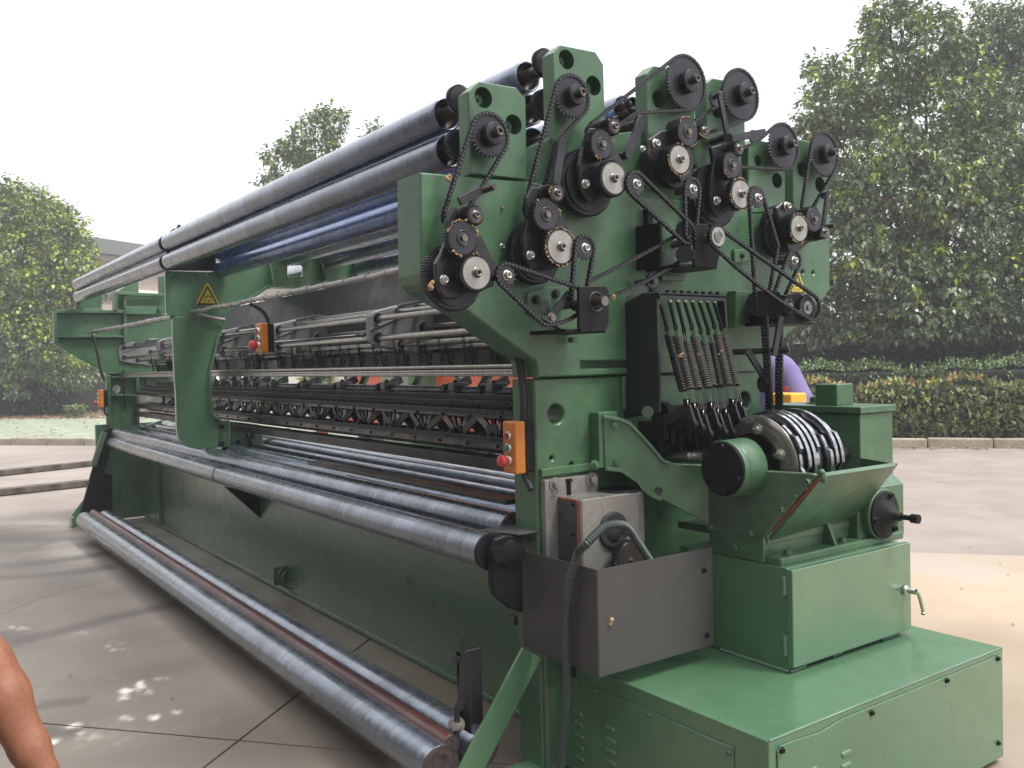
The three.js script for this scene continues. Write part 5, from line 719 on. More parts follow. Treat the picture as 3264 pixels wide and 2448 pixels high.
// ------------------------------------------------------------------ needle beds: bars with rows of needles, shaft with clamps, V struts and levers
{
  const X = 2.22, zA = -2.9, zB = ZF + 0.2;
  const yAt = (u, w, x) => onX(N(u, w), x).y;
  const sx = 2.46, sy = yAt(1400, 965, sx);
  part('swing_shaft', rod(v3(sx, sy, zB), v3(sx, sy, zA), 0.027, 24), M.needle, mach);
  const zC = [[90, 935], [480, 945], [1085, 965], [1420, 965]].map(([u, w]) => onX(N(u, w), sx - 0.04).z), zC2 = [[200, 1200], [465, 1210], [788, 1218], [1160, 1230]].map(([u, w]) => onX(M_(u, w), sx - 0.04).z);
  for (const z of [...zC, ...zC2, -7.0, -7.5, -8.0, -8.6]) { const g = grp('shaft_clamp', mach); part('jaw', [box(sx - 0.05, sx + 0.04, sy + 0.003, sy + 0.045, z - 0.03, z + 0.03), box(sx - 0.05, sx + 0.04, sy - 0.045, sy - 0.003, z - 0.03, z + 0.03)], M.cast, g); bolt(g, v3(sx - 0.02, sy + 0.045, z), v3(0, 1, 0), M.dark, 'hex', 1); part('lever', bar(v3(sx, sy + 0.01, z - 0.06), v3(sx + 0.12, sy + 0.06, z - 0.08), 0.05, 0.02, DZ), M.dark, g); part('collar', rod(v3(sx, sy, z - 0.13), v3(sx, sy, z - 0.09), 0.04, 20), M.dark, g); }
  // V struts behind the shaft, in green
  for (let i = 0; i < 9; i++) { const z = -3.35 - i * 0.72, g = grp('v_strut', mach); part('strut', bar(v3(2.62, sy + 0.16, z + 0.22), v3(2.58, sy - 0.12, z), 0.045, 0.03, v3(1, 0, 0)), M.greenSmooth, g); part('strut', bar(v3(2.62, sy + 0.16, z - 0.2), v3(2.58, sy - 0.12, z), 0.045, 0.03, v3(1, 0, 0)), M.greenSmooth, g); }
  // two comb bars
  for (const [u, w, x, h, m] of [[1600, 1055, X + 0.1, 0.03, M.needle], [1600, 1100, X + 0.07, 0.014, M.dark], [1600, 1190, X + 0.02, 0.024, M.needle], [1500, 1440, X, 0.042, M.needle]]) {
    const y = yAt(u, w, x), g = grp('comb_bar', mach); part('bar', box(x, x + 0.05, y - h / 2, y + h / 2, zB, zA, 0.004), m, g); part('lip', box(x - 0.012, x, y + h * 0.2, y + h * 0.42, zB, zA, 0.003), M.dark, g);
    const tg = box(-0.006, 0.006, 0, 0.02, -0.0045, 0.0045, 0.001), n = 330, im = new THREE.InstancedMesh(tg, M.cast, n), m4 = new THREE.Matrix4(), r = rng(9 + u + w);
    for (let i = 0; i < n; i++) { m4.makeRotationZ(0.3 + 0.2 * r()).setPosition(x - 0.006, y + h * 0.42, zA - 0.01 - i * (zA - zB - 0.02) / n); im.setMatrixAt(i, m4); } im.name = 'needle_row'; im.userData.kind = 'stuff'; sh(im); g.add(im);
    for (let i = 0; i < 26; i++) bolt(g, v3(x - 0.002, y - 0.004, zA - 0.12 - i * 0.25), v3(-1, 0, 0), M.dark, 'small', 1, 'screw');
  }
  // fans of levers between the bars
  const yT = yAt(1500, 1205, X + 0.04), yB = yAt(1450, 1395, X + 0.04), r = rng(31);
  for (let i = 0; i < 19; i++) {
    const z = -3.0 - i * 0.335, g = grp('lever_fan', mach);
    for (const [dz0, dz1, w] of [[-0.16, 0.02, 0.036], [-0.075, 0.045, 0.028], [0.0, 0.07, 0.026], [0.075, 0.09, 0.026], [0.17, 0.1, 0.034]]) part('lever', bar(v3(X + 0.05 + 0.02 * r(), yT + 0.01, z + dz0), v3(X + 0.03, yB + 0.03, z + dz1 - 0.03), w * (0.9 + 0.2 * r()), 0.014, v3(1, 0, 0)), r() < 0.4 ? M.cast : M.needle, g);
    part('cross_lever', bar(v3(X + 0.09, yT + 0.01, z + 0.14), v3(X + 0.09, yB, z - 0.12), 0.04, 0.014, v3(1, 0, 0)), M.dark, g); part('cross_lever', bar(v3(X + 0.1, yT + 0.01, z - 0.02), v3(X + 0.1, yB, z + 0.16), 0.05, 0.014, v3(1, 0, 0)), M.dark, g);
    part('pivot', rod(v3(X, yB + 0.03, z + 0.02), v3(X + 0.06, yB + 0.03, z + 0.02), 0.017, 14), M.dark, g); bolt(g, v3(X - 0.002, yB + 0.03, z + 0.02), v3(-1, 0, 0), M.dark, 'hex', 1.1); bolt(g, v3(X - 0.002, yB + 0.05, z + 0.1), v3(-1, 0, 0), M.dark, 'hex', 0.9); bolt(g, v3(X - 0.002, yB + 0.02, z - 0.07), v3(-1, 0, 0), M.dark, 'hex', 0.9);
    if (i % 3 === 1) part('link_plate', box(X - 0.004, X + 0.004, yB + 0.02, yB + 0.075, z - 0.02, z + 0.07), M.dark, g);
  }
  part('lower_rail', box(X - 0.02, X + 0.08, yB - 0.12, yB - 0.07, zB, zA, 0.004), M.dark, mach);
  part('bed_backing', box(X + 0.13, X + 0.16, yT - 0.02, yT + 0.05, zB, zA, 0.004), M.dark, mach); part('bed_backing', box(X + 0.12, X + 0.14, yB - 0.07, yB + 0.02, zB, zA, 0.004), M.dark, mach);  // dark strips added to close the bright gaps behind the levers
  part('front_shelf', box(2.0, 2.08, yB - 0.21, yB - 0.19, -4.9, zA, 0.003), M.dark, mach);
}
// ------------------------------------------------------------------ taped cable runs and hoses
function cable(pts, r, label, ties) { const cv = new THREE.CatmullRomCurve3(pts, false, 'centripetal'), len = cv.getLength(), n = Math.round(len / 0.02), tg = new THREE.TubeGeometry(cv, n, r, 10), p = tg.attributes.position, rr = rng(pts.length * 7), g = grp('cable_run', mach); g.userData.label = label; const nz = lattice(3, 256, 16); for (let i = 0; i <= n; i++) { const c = cv.getPointAt(i / n); for (let j = 0; j <= 10; j++) { const k = i * 11 + j, s = 0.8 + 0.45 * nz(i * 0.45, (j % 10) * 0.8), v = v3(p.getX(k), p.getY(k), p.getZ(k)).sub(c).multiplyScalar(s).add(c); p.setXYZ(k, v.x, v.y, v.z); } } tg.computeVertexNormals(); part('taped_bundle', metreUV(tg), M.tape, g); for (let i = 1; i < ties; i++) { const t = i / ties, c = cv.getPointAt(t), d = cv.getTangentAt(t); part('cable_tie', [new THREE.TorusGeometry(r * 1.12, 0.0025, 6, 16).applyQuaternion(new THREE.Quaternion().setFromUnitVectors(DZ, d)).translate(c.x, c.y, c.z), new THREE.BoxGeometry(0.008, 0.012, 0.008).translate(c.x, c.y + r * 1.25, c.z)].map((q) => metreUV(q)), M.tape, g); } return g; }
{
  const x0 = pz(AE, 300, 1180, ZM + 0.03), e = pz(C, 118, 862, -2.92), pt = (q, x, y, t) => { const p = onP(q(x, y), x0, v3(e.z - x0.z, 0, -(e.x - x0.x)).normalize()); return p; };
  cable([pt(AE, 290, 1180), pt(AE, 480, 1155), pt(AE, 700, 1100), pt(AE, 1000, 1055), pt(AE, 1300, 985), pt(AE, 1700, 915), pt(AE, 2150, 815), pt(L, 1280, 620), pt(L, 1600, 560), pt(L, 1900, 500), e, e.clone().add(v3(0.12, 0.01, 0.01))], 0.0125, 'grey taped cable run along the middle of the machine', 16);
  const s = pz(AG, 660, 995, ZF + 0.12), e2 = pz(AG, 1895, 772, ZM - 0.04), nn = v3(e2.z - s.z, 0, -(e2.x - s.x)).normalize(), pu = (x, y) => onP(AG(x, y), s, nn);
  cable([s, pu(800, 965), pu(1000, 930), pu(1200, 895), pu(1450, 845), pu(1700, 795), e2], 0.0165, 'grey taped cable run at the far end', 12);
  const z = ZM + 0.03; part('tape_tail', tube([pz(AE, 310, 1180, z), pz(AE, 450, 1235, z), pz(AE, 650, 1290, z), pz(AE, 860, 1328, z)], 0.0145, 16, 8), M.tape, mach);
  part('tape_tail', tube([pz(AG, 700, 995, ZF + 0.13), pz(AG, 690, 1020, ZF + 0.13), pz(AG, 712, 1040, ZF + 0.13)], 0.015, 8, 8), M.tape, mach);
  const h = (q, l, zz, r, lb) => { const o = part('hose', tube(l.map(([a, b]) => pz(q, a, b, zz)), r, 40, 10), M.rubber, mach); o.userData.label = lb; };
  h(AE, [[1310, 1040], [1450, 1110], [1560, 1210], [1620, 1320], [1635, 1400]], pt(AE, 1310, 1045).z - 0.02, 0.011, 'black hose from the cable run to the hanging control box');
  h(AG, [[680, 1040], [720, 1160], [770, 1350], [795, 1500], [830, 1620], [870, 1720]], ZF + 0.13, 0.014, 'black hose on the far frame');
  const zz = onX(G(345, 260), 2.0).z; const b = (x, y) => onX(N(x, y), 2.0); part('hose', tube([b(1635, 620), b(1665, 680), b(1690, 800), b(1708, 950), b(1715, 1100), b(1712, 1225)].map((p) => p.add(v3(0, 0, -0.0))), 0.0155, 40, 12), M.rubber, mach).userData.label = 'black hose running down the near column';
  part('hose', tube([onX(G(330, 700), 1.99), onX(G(350, 770), 1.995), onX(G(380, 820), 2.0), onX(G(395, 860), 2.0)], 0.0125, 16, 10), M.rubber, mach);
}
// ------------------------------------------------------------------ orange push-button boxes
function controlBox(x1, yTop, yBot, z0, z1, dOrange, dBlack, label) {   // buttons look to -x
  const g = grp('control_box', mach); g.userData.label = label; const h = yTop - yBot, xb = x1 - dBlack, xo = xb - dOrange, zc = (z0 + z1) / 2, w = z1 - z0;
  part('back_shell', box(xb, x1, yBot + 0.004, yTop - 0.004, z0, z1, 0.006), M.gloss, g); part('cover', box(xo, xb, yBot, yTop, z0 - 0.001, z1 + 0.001, 0.007), M.orange, g);
  const btn = (f, m, name, r, l) => { const y = yTop - h * f; part('button_ring', lathe([[r * 1.35, 0], [r * 1.35, 0.008], [r * 1.1, 0.011], [r * 1.0, 0.008]], v3(xo, y, zc), v3(-1, 0, 0), 20), M.zinc, g); part(name, lathe([[r, 0], [r, l], [r * 0.9, l + 0.003], [0.001, l + 0.003]], v3(xo, y, zc), v3(-1, 0, 0), 20), m, g); };
  btn(0.28, M.redDark, 'stop_button', w * 0.17, 0.012); btn(0.51, M.greenBtn, 'start_button', w * 0.17, 0.012);
  const y = yTop - h * 0.745; part('emergency_stop', lathe([[w * 0.17, 0], [w * 0.17, 0.014], [w * 0.22, 0.018], [w * 0.28, 0.03], [w * 0.28, 0.038], [w * 0.25, 0.045], [0.001, 0.049]], v3(xo, y, zc), v3(-1, 0, 0), 24), M.red, g); part('button_ring', lathe([[w * 0.24, 0], [w * 0.24, 0.009], [w * 0.17, 0.011]], v3(xo, y, zc), v3(-1, 0, 0), 20), M.zinc, g);
  for (const [yy, zz] of [[yTop - 0.012, z0 + 0.01], [yTop - 0.012, z1 - 0.01], [yBot + 0.012, z0 + 0.01], [yBot + 0.012, z1 - 0.01]]) bolt(g, v3(xo, yy, zz), v3(-1, 0, 0), M.orange, 'small', 0.7, 'screw');
  return g;
}
{
  const a = onX(G(432, 500), 2.02), z1 = a.z, t = pz(G, 345, 255, z1), b = pz(G, 345, 718, z1), l = pz(G, 255, 480, z1), m = pz(G, 348, 480, z1), back = onX(G(147, 480), l.x);
  controlBox(2.018, t.y, b.y, back.z, z1, m.x - l.x, 2.018 - m.x, 'orange control box on the near column');
}
{
  const x = 1.62, r = onX(M_(760, 650), x), z1 = r.z, t = pz(M_, 755, 475, z1), b = pz(M_, 755, 825, z1), l = pz(M_, 680, 650, z1), m = pz(M_, 758, 650, z1), e = pz(M_, 830, 650, z1), back = onX(M_(605, 650), l.x);
  controlBox(e.x, t.y, b.y, back.z, z1, m.x - l.x, e.x - m.x, 'orange control box hanging in front of the guide rods'); part('box_bracket', rod(v3(e.x - 0.005, t.y - 0.1, z1 - 0.04), v3(2.16, t.y - 0.06, z1 - 0.04), 0.006, 10), M.cast, mach);
}
{
  const z1 = ZF + 0.1, t = pz(Yz(1340, 800)), b = pz(Yz(1340, 1030)); function Yz(x, y) { return [x, y]; } function pz(p) { return onZ([0 + p[0] / 4.148, 1050 + p[1] / 4.148], z1); }
  const l = pz([1310, 900]), m = pz([1372, 900]), e = pz([1430, 900]); controlBox(e.x, t.y, b.y, z1 - 0.085, z1, m.x - l.x, e.x - m.x, 'orange control box on the far column');
  part('hose', tube([pz([1392, 1020]), pz([1385, 1080]), pz([1400, 1120]), pz([1430, 1135])], 0.011, 20, 8), M.rubber, mach);
}
// ------------------------------------------------------------------ yellow warning triangles
function triangleTexture(full) {
  const c = document.createElement('canvas'); c.width = c.height = 512; const x = c.getContext('2d'); x.fillStyle = '#c9b53f'; x.fillRect(0, 0, 512, 512);
  const tri = (s, col) => { x.fillStyle = col; x.beginPath(); const cx = 256, cy = 312; [[0, -1], [0.87, 0.5], [-0.87, 0.5]].forEach(([a, b], i) => { const px = cx + a * s * 1.02, py = cy + b * s; i ? x.lineTo(px, py) : x.moveTo(px, py); }); x.closePath(); x.fill(); };
  x.lineJoin = 'round'; tri(245, '#2a2420'); tri(178, '#c6b03a');
  if (full) {
    x.fillStyle = '#2a2420'; x.fillRect(186, 262, 150, 20); x.fillRect(200, 296, 54, 20); x.beginPath(); x.moveTo(180, 306); x.lineTo(204, 294); x.lineTo(204, 318); x.fill(); x.beginPath(); x.moveTo(176, 272); x.lineTo(200, 260); x.lineTo(200, 284); x.fill(); x.fillRect(298, 296, 40, 12); x.fillRect(306, 308, 28, 10);
    // four characters, stroke by stroke, in a 10 x 10 box each
    const ch = [[[5, 0, 5, 3], [2, 1, 3, 3], [8, 1, 7, 3], [1, 4, 9, 4], [9, 4, 9, 9.5], [1, 9.5, 9, 9.5], [1, 6.8, 9, 6.8]], [[1, 4, 0.3, 8], [3, 3, 3, 8.6], [3, 8.6, 7, 8.8], [7, 8.8, 7.4, 7], [5, 2, 6, 4.5], [8, 3, 9.6, 6]], [[2.6, 0.4, 3.4, 1.8], [7.4, 0.4, 6.6, 1.8], [1, 2.6, 9, 2.6], [0.2, 4.6, 9.8, 4.6], [5, 1, 4.6, 4.6], [4.2, 4.6, 0.6, 7.4], [5.8, 4.6, 9.6, 7.2], [3.2, 6.2, 6.8, 6.2], [6.8, 6.2, 6.8, 7.8], [3.2, 7.8, 6.8, 7.8], [3.2, 6.2, 3.2, 9.6], [3.2, 9.6, 7.8, 9.6], [7.8, 9.6, 8, 8.6]], [[3.6, 0.6, 5, 2], [5, 2, 4, 5.6], [4, 5.6, 0.4, 9.6], [5, 2, 6.2, 6], [6.2, 6, 9.8, 9.6]]];
    x.strokeStyle = '#3a3122'; x.lineWidth = 4.6; ch.forEach((s, i) => { const ox = 150 + i * 56, oy = 334; for (const [a, b, d, e] of s) { x.beginPath(); x.moveTo(ox + a * 4.4, oy + b * 4.3); x.lineTo(ox + d * 4.4, oy + e * 4.3); x.stroke(); } });
    x.fillStyle = '#7a6420'; x.font = 'bold 19px sans-serif'; x.textAlign = 'center'; x.fillText('Beware of involvement', 256, 398);
  }
  const t = new THREE.CanvasTexture(c); t.colorSpace = THREE.SRGBColorSpace; t.flipY = true; return t;
}
function sign(p0, p1, p2, z, full, label) {   // apex, lower right, lower left in world x, y
  const r = 0.14, pts = []; const P_ = [p0, p1, p2]; for (let i = 0; i < 3; i++) { const a = P_[(i + 2) % 3], b = P_[i], c = P_[(i + 1) % 3]; for (const t of [0, 0.5, 1]) { const u = [b[0] + (a[0] - b[0]) * r * (1 - t), b[1] + (a[1] - b[1]) * r * (1 - t)], w = [b[0] + (c[0] - b[0]) * r * t, b[1] + (c[1] - b[1]) * r * t]; pts.push([u[0] * (1 - t) + w[0] * t, u[1] * (1 - t) + w[1] * t]); } }
  const g = extr(pts, 0.002, 0); g.translate(0, 0, z); const p = g.attributes.position, uv = g.attributes.uv; const xa = (p1[0] + p2[0]) / 2, hw = (p1[0] - p2[0]) / 2, yt = p0[1], yb = (p1[1] + p2[1]) / 2;
  for (let i = 0; i < p.count; i++) { const v = (p.getY(i) - yb) / (yt - yb); uv.setXY(i, 0.5 + (p.getX(i) - xa - (p0[0] - xa) * v) / hw * 0.5, 0.14 + 0.86 * v); }
  const o = part('warning_sign', g, mat(lin(1, 1, 1), 0.45, 0, { map: triangleTexture(full) }), mach); o.userData.label = label; return o;
}
sign(xy(AE, [[557, 640]], ZM)[0], xy(AE, [[785, 1080]], ZM)[0], xy(AE, [[343, 1062]], ZM)[0], ZM + 0.001, true, 'yellow triangular warning sign with black pictogram on the centre frame');
sign(xy(D, [[1638, 858]], ZP)[0], xy(D, [[1712, 1065]], ZP)[0], xy(D, [[1545, 1075]], ZP)[0], ZP + 0.001, true, 'yellow triangular warning sign behind the chains');
// ------------------------------------------------------------------ ground: concrete slabs, road, kerb, footpath, verge
const kA = onY(D2(100, 962), 0), kB = onY(D2(2100, 968), 0), kE = kB.clone().sub(kA).normalize(), kN = v3(kE.z, 0, -kE.x);   // along the kerb (to the right), and away from the camera
if (kN.dot(v3(kA.x, 0, kA.z)) < 0) kN.negate();
const sAt = (p, t) => onP(p, kp(0, t), kN).sub(kA).dot(kE);
const kp = (s, t, y = 0) => kA.clone().addScaledVector(kE, s).addScaledVector(kN, t).setY(y);
const ROADW = 8.6;
const clipHalf = (poly, o, n) => { const out = []; for (let i = 0; i < poly.length; i++) { const a = poly[i], b = poly[(i + 1) % poly.length], da = (a[0] - o.x) * n.x + (a[1] - o.z) * n.z, db = (b[0] - o.x) * n.x + (b[1] - o.z) * n.z; if (da <= 0) out.push(a); if (da * db < 0) { const t = da / (da - db); out.push([a[0] + (b[0] - a[0]) * t, a[1] + (b[1] - a[1]) * t]); } } return out; };
const YX0 = -13, YZ0 = -23, YS = 30;
function yardTexture() {
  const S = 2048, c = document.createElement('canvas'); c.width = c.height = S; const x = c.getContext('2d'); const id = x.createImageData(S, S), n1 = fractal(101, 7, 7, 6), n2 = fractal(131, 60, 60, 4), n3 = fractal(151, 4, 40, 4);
  for (let j = 0; j < S; j++) for (let i = 0; i < S; i++) { const u = i / S, v = j / S, wx = YX0 + u * YS, wz = YZ0 + v * YS; const a = n1(u, v) - 0.5, b = n2(u, v) - 0.5, d = n3(u, v) - 0.5; const dustAndSun = smooth(1.0, 6.5, wx + 0.55 * (wz + 6) * 0.4 + a * 3); const l = 100 + a * 40 + b * 30 + d * 14; const k = (j * S + i) * 4, de = (wx - kA.x) * kN.x + (wz - kA.z) * kN.z + ROADW, mx = 1 - smooth(-1.9, 0.1, de + a * 3.5 + b * 1.2 + d * 1.5); id.data[k] = 158 + (l + 5 + dustAndSun * 72 - 158) * mx; id.data[k + 1] = 149 + (l - 2 + dustAndSun * 60 - 149) * mx; id.data[k + 2] = 143 + (l - 11 + dustAndSun * 48 - 143) * mx; id.data[k + 3] = 255; }  // pale dust rightward; sunlit right and shaded left also put into the colour
  x.putImageData(id, 0, 0);
  const t = (p) => { const w = onY(p, 0); return [(w.x - YX0) / YS * S, (w.z - YZ0) / YS * S]; };
  const stroke = (q, l, w, col) => { x.strokeStyle = col; x.lineCap = 'butt'; x.lineJoin = 'round'; for (const [f, al] of [[1.5, 0.35], [1.15, 0.5], [0.8, 0.7], [0.5, 0.6]]) { x.lineWidth = w * S / YS * f; x.globalAlpha = al * 0.33; x.beginPath(); l.forEach(([a, b], i) => { const p = t(q(a, b)); i ? x.lineTo(...p) : x.moveTo(...p); }); x.stroke(); } x.globalAlpha = 1; };
  const tyre = '#4a4340';   // old tyre tracks and oil
  stroke(O, [[-200, 690], [150, 705], [420, 700], [720, 660], [900, 640]], 0.22, tyre); stroke(O, [[-200, 830], [100, 850], [400, 835], [560, 822]], 0.26, tyre); stroke(O, [[-100, 985], [200, 1000], [500, 985], [900, 940], [1150, 890]], 0.24, tyre); stroke(O, [[-200, 1190], [120, 1190], [420, 1160], [800, 1100], [1150, 1040]], 0.2, tyre); stroke(O, [[-50, 1290], [250, 1270], [600, 1240], [850, 1200]], 0.22, tyre);
  stroke(Q, [[-100, 430], [100, 380], [330, 310], [640, 235], [900, 165], [1250, 90], [1500, 20]], 0.16, tyre); stroke(Q, [[200, 870], [450, 840], [690, 815]], 0.12, tyre); stroke(Q, [[300, 1080], [480, 1060], [640, 1050]], 0.14, tyre); stroke(Q, [[-50, 290], [80, 330], [240, 345]], 0.2, tyre); stroke(O, [[20, 1560], [250, 1460], [500, 1380], [800, 1320]], 0.015, '#2c2624'); stroke(O, [[240, 1060], [430, 1010], [700, 975]], 0.02, '#2c2624');
  x.fillStyle = '#e9e5dc'; const r = rng(5);   // splashes of pale paint and scrapes
  const splash = (q, cx, cy, w, h, n, al) => { for (let i = 0; i < n; i++) { const p = t(q(cx + (r() - 0.5) * w, cy + (r() - 0.5) * h)), s = (0.004 + 0.017 * r() * r()) * S / YS; x.globalAlpha = al * 0.5 * (0.3 + 0.7 * r()); x.beginPath(); x.ellipse(p[0], p[1], s * (1 + 2 * r()), s, 2.2 + 0.6 * (r() - 0.5), 0, 7); x.fill(); } x.globalAlpha = 1; };
  splash(Q, 990, 770, 90, 80, 60, 0.9); splash(Q, 1095, 690, 60, 40, 34, 0.95); splash(Q, 1130, 740, 120, 60, 24, 0.8); splash(Q, 1300, 645, 200, 20, 20, 0.6); splash(Q, 1205, 950, 80, 40, 34, 0.7); splash(Q, 990, 950, 80, 40, 22, 0.5); splash(Q, 600, 1020, 110, 30, 24, 0.6); splash(Q, 690, 1100, 200, 60, 40, 0.4); splash(Q, 1380, 910, 60, 20, 14, 0.6); splash(Q, 400, 1145, 90, 20, 16, 0.6); splash(Q, 930, 390, 200, 80, 18, 0.6); splash(Q, 150, 250, 180, 30, 22, 0.8); splash(Q, 620, 285, 120, 20, 12, 0.7); splash(Q, 800, 1090, 700, 200, 60, 0.25); splash(Q, 900, 600, 1800, 900, 90, 0.25);
  const tx = new THREE.CanvasTexture(c); tx.colorSpace = THREE.SRGBColorSpace; tx.flipY = false; tx.magFilter = THREE.LinearFilter; return tx;
}
const groundBump = tex(512, 512, (u, v) => 0.5 + 0.5 * (nB(u, v) - 0.5) + 0.4 * (nA(u, v) - 0.5), false, 0.9);
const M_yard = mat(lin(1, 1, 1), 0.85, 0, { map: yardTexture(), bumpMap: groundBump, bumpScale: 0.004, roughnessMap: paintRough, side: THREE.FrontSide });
const roadMap = tex(512, 512, (u, v) => { const a = nA(u, v), b = nB(u, v), c = nC(u, v); const g = 0.78 + 0.1 * (a - 0.5) + 0.12 * (b - 0.5) + 0.1 * (c - 0.5); return [g + 0.02, g, g - 0.02]; }, true, 0.14);
const M_road = mat(lin(0.44, 0.395, 0.37), 0.9, 0, { map: roadMap, bumpMap: groundBump, bumpScale: 0.006 });
{
  const yard = new THREE.Group(); yard.name = 'concrete_yard'; yard.userData.kind = 'structure'; scene.add(yard);
  const ox = onY(Q(1870, 1130), 0), ja = onY(Q(2200, 875), 0).sub(ox).setY(0).normalize(), jb = v3(-ja.z, 0, ja.x), SL = 5.6;
  const uvOf = (g) => { const p = g.attributes.position, uv = g.attributes.uv; for (let i = 0; i < p.count; i++) uv.setXY(i, (p.getX(i) - YX0) / YS, (p.getZ(i) - YZ0) / YS); return g; };
  const gap = 0.006;
  for (let i = -5; i < 6; i++) for (let j = -5; j < 6; j++) {
    let poly = [[0, 0], [1, 0], [1, 1], [0, 1]].map(([a, b]) => { const s = (i + a) * SL + (a ? -gap : gap), t = (j + b) * SL + (b ? -gap : gap), p = ox.clone().addScaledVector(ja, s).addScaledVector(jb, t); return [p.x, p.z]; });
    poly = clipHalf(poly, kp(0, -ROADW), kN); if (poly.length < 3) continue;
    const inside = poly.some((p) => p[0] > YX0 - 4 && p[0] < YX0 + YS + 8 && p[1] > YZ0 - 4 && p[1] < YZ0 + YS + 6); if (!inside) continue;
    let ar = 0; poly.forEach((p, k) => { const q = poly[(k + 1) % poly.length]; ar += p[0] * q[1] - q[0] * p[1]; }); if (ar > 0) poly.reverse();
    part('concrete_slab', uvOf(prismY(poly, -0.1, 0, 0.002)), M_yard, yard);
  }
  struct('ground', new THREE.PlaneGeometry(900, 900).rotateX(-Math.PI / 2).translate(0, -0.12, 0), mat(lin(0.22, 0.19, 0.15), 0.95, 0, { map: roadMap }));
  const q = (s0, s1, t0, t1, y0, y1) => prismY([[s0, t1], [s1, t1], [s1, t0], [s0, t0]].map(([s, t]) => { const p = kp(s, t); return [p.x, p.z]; }), y0, y1, 0.002);
  struct('road', q(-70, 90, -ROADW + 0.008, -0.0, -0.1, -0.003), M_road);
  struct('footpath', q(-70, 12.2, 0.16, 13, -0.1, 0.12), mat(lin(0.40, 0.425, 0.36), 0.9, 0, { map: tex(512, 512, (u, v) => { const k = 8, bx = (u * k) % 1, by = (v * k * 2) % 1, e = Math.min(bx, 1 - bx, by, 1 - by) < 0.06 ? 0.86 : 1, cell = Math.sin(Math.floor(u * k) * 12.9 + Math.floor(v * k * 2) * 78.2) * 0.5; const g = (0.85 + 0.08 * cell + 0.2 * (nA(u, v) - 0.5) + 0.2 * (nC(u, v) - 0.5)) * e; return [g, g + 0.01, g - 0.03]; }, true, 0.6), bumpMap: groundBump, bumpScale: 0.004 }));
  struct('soil_verge', q(12.2, 90, 0.16, 13, -0.1, 0.10), mat(lin(0.075, 0.055, 0.04), 0.95, 0, { map: roadMap, bumpMap: groundBump, bumpScale: 0.02 }));
  const kerb = new THREE.Group(); kerb.name = 'kerb'; kerb.userData.kind = 'structure'; scene.add(kerb);
  const kg = [0, 1, 2].map((i) => { const g = new RoundedBoxGeometry(0.985, 0.25, 0.15, 2, 0.03), p = g.attributes.position, r = rng(i + 3); for (let k = 0; k < p.count; k++) p.setY(k, p.getY(k) + 0.006 * Math.sin(p.getX(k) * 9 + i * 2)); g.computeVertexNormals(); return metreUV(g); }), km = [lin(0.55, 0.47, 0.38), lin(0.60, 0.52, 0.43), lin(0.50, 0.43, 0.35)].map((c) => mat(c, 0.9, 0, { map: paintMap, bumpMap: groundBump, bumpScale: 0.008 })); km.forEach((m) => { m.map = paintMap; });
  const kr = rng(8); for (let i = -20; i < 42; i++) { const o = sh(new THREE.Mesh(kg[Math.floor(kr() * 3)], km[Math.floor(kr() * 3)])); o.name = 'kerb_stone'; o.position.copy(kp(i + 0.5, 0.075, 0.03 + 0.008 * kr())); o.rotation.y = Math.atan2(-kE.z, kE.x) + (kr() - 0.5) * 0.01; kerb.add(o); }
}
// perimeter wall of stained plaster
{
  const wm = mat(lin(0.66, 0.62, 0.55), 0.9, 0, { map: tex(1024, 512, (u, v) => { const a = nC(u * 2 % 1, v), b = nA(u * 3 % 1, v), c = nB(u * 2 % 1, v); const dk = smooth(0.46, 0.58, a * 0.6 + b * 0.4 + 0.16 * Math.abs(v - 0.45)), pe = smooth(0.6, 0.64, b); const g = 0.93 - 0.35 * dk + 0.12 * (c - 0.5); return [g - 0.03 * pe, g - 0.06 * pe, g - 0.1 * pe]; }, true, 0.16, 0.3), bumpMap: groundBump, bumpScale: 0.01 });
  const w = thing('perimeter_wall', 'long stained plaster wall behind the trees', 'wall'); const ang = Math.atan2(-kE.z, kE.x), c = kp(20, 13.1, 0);
  const g = metreUV(new THREE.BoxGeometry(150, 2.7, 0.24)); g.rotateY(ang); g.translate(c.x, 1.3, c.z); part('wall_face', g, wm, w); const g2 = metreUV(new RoundedBoxGeometry(150, 0.1, 0.34, 1, 0.02)); g2.rotateY(ang); g2.translate(c.x, 2.7, c.z); part('coping', g2, wm, w);
}
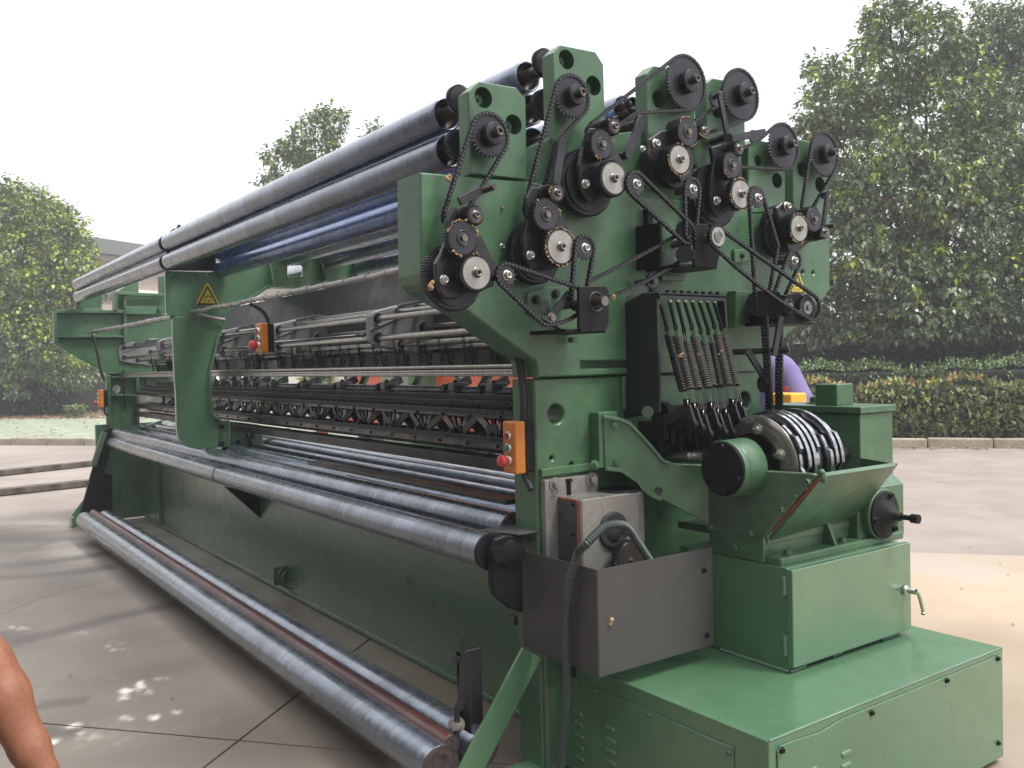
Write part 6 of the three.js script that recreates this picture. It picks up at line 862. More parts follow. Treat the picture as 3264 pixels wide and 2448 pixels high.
// ------------------------------------------------------------------ foliage
function leafMesh(list, w0) {   // list of {p, d (tip direction), u (face up), l, c}
  const n = list.length, pos = new Float32Array(n * 18), col = new Float32Array(n * 18), nor = new Float32Array(n * 18); let k = 0;
  const s = v3(), a = v3(), b = v3(), t = v3(), m = v3(), n1 = v3(), n2 = v3(), e1 = v3(), e2 = v3();
  for (const f of list) {
    s.crossVectors(f.d, f.u).normalize(); const u = n1.crossVectors(s, f.d).normalize().clone(), w = f.l * w0 / 2;
    a.copy(f.p).addScaledVector(f.d, f.l * 0.42).addScaledVector(s, w).addScaledVector(u, w * 0.35); b.copy(f.p).addScaledVector(f.d, f.l * 0.42).addScaledVector(s, -w).addScaledVector(u, w * 0.35); t.copy(f.p).addScaledVector(f.d, f.l).addScaledVector(u, -f.l * 0.12);
    for (const [A_, B_, C_] of [[f.p, a, t], [f.p, t, b]]) { e1.subVectors(B_, A_); e2.subVectors(C_, A_); n2.crossVectors(e1, e2).normalize(); for (const V_ of [A_, B_, C_]) { pos[k] = V_.x; pos[k + 1] = V_.y; pos[k + 2] = V_.z; nor[k] = n2.x; nor[k + 1] = n2.y; nor[k + 2] = n2.z; col[k] = f.c[0]; col[k + 1] = f.c[1]; col[k + 2] = f.c[2]; k += 3; } }
  }
  const g = new THREE.BufferGeometry(); g.setAttribute('position', new THREE.BufferAttribute(pos, 3)); g.setAttribute('normal', new THREE.BufferAttribute(nor, 3)); g.setAttribute('color', new THREE.BufferAttribute(col, 3)); return g;
}
const M_leaf = new THREE.MeshPhysicalMaterial({ color: 0xffffff, vertexColors: true, side: THREE.DoubleSide, roughness: 0.36, transmission: 0.38, thickness: 0 });
const M_leafDull = new THREE.MeshPhysicalMaterial({ color: 0xffffff, vertexColors: true, side: THREE.DoubleSide, roughness: 0.5 });
const M_bark = mat(lin(0.075, 0.06, 0.05), 0.95, 0, { map: grimeMap, bumpMap: groundBump, bumpScale: 0.03 });
const rdir = (r) => { const z = 2 * r() - 1, a = r() * Math.PI * 2, q = Math.sqrt(1 - z * z); return v3(q * Math.cos(a), z, q * Math.sin(a)); };
// a tree: crown blobs given by where they stand in the photograph (pixel centre, pixel radius, metres away), trunk, limbs to each blob
function tree(name, label, base, blobs, o) {
  const r = rng(o.seed), t = thing(name, label, 'tree', o.group), leaves = []; const nz = (p) => Math.sin(p.x * 1.7 + p.z * 1.1 + o.seed) * Math.sin(p.y * 1.9 + 1.3 * p.x) + 0.6 * Math.sin(p.z * 3.1 + p.y * 2.7);
  const bl = blobs.map(([x, y, rad, dep, dens]) => ({ c: atDepth(D2(x, y), dep), r: rad / 0.6777 / FOCAL * dep, dens: dens || 1 }));
  let tot = 0; bl.forEach((b) => { b.w = b.r * b.r * b.dens; tot += b.w; });
  for (const b of bl) { const n = Math.round(o.sprigs * b.w / tot); for (let i = 0; i < n; i++) {
    const d = rdir(r); const rr = b.r * (r() < 0.78 ? 0.72 + 0.33 * r() : 0.25 + 0.5 * r()) * (1 + 0.26 * nz(b.c.clone().addScaledVector(d, b.r))); const p = b.c.clone().addScaledVector(d, rr); p.y = b.c.y + (p.y - b.c.y) * 0.95; if (nz(p.clone().multiplyScalar(1.7)) < -0.75 && r() < 0.8) continue; if (p.y < o.minY) continue;
    const fresh = r() < (o.fresh || 0.12) * (d.y > -0.1 ? 1.5 : 0.4), br = 0.75 + 0.5 * r(), nl = o.leavesPer || 9; const ax = v3(d.x, d.y * 0.6 + 0.25, d.z).normalize();
    for (let k = 0; k < nl; k++) { const e = rdir(r), dir = ax.clone().multiplyScalar(0.45).add(e).add(v3(0, -0.75, 0)).normalize(), up = v3(e.x * 0.6, 1, e.z * 0.6).normalize(); const q = p.clone().addScaledVector(e, o.leaf * 1.1 * r()).addScaledVector(ax, o.leaf * 0.9 * r()); const v = br * (0.8 + 0.4 * r()); const c = fresh ? [0.36 * v, 0.45 * v, 0.06 * v] : r() < 0.0025 ? [0.35, 0.08, 0.045] : r() < 0.45 ? [0.27 * v, 0.32 * v, 0.175 * v] : [0.15 * v, 0.205 * v, 0.10 * v]; leaves.push({ p: q, d: dir, u: up, l: o.leaf * (0.75 + 0.5 * r()), c }); }
  } }
  part('crown', leafMesh(leaves, o.wide || 0.72), M_leaf, t);
  // trunk and limbs
  const cen = bl.reduce((s, b) => s.addScaledVector(b.c, b.w / tot), v3()), fork = base.clone().lerp(v3(cen.x, base.y + (cen.y - base.y) * 0.62, cen.z), 0.8), R_ = o.trunk;
  const taper = (pts, r0, r1) => { const cv = new THREE.CatmullRomCurve3(pts), n = 14, g = new THREE.TubeGeometry(cv, n, 1, 9), p = g.attributes.position; for (let i = 0; i <= n; i++) { const c = cv.getPointAt(i / n), q = r0 + (r1 - r0) * i / n; for (let j = 0; j <= 9; j++) { const k = i * 10 + j, v = v3(p.getX(k), p.getY(k), p.getZ(k)).sub(c).multiplyScalar(q).add(c); p.setXYZ(k, v.x, v.y, v.z); } } g.computeVertexNormals(); return metreUV(g); };
  part('trunk', taper([base, base.clone().lerp(fork, 0.5).add(v3(0.1 * R_, 0, 0.3 * R_)), fork, cen], R_, R_ * 0.4), M_bark, t);
  for (const b of bl) part('limb', taper([base.clone().lerp(fork, 0.55 + 0.45 * r()), fork.clone().lerp(b.c, 0.55).add(rdir(r).multiplyScalar(b.r * 0.15)), b.c.clone().add(rdir(r).multiplyScalar(b.r * 0.4))], R_ * 0.38, R_ * 0.06), M_bark, t);
  if (o.twigs) { const tw = []; for (const b of bl) for (let i = 0; i < o.twigs; i++) { const d = rdir(r); tw.push(taper([b.c.clone().addScaledVector(d, b.r * 0.1), b.c.clone().addScaledVector(d, b.r * 0.6).add(v3(0, 0.1, 0)), b.c.clone().addScaledVector(d, b.r * 0.98)], R_ * 0.1, R_ * 0.025)); } part('twigs', join(...tw), M_bark, t).userData.kind = 'stuff'; }
  return t;
}
const gnd = (p, y = 0.1) => onY(p, y);
tree('broadleaf_tree', 'large broad-leaved tree over the hedge at the right', (() => { const p = atDepth([3034, 1200], 20.5); return v3(p.x, 0.08, p.z); })(), [
  [1945, 120, 105, 20.5], [1905, 45, 50, 20.5], [1990, 75, 48, 20.2], [1850, 225, 100, 20], [1778, 262, 66, 19.5], [1795, 150, 48, 20, 0.8], [2010, 260, 140, 20.5], [2120, 330, 130, 20], [1890, 400, 130, 19.4], [2030, 440, 150, 19], [2170, 480, 120, 19.5], [1860, 560, 110, 19], [1990, 610, 120, 18.6], [2120, 640, 110, 18.6], [1800, 460, 80, 19.6], [1800, 650, 85, 19.6], [1905, 690, 60, 18.8], [1760, 700, 60, 19.8], [1850, 730, 40, 19], [1990, 735, 50, 18.8], [2060, 720, 45, 18.8, 0.7], [2180, 690, 70, 19], [2240, 600, 130, 19], [2260, 450, 130, 19.5]], { seed: 21, sprigs: 7000, leaf: 0.128, leavesPer: 9, trunk: 0.2, minY: 1.9, fresh: 0.10, twigs: 6 });
tree('broadleaf_tree', 'tall greyish tree in the upper right corner', (() => { const p = atDepth([3230, 1160], 25); return v3(p.x, 0.08, p.z); })(), [[2120, 95, 85, 25], [2185, 60, 70, 25], [2060, 140, 50, 25], [2200, 170, 100, 25], [2260, 90, 90, 25], [2120, 200, 70, 25.5], [2230, 300, 110, 25.5]], { seed: 33, sprigs: 2300, leaf: 0.135, leavesPer: 9, trunk: 0.18, minY: 2, fresh: 0.05, twigs: 6 });
tree('broadleaf_tree', 'broad tree with yellow-green shoots at the left', (() => { const p = atDepth(D2(70, 870), 32.5); return v3(p.x, 0.1, p.z); })(), [[60, 470, 72, 32.5], [10, 445, 60, 32.5], [115, 500, 62, 32.5], [165, 545, 48, 32.5], [95, 580, 95, 32], [10, 560, 90, 32.5], [180, 610, 45, 32], [30, 650, 90, 31.5], [130, 650, 62, 31.5], [60, 720, 80, 31], [-10, 760, 80, 31.5], [130, 735, 60, 31], [150, 790, 55, 31], [70, 800, 62, 31.5], [160, 690, 45, 31.5], [-40, 650, 90, 32.5]], { seed: 45, sprigs: 7000, leaf: 0.16, leavesPer: 8, trunk: 0.22, minY: 0.9, fresh: 0.36, twigs: 4 });
tree('broadleaf_tree', 'smaller open tree showing above the upper rollers', (() => { const p = atDepth(D2(690, 850), 30); return v3(p.x, 0.0, p.z); })(), [[695, 278, 38, 30], [722, 262, 24, 30], [640, 322, 36, 30], [598, 335, 20, 30], [660, 352, 36, 30], [600, 382, 26, 30], [720, 322, 26, 30, 0.6], [572, 402, 16, 30], [700, 372, 26, 30, 0.8], [620, 410, 30, 30], [690, 460, 60, 30], [610, 480, 60, 30]], { seed: 57, sprigs: 900, leaf: 0.16, leavesPer: 8, trunk: 0.16, minY: 2, fresh: 0.2, twigs: 7 });
tree('broadleaf_tree', 'treetop just peeping over the upper roller', (() => { const p = atDepth(D2(815, 830), 31); return v3(p.x, 0.0, p.z); })(), [[812, 290, 20, 31], [800, 285, 12, 31], [820, 340, 40, 31], [840, 420, 60, 31]], { seed: 63, sprigs: 260, leaf: 0.19, leavesPer: 8, trunk: 0.1, minY: 2, fresh: 0.2, twigs: 5 });
// hedges: leaves over a core coloured near-black for the shade between them
function hedge(name, label, s0, s1, t0, t1, h, o) {
  const r = rng(o.seed), t = thing(name, label, 'hedge', undefined), L_ = [];
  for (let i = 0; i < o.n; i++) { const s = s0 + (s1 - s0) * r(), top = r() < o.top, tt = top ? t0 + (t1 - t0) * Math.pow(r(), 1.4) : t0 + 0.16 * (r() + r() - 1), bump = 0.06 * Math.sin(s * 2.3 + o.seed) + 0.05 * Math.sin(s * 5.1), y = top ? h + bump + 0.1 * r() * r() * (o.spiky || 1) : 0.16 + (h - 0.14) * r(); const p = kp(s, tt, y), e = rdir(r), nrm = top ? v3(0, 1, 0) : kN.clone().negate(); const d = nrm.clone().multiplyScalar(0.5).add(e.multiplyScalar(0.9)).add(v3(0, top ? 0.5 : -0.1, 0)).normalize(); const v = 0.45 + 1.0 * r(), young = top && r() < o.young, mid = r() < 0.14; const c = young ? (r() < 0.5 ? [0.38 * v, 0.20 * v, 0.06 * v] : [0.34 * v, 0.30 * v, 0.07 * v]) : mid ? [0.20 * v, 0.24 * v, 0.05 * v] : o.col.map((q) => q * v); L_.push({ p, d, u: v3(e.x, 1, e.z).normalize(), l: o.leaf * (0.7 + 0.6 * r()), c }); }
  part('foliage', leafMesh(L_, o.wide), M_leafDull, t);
  const dark_core = metreUV(new RoundedBoxGeometry(s1 - s0, h - 0.12, Math.max(0.1, t1 - t0 - 0.24), 2, 0.08)), ang = Math.atan2(-kE.z, kE.x); dark_core.rotateY(ang); const c = kp((s0 + s1) / 2, (t0 + t1) / 2, 0.1 + (h - 0.12) / 2); dark_core.translate(c.x, c.y, c.z); part('shade_core', dark_core, mat(lin(0.018, 0.020, 0.012), 1), t);  // solid near-black block, shade inside the hedge put into its colour
}
hedge('clipped_hedge', 'clipped hedge with orange young shoots behind the kerb', 14.6, 30, 0.35, 1.35, 1.0, { seed: 3, n: 10500, top: 0.26, leaf: 0.135, wide: 0.5, young: 0.34, col: [0.17, 0.205, 0.075] });
hedge('loose_hedge', 'loose fine-leaved green hedge behind the clipped one', 13.0, 32, 2.0, 3.6, 1.25, { seed: 13, n: 16000, top: 0.6, leaf: 0.075, wide: 0.6, young: 0.0, col: [0.11, 0.18, 0.065], spiky: 2.2 });
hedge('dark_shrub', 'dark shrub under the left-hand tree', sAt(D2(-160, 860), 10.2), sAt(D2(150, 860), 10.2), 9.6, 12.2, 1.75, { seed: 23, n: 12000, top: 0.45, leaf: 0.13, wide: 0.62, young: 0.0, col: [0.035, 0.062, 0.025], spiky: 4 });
hedge('dark_shrub', 'undergrowth beneath the right-hand trees, leaves coloured dark to stand for shade', 12.5, 38, 6.0, 9.0, 1.9, { seed: 29, n: 11000, top: 0.5, leaf: 0.15, wide: 0.62, young: 0.0, col: [0.04, 0.055, 0.03], spiky: 5 });  // shade under the trees is put into this leaf colour
{ // weeds at the wall foot
  const r = rng(71); for (const [x, y, n, lb, h] of [[205, 880, 170, 'low weed with thin stems at the foot of the wall', 0.7], [165, 893, 110, 'low green weed by the round stone', 0.35]]) { const t = thing('weed', lb, 'plant'), b = gnd(D2(x, y + 8), 0.12), L_ = []; for (let i = 0; i < n; i++) { const e = rdir(r), hh = h * r(); L_.push({ p: b.clone().add(v3(e.x * 0.5 * (0.3 + hh), hh, e.z * 0.3)), d: v3(e.x, 0.2 + 0.5 * r(), e.z).normalize(), u: v3(0, 1, 0.2).normalize(), l: 0.16, c: [0.1 + 0.06 * r(), 0.15 + 0.06 * r(), 0.05] }); } part('foliage', leafMesh(L_, 0.6), M_leafDull, t); const st = []; for (let i = 0; i < 8; i++) { const e = rdir(r); st.push(rod(b, b.clone().add(v3(e.x * 0.3, h * 0.8, e.z * 0.2)), 0.008, 5)); } part('stem', st, M_bark, t); }
  const p = gnd(D2(157, 893), 0.12), g = new THREE.IcosahedronGeometry(0.42, 3).scale(1.1, 0.75, 0.9), q = g.attributes.position; for (let i = 0; i < q.count; i++) { const k = 1 + 0.06 * Math.sin(q.getX(i) * 7) * Math.sin(q.getY(i) * 9 + q.getZ(i) * 5); q.setXYZ(i, q.getX(i) * k, q.getY(i) * k, q.getZ(i) * k); } g.computeVertexNormals(); g.translate(p.x, p.y + 0.2, p.z); tag(part('round_stone', metreUV(g), mat(lin(0.15, 0.085, 0.065), 0.9, 0, { map: grimeMap }), scene), 'reddish round stone at the foot of the wall', 'stone');
}
{ // fallen leaves: a drift along the wall foot, and strays on road and yard
  const r = rng(19), L_ = []; for (let i = 0; i < 9000; i++) { const s = -16 + 26 * r(), t = 13 - 5.6 * Math.pow(r(), 1.15); const p = kp(s, t, 0.125 + 0.03 * r()), e = rdir(r); e.y *= 0.25; const v = 0.6 + 0.7 * r(); L_.push({ p, d: e.normalize(), u: v3(0.2 * e.z, 1, 0.1).normalize(), l: 0.12 * (0.6 + 0.7 * r()), c: r() < 0.3 ? [0.34 * v, 0.22 * v, 0.09 * v] : [0.22 * v, 0.10 * v, 0.045 * v] }); }
  for (let i = 0; i < 420; i++) { const p = kp(-12 + 24 * r(), 9 * r(), 0.125), e = rdir(r); e.y = 0.05; L_.push({ p, d: e.normalize(), u: v3(0, 1, 0.1).normalize(), l: 0.1, c: [0.3, 0.24, 0.12] }); }
  for (let i = 0; i < 260; i++) { const p = kp(10 + 20 * r(), -0.35 * r() * r() - 0.02, 0.005), e = rdir(r); e.y = 0.1; const v = 0.6 + 0.6 * r(); L_.push({ p, d: e.normalize(), u: v3(0, 1, 0.1).normalize(), l: 0.09, c: r() < 0.12 ? [0.5, 0.12, 0.08] : [0.36 * v, 0.27 * v, 0.13 * v] }); }
  for (const [x, y] of [[2995, 1537], [2992, 1536], [3104, 1483], [3096, 1496], [3220, 1832], [3062, 1875], [3230, 1993], [3185, 1447], [2900, 1760], [3095, 1745], [3190, 1800], [232, 2150], [547, 2222], [250, 1741]]) { const p = gnd([x, y], 0.006), e = rdir(r); e.y = 0.2; L_.push({ p, d: e.normalize(), u: v3(0, 1, 0.2).normalize(), l: 0.028, c: [0.14, 0.11, 0.08] }); }
  const o = tag(part('leaf_litter', leafMesh(L_, 0.6), M_leafDull, scene), 'brown fallen leaves along the wall and the kerb', 'leaves'); o.userData.kind = 'stuff';
}
// ------------------------------------------------------------------ building beyond the wall
{
  const b = thing('factory_building', 'pale beige building with grey eaves beyond the left-hand tree', 'building'); const dep = 62;
  const tl = atDepth(D2(195, 548), dep), tr = atDepth(D2(520, 602), dep * 1.24), dir = tr.clone().sub(tl).setY(0), n = v3(-dir.z, 0, dir.x).normalize(); if (n.dot(FWD) > 0) n.negate(); const len = dir.length(); dir.normalize(); const yw = tl.y;
  const bm = (s0, s1, y0, y1, d0, d1, m, name, par) => { const g = metreUV(new THREE.BoxGeometry(s1 - s0, y1 - y0, d1 - d0)), m4 = new THREE.Matrix4().makeBasis(dir, v3(0, 1, 0), v3().crossVectors(dir, v3(0, 1, 0))); const z = v3().crossVectors(dir, v3(0, 1, 0)), sg = z.dot(n) > 0 ? 1 : -1; g.translate((s0 + s1) / 2, (y0 + y1) / 2, sg * (d0 + d1) / 2); g.applyMatrix4(m4); g.translate(tl.x, 0, tl.z); return part(name, g, m, par || b); };
  const cream = mat(lin(0.62, 0.52, 0.40), 0.9, 0, { map: roadMap }), grey = mat(lin(0.12, 0.13, 0.125), 0.8), glass = mat(lin(0.05, 0.06, 0.07), 0.2, 0, {}), white = mat(lin(0.78, 0.74, 0.66), 0.9);
  bm(-26, len + 14, 0, yw - 0.4, -12, 0, cream, 'wall'); bm(-27, len + 15, yw - 0.4, yw - 0.05, -12.4, 0.5, cream, 'cornice'); bm(-27.5, len + 15.5, yw, yw + 1.0, -12.8, 1.0, grey, 'roof'); bm(3.0, len + 13, 0, yw - 2.2, 0.0, 0.12, white, 'wall_panel');
  for (let i = 0; i < 7; i++) for (const y of [yw - 2.0, yw - 5.4]) { if (y < 1.5) continue; const w = bm(-20 + i * 3.4, -18.4 + i * 3.4, y - 1.1, y + 0.3, 0.13, 0.2, grey, 'window'); bm(-19.9 + i * 3.4, -18.5 + i * 3.4, y - 1.0, y + 0.2, 0.2, 0.23, glass, 'pane', w); }
}
{ // works hall added out of view, left of the yard, to shade the machine
  const b = thing('added_works_hall', 'added works hall out of view, shading the left side of the machine', 'building'), wm = mat(lin(0.42, 0.39, 0.34), 0.9, 0, { map: paintMap }), dk = mat(lin(0.05, 0.055, 0.06), 0.5);
  part('wall', box(-14, -4.6, 0, 7.6, -15, 16, 0.02), wm, b); part('roof', box(-14.3, -4.2, 7.6, 7.9, -15.3, 16.3, 0.02), M.cast, b);
  for (let i = 0; i < 5; i++) { const z = -13 + i * 5.6; const d = part(i % 2 ? 'window' : 'gate', box(-4.66, -4.56, i % 2 ? 1.4 : 0.02, i % 2 ? 3.4 : 4.4, z, z + 3.6, 0.01), i % 2 ? dk : M.panel, b); for (let k = 1; k < 4; k++) part(i % 2 ? 'glazing_bar' : 'gate_rib', box(-4.56, -4.53, i % 2 ? 1.4 : 0.05, i % 2 ? 3.4 : 4.35, z + k * 0.9 - 0.03, z + k * 0.9 + 0.03, 0.004), M.cast, d); }
}
// ------------------------------------------------------------------ steel beams lying on the road at the left
for (const [a, b, c, d, lb] of [[[-400, 508], [0, 470], [722, 392], 0.10, 'long dirty steel beam lying on the road, the farther of two'], [[-400, 648], [0, 610], [690, 536], 0.12, 'long dirty steel beam lying on the road, the nearer of two']]) {
  const t = thing('steel_beam', lb, 'beam'), p0 = onY(O(...a), c[1] ? 0.1 : 0.1), p1 = onY(O(...c), 0.1); p0.y = p1.y = 0.05;
  part('beam', bar(p0, p1.clone().addScaledVector(p1.clone().sub(p0).normalize(), 0.6), 0.16, 0.09, v3(0, 1, 0)), mat(lin(0.30, 0.25, 0.22), 0.6, 0.3, { map: grimeMap, bumpMap: groundBump, bumpScale: 0.004 }), t);
}
// ------------------------------------------------------------------ what shows through the machine: red lorry, white board, green bin
{
  const t = thing('red_lorry', 'orange-red lorry body seen through the gaps of the machine', 'lorry'); const x = 6.0, zl = onX(N(735, 850), x).z, zr = onX(N(1690, 850), x).z, red = mat(lin(0.95, 0.17, 0.075), 0.45, 0, { map: paintMap }), c = grimeMap;
  part('cargo_body', box(x, x + 2.3, 0.75, 2.5, zl, zr + 0.15, 0.02), red, t); for (let i = 0; i < 3; i++) part('panel_rib', box(x - 0.03, x, 0.8, 2.45, zl + 0.3 + i * 0.9, zl + 0.36 + i * 0.9), red, t);
  part('chassis', box(x + 0.2, x + 2.1, 0.45, 0.75, zl - 2.2, zr), M.black, t); part('cab', box(x + 0.02, x + 2.25, 0.5, 2.4, zl - 2.3, zl - 0.15, 0.12), red, t); part('windscreen', box(x - 0.004, x + 0.02, 1.5, 2.15, zl - 2.0, zl - 1.0), M.gloss, t);
  for (const z of [zl + 0.6, zr - 0.5, zl - 1.3]) for (const xx of [x + 0.02, x + 2.0]) { const w = grp('wheel', t); part('tyre', lathe([[0.25, 0], [0.44, 0.01], [0.46, 0.06], [0.46, 0.22], [0.44, 0.27], [0.25, 0.28]], v3(xx, 0.46, z), v3(1, 0, 0), 28), M.rubber, w); part('rim', lathe([[0.001, 0.1], [0.12, 0.06], [0.25, 0.02], [0.25, 0.26]], v3(xx, 0.46, z), v3(1, 0, 0), 24), M.cast, w); }
  part('lettering_band', box(x - 0.012, x - 0.004, 0.62, 0.72, onX(N(150, 1420), x).z, onX(N(400, 1440), x).z), M.yellow, t);
}
{
  const t = thing('sign_board', 'white board with red letter K and grey 12 seen through the machine', 'sign'); const x = 7.2, z0 = onX(M_(200, 1140), x).z, z1 = onX(M_(2030, 1150), x).z; const c = document.createElement('canvas'); c.width = 2048; c.height = 512; const g = c.getContext('2d'); g.fillStyle = '#f2ece0'; g.fillRect(0, 0, 2048, 512);
  const y0 = 0.3, y1 = 2.3, px = (z) => (z - z0) / (z1 - z0) * 2048, py = (y) => (y1 - y) / (y1 - y0) * 512; const k = onX(M_(1800, 1185), x), n = onX(M_(1975, 1158), x); g.textBaseline = 'middle'; g.textAlign = 'center'; const tx = (s, p, h, col) => { g.save(); g.translate(px(p.z), py(p.y)); g.scale(2048 / Math.abs(z1 - z0) / (512 / (y1 - y0)), 1); g.fillStyle = col; g.font = `bold ${Math.round(h / (y1 - y0) * 512)}px sans-serif`; g.fillText(s, 0, 0); g.restore(); }; tx('K', k, 0.34, '#c8202c'); tx('12', n, 0.22, '#7c7a78');
  const tt = new THREE.CanvasTexture(c); tt.colorSpace = THREE.SRGBColorSpace; const gm = new THREE.PlaneGeometry(Math.abs(z1 - z0), y1 - y0); gm.rotateY(-Math.PI / 2); gm.translate(x - 0.021, (y0 + y1) / 2, (z0 + z1) / 2); part('face', gm, mat(lin(1, 1, 1), 0.6, 0, { map: tt }), t); part('panel', box(x - 0.019, x + 0.03, y0, y1, Math.min(z0, z1), Math.max(z0, z1)), mat(lin(0.75, 0.72, 0.66), 0.7), t); for (const z of [z0, z1, (z0 + z1) / 2]) part('post', box(x + 0.032, x + 0.09, 0, y1, z - 0.03, z + 0.03), M.cast, t);
}
{ const t = thing('green_bin', 'green steel bin beside the red lorry behind the machine', 'bin'), x = 5.6, z0 = onX(N(455, 850), x).z, z1 = onX(N(700, 850), x).z; part('body', box(x, x + 0.9, 0.1, 1.66, z0, z1, 0.02), M.greenSmooth, t); part('lid', box(x - 0.03, x + 0.93, 1.665, 1.72, z0 - 0.03, z1 + 0.03), M.greenSmooth, t); for (const z of [z0 + 0.1, z1 - 0.1]) part('foot', box(x + 0.1, x + 0.8, 0, 0.1, z - 0.04, z + 0.04), M.black, t); }
{ const r = rng(41), t = thing('potted_shrub', 'bright green shrub before the white board behind the machine', 'plant'), L_ = [], b = onX(M_(1320, 1150), 6.9); for (let i = 0; i < 500; i++) { const e = rdir(r); L_.push({ p: b.clone().add(v3(e.x * 0.35 * r(), (e.y - 0.3) * 0.7 * r(), e.z * 0.45 * r())), d: e, u: v3(0, 1, 0.3).normalize(), l: 0.14, c: [0.14 + 0.1 * r(), 0.26, 0.05] }); } part('foliage', leafMesh(L_, 0.45), M_leafDull, t); part('stem', rod(v3(b.x, 0, b.z), b, 0.02, 8), M_bark, t); part('pot', lathe([[0.001, 0], [0.16, 0], [0.2, 0.34], [0.18, 0.34], [0.17, 0.3], [0.001, 0.3]], v3(b.x, 0, b.z), v3(0, 1, 0), 24), M.primer, t); }
// papers and boxes behind the tub
{ const t = thing('carton', 'cream cardboard carton standing behind the machine', 'carton'), p = onZ(AH(1220, 740), -3.6); part('body', box(p.x - 0.1, p.x + 0.06, 0, p.y + 0.07, p.z - 0.1, p.z + 0.05), M.paper, t); part('flap', box(p.x - 0.1, p.x + 0.06, p.y + 0.071, p.y + 0.076, p.z - 0.1, p.z + 0.09), M.paper, t); }
// ------------------------------------------------------------------ people
function figure(bones, cell, k = 0.02, pad = 0.05) {   // smooth skin round tapered capsules [a, b, ra, rb]
  const bb = new THREE.Box3(); for (const [a, b, ra, rb] of bones) { const r = Math.max(ra, rb) + pad; bb.expandByPoint(a.clone().addScalar(r)); bb.expandByPoint(a.clone().addScalar(-r)); bb.expandByPoint(b.clone().addScalar(r)); bb.expandByPoint(b.clone().addScalar(-r)); }
  const c = bb.getCenter(v3()), s = bb.getSize(v3()), half = Math.max(s.x, s.y, s.z) / 2, n = Math.min(150, Math.max(24, Math.ceil(2 * half / cell))), mc = new MarchingCubes(n, new THREE.MeshBasicMaterial(), false, false, 400000); mc.isolation = 0; const hs = n / 2, p = v3(), ab = v3(), ap = v3();
  for (let z = 0; z < n; z++) for (let y = 0; y < n; y++) for (let x = 0; x < n; x++) { p.set(c.x + (x - hs) / hs * half, c.y + (y - hs) / hs * half, c.z + (z - hs) / hs * half); let d = 1; if (bb.containsPoint(p)) for (const [a, b, ra, rb, fl] of bones) { ab.subVectors(b, a); ap.subVectors(p, a); const t = clamp(ap.dot(ab) / (ab.lengthSq() || 1)); const q = ap.addScaledVector(ab, -t); let l = q.length(); if (fl) { const w = q.dot(fl); l = Math.sqrt(Math.max(0, l * l - w * w) + w * w * 2.1); } const e = l - (ra + (rb - ra) * t); const h = clamp(0.5 + 0.5 * (d - e) / k); d = d + (e - d) * h - k * h * (1 - h); } mc.field[x + y * n + z * n * n] = -d; }
  mc.update(); const cnt = mc.count !== undefined ? mc.count : mc.geometry.drawRange.count, pos = new Float32Array(cnt * 3), nor = new Float32Array(cnt * 3); for (let i = 0; i < cnt * 3; i++) { pos[i] = mc.positionArray[i] * half; nor[i] = mc.normalArray[i]; } for (let i = 0; i < cnt; i++) { pos[i * 3] += c.x; pos[i * 3 + 1] += c.y; pos[i * 3 + 2] += c.z; }
  const g = new THREE.BufferGeometry(); g.setAttribute('position', new THREE.BufferAttribute(pos, 3)); g.setAttribute('normal', new THREE.BufferAttribute(nor, 3)); g.setAttribute('uv', new THREE.BufferAttribute(new Float32Array(cnt * 2), 2)); return metreUV(g);
}
function hand(w, dir, side, s = 1) {   // wrist, pointing direction, thumb side; slightly curled fingers
  const nrm = new THREE.Vector3().crossVectors(dir, side).normalize(), P_ = (a, b, c) => w.clone().addScaledVector(dir, a * s).addScaledVector(side, b * s).addScaledVector(nrm, c * s), B_ = [[P_(0, 0, 0), P_(0.045, 0.005, 0), 0.026, 0.03], [P_(0.03, 0.022, 0), P_(0.08, 0.028, 0), 0.018, 0.014], [P_(0.03, -0.018, 0), P_(0.078, -0.024, 0), 0.018, 0.013], [P_(0.03, 0, 0), P_(0.082, 0, 0), 0.02, 0.014]];
  [[0.028, 0.07], [0.010, 0.078], [-0.009, 0.072], [-0.027, 0.056]].forEach(([o, l]) => { const a = P_(0.082, o, 0), b = P_(0.082 + l * 0.5, o * 1.05, 0.006), c = P_(0.082 + l * 0.82, o * 1.05, 0.022), d = P_(0.082 + l * 0.98, o * 1.03, 0.04); B_.push([a, b, 0.0095, 0.0088], [b, c, 0.0088, 0.008], [c, d, 0.008, 0.007]); });
  B_.push([P_(0.02, 0.026, 0.004), P_(0.05, 0.052, 0.014), 0.014, 0.011], [P_(0.05, 0.052, 0.014), P_(0.082, 0.06, 0.026), 0.011, 0.009]); return B_;
}
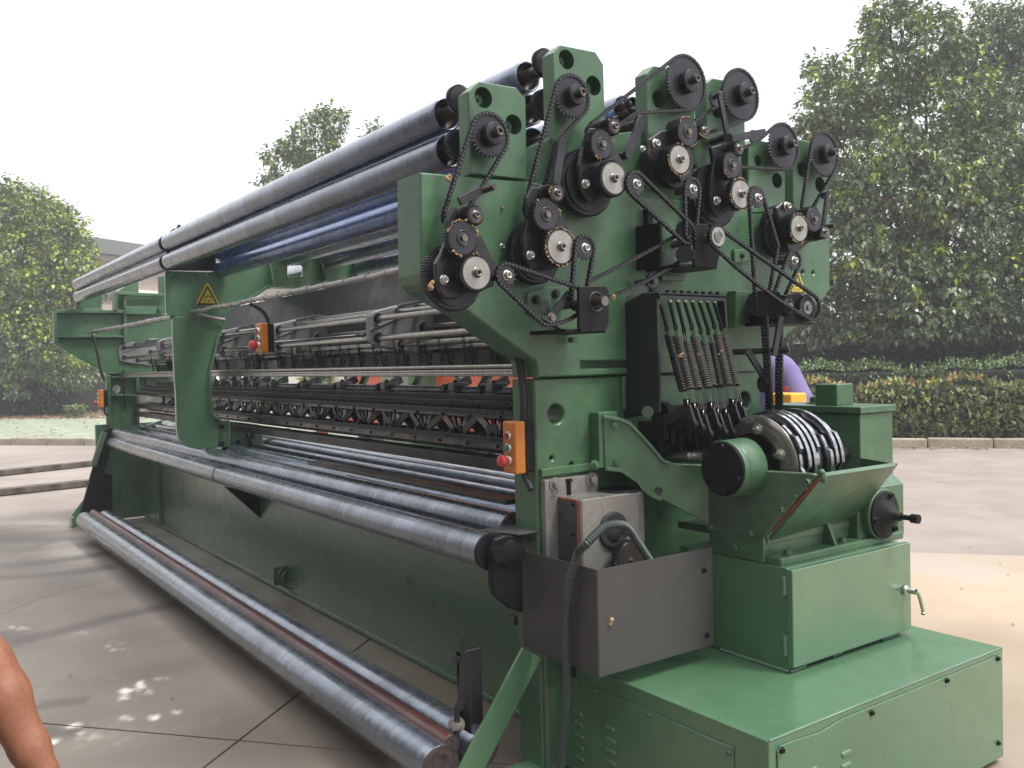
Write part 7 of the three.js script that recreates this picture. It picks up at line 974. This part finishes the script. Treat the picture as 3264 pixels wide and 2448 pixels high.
function person(o) {   // standing figure: pelvis position, heading (where it faces), lean and arms
  const t = thing('person', o.label, 'person'), f = v3(Math.sin(o.turn), 0, Math.cos(o.turn)), rt = v3(f.z, 0, -f.x), H_ = o.h || 1.7, S = H_ / 1.7, up = v3(0, 1, 0);
  const at = (x, y, z) => o.base.clone().addScaledVector(rt, x * S).addScaledVector(up, y * S).addScaledVector(f, z * S), ln = o.lean || 0, tl = o.tilt || 0, tw = (x, y, z) => { const dy = y - 0.9, x2 = x * Math.cos(tl) + dy * Math.sin(tl), y2 = dy * Math.cos(tl) - x * Math.sin(tl); return at(x2, 0.9 + y2 * Math.cos(ln), z + y2 * Math.sin(ln)); };
  const J = { pel: at(0, 0.92, 0), chest: tw(0, 1.22, 0.0), neck: tw(0, 1.42, 0), head: tw(0, 1.56, 0.03).addScaledVector(f, 0.04 * ln), sL: tw(0.18, 1.38, 0), sR: tw(-0.18, 1.38, 0), hL: at(0.09, 0.9, 0), hR: at(-0.09, 0.9, 0), kL: at(0.10, 0.48, 0.03), kR: at(-0.10, 0.48, 0.03), aL: at(0.11, 0.08, 0), aR: at(-0.11, 0.08, 0) };
  const eL = o.eL || tw(0.26, 1.10, -0.02), eR = o.eR || tw(-0.26, 1.10, -0.02), wL = o.wL || tw(0.27, 0.86, 0.08), wR = o.wR || tw(-0.27, 0.86, 0.08);
  const hd = tw(0, 1.60, 0.035), body = [[J.pel, J.chest, 0.12, 0.125, f], [J.chest, tw(0, 1.34, 0), 0.125, 0.11, f], [J.sL, J.sR, 0.055, 0.055], [J.neck.clone().addScaledVector(up, -0.04), hd.clone().addScaledVector(up, -0.05), 0.056, 0.05], [tw(0, 1.56, 0.035), tw(0, 1.63, 0.03), 0.076, 0.083], [tw(0, 1.535, 0.07), tw(0, 1.56, 0.06), 0.05, 0.06], [tw(0, 1.585, 0.115), tw(0, 1.565, 0.128), 0.010, 0.014], [tw(0.083, 1.60, 0.02), tw(0.085, 1.575, 0.02), 0.016, 0.012], [tw(-0.083, 1.60, 0.02), tw(-0.085, 1.575, 0.02), 0.016, 0.012], [tw(-0.02, 1.528, 0.122), tw(0.02, 1.528, 0.122), 0.007, 0.007],
    [J.sL, eL, 0.048, 0.038], ...(o.fore ? [[eL, eL.clone().lerp(wL, 0.12), 0.040, 0.046], [eL.clone().lerp(wL, 0.12), eL.clone().lerp(wL, 0.36), 0.046, 0.047], [eL.clone().lerp(wL, 0.36), eL.clone().lerp(wL, 0.78), 0.047, 0.033], [eL.clone().lerp(wL, 0.78), wL, 0.033, 0.029]] : [[eL, wL, 0.04, 0.026]]), [J.sR, eR, 0.048, 0.038], [eR, wR, 0.04, 0.026], [J.hL, J.kL, 0.085, 0.055], [J.kL, J.aL, 0.055, 0.038], [J.hR, J.kR, 0.085, 0.055], [J.kR, J.aR, 0.055, 0.038]];
  const geos = [figure(body, 0.014, 0.02)];
  for (const [e, w, sg] of [[eL, wL, 1], [eR, wR, -1]]) { const d = w.clone().sub(e).normalize(); let sd = f.clone().addScaledVector(d, -f.dot(d)); if (sd.lengthSq() < 0.01) sd = rt.clone(); geos.push(figure(hand(w.clone().addScaledVector(d, 0.02), d, sd.normalize()), 0.004, 0.006, 0.02)); }
  part('body', geos, M.skin, t);
  const eg = []; for (const s of [-1, 1]) eg.push(metreUV(new THREE.SphereGeometry(0.0115, 12, 8).translate(...tw(0.032 * s, 1.605, 0.104).toArray()))); part('eyes', eg, M.gloss, t);
  part('hair', figure([[tw(0, 1.63, 0.012), tw(0, 1.655, 0.0), 0.088, 0.08], [tw(0, 1.60, -0.035), tw(0, 1.57, -0.04), 0.066, 0.055]], 0.012, 0.02), mat(lin(0.015, 0.012, 0.011), 0.6), t);
  const infl = (l, d) => l.map(([a, b, ra, rb, fl]) => [a, b, ra + d, rb + d, fl]);
  const sl = (s, e, w, long) => long ? [[s, e, 0.062, 0.056], [e, e.clone().lerp(w, 0.82), 0.056, 0.048]] : [[s, s.clone().lerp(e, 0.55), 0.064, 0.062]];
  part('shirt', figure([...infl(body.slice(0, 3), 0.018), [J.pel.clone().addScaledVector(up, -0.06), J.pel, 0.135, 0.135, f], ...sl(J.sL, eL, wL, o.long), ...sl(J.sR, eR, wR, o.long), ...(o.moreShirt || [])], 0.012, 0.018), o.shirt, t);
  if (o.collar) part('collar', new THREE.TorusGeometry(0.075, 0.016, 8, 24).rotateX(Math.PI / 2).translate(...J.neck.clone().addScaledVector(up, 0.0).toArray()), o.shirt, t);
  part('trousers', figure([[J.pel, J.hL, 0.12, 0.105], [J.pel, J.hR, 0.12, 0.105], [J.hL, J.kL, 0.1, 0.075], [J.kL, J.aL, 0.075, 0.065], [J.hR, J.kR, 0.1, 0.075], [J.kR, J.aR, 0.075, 0.065]], 0.016, 0.03), o.trousers, t);
  for (const a of [J.aL, J.aR]) part('shoe', figure([[a.clone().addScaledVector(up, -0.035), a.clone().addScaledVector(f, 0.15).addScaledVector(up, -0.045), 0.042, 0.034]], 0.01, 0.01), M.rubber, t);
  if (o.extra) o.extra(t, { at, tw, f, rt, J });
  return t;
}
const cloth = (c, map) => mat(c, 0.9, 0, { sheen: 0.3, ...(map ? { map } : {}) });
const plaid = tex(128, 128, (u, v) => { const a = (u * 4) % 1 < 0.16, b = (v * 4) % 1 < 0.16; return a || b ? [0.62, 0.25, 0.62] : [0.16, 0.07, 0.2]; }, true, 12);
{
  const w = (x, y, d = 4.55) => onX(AC(x, y), d), base = v3(4.6, 0, w(800, 1200, 4.6).z);
  person({ label: 'person in a purple work jacket leaning to the machine from behind', base, turn: -1.57, h: 1.72, lean: 0.12, tilt: -0.2, long: true, shirt: cloth(lin(0.17, 0.14, 0.30)), trousers: cloth(lin(0.05, 0.05, 0.08)), collar: true, eL: w(1400, 1255, 4.5), wL: w(1330, 1560, 4.36),
    moreShirt: [[w(880, 620), w(1190, 770), 0.05, 0.058], [w(1190, 770), w(1395, 1255, 4.5), 0.066, 0.075], [w(1000, 760), w(1040, 1500), 0.115, 0.13], [w(1150, 800), w(1160, 1300), 0.07, 0.09]],
    extra: (t, { tw }) => { const p = onX(AC(1130, 1045), 4.42); part('pocket_badge', new THREE.SphereGeometry(0.014, 10, 6).scale(0.4, 1, 1.2).translate(p.x, p.y, p.z), M.red, t); } });
  const q = onX(AC(1165, 1235), 4.36), t = thing('orange_bag', 'bright orange bag in front of the purple jacket', 'bag'); part('pouch', new RoundedBoxGeometry(0.14, 0.3, 0.16, 3, 0.03).translate(q.x, q.y - 0.12, q.z), mat(lin(0.9, 0.36, 0.03), 0.6), t); part('flap', new RoundedBoxGeometry(0.15, 0.1, 0.168, 2, 0.012).translate(q.x - 0.004, q.y - 0.012, q.z), mat(lin(0.9, 0.40, 0.04), 0.6), t);
}
{
  const p = onX(AH(785, 500), 4.4); person({ label: 'person in a purple checked shirt mostly hidden behind the machine', base: v3(4.46, 0, p.z - 0.02), turn: -1.57, h: 1.66, long: false, shirt: cloth(lin(1, 1, 1), plaid), trousers: cloth(lin(0.04, 0.045, 0.07)) });
}
{ // bystander at the left edge: only the bare forearm reaches into the picture
  const dep = 1.72, el = atDepth([-70, 2075], dep), wr = atDepth([140, 2470], dep * 1.0), base = v3(el.x - 0.36, 0, el.z + 0.02), turn = 2.2;
  person({ label: 'person at the left edge whose bare forearm hangs into view', base, turn, h: 1.68, fore: true, long: false, shirt: cloth(lin(0.5, 0.5, 0.52)), trousers: cloth(lin(0.05, 0.06, 0.09)), eL: el, wL: wr });
}
renderer.render(scene, camera);
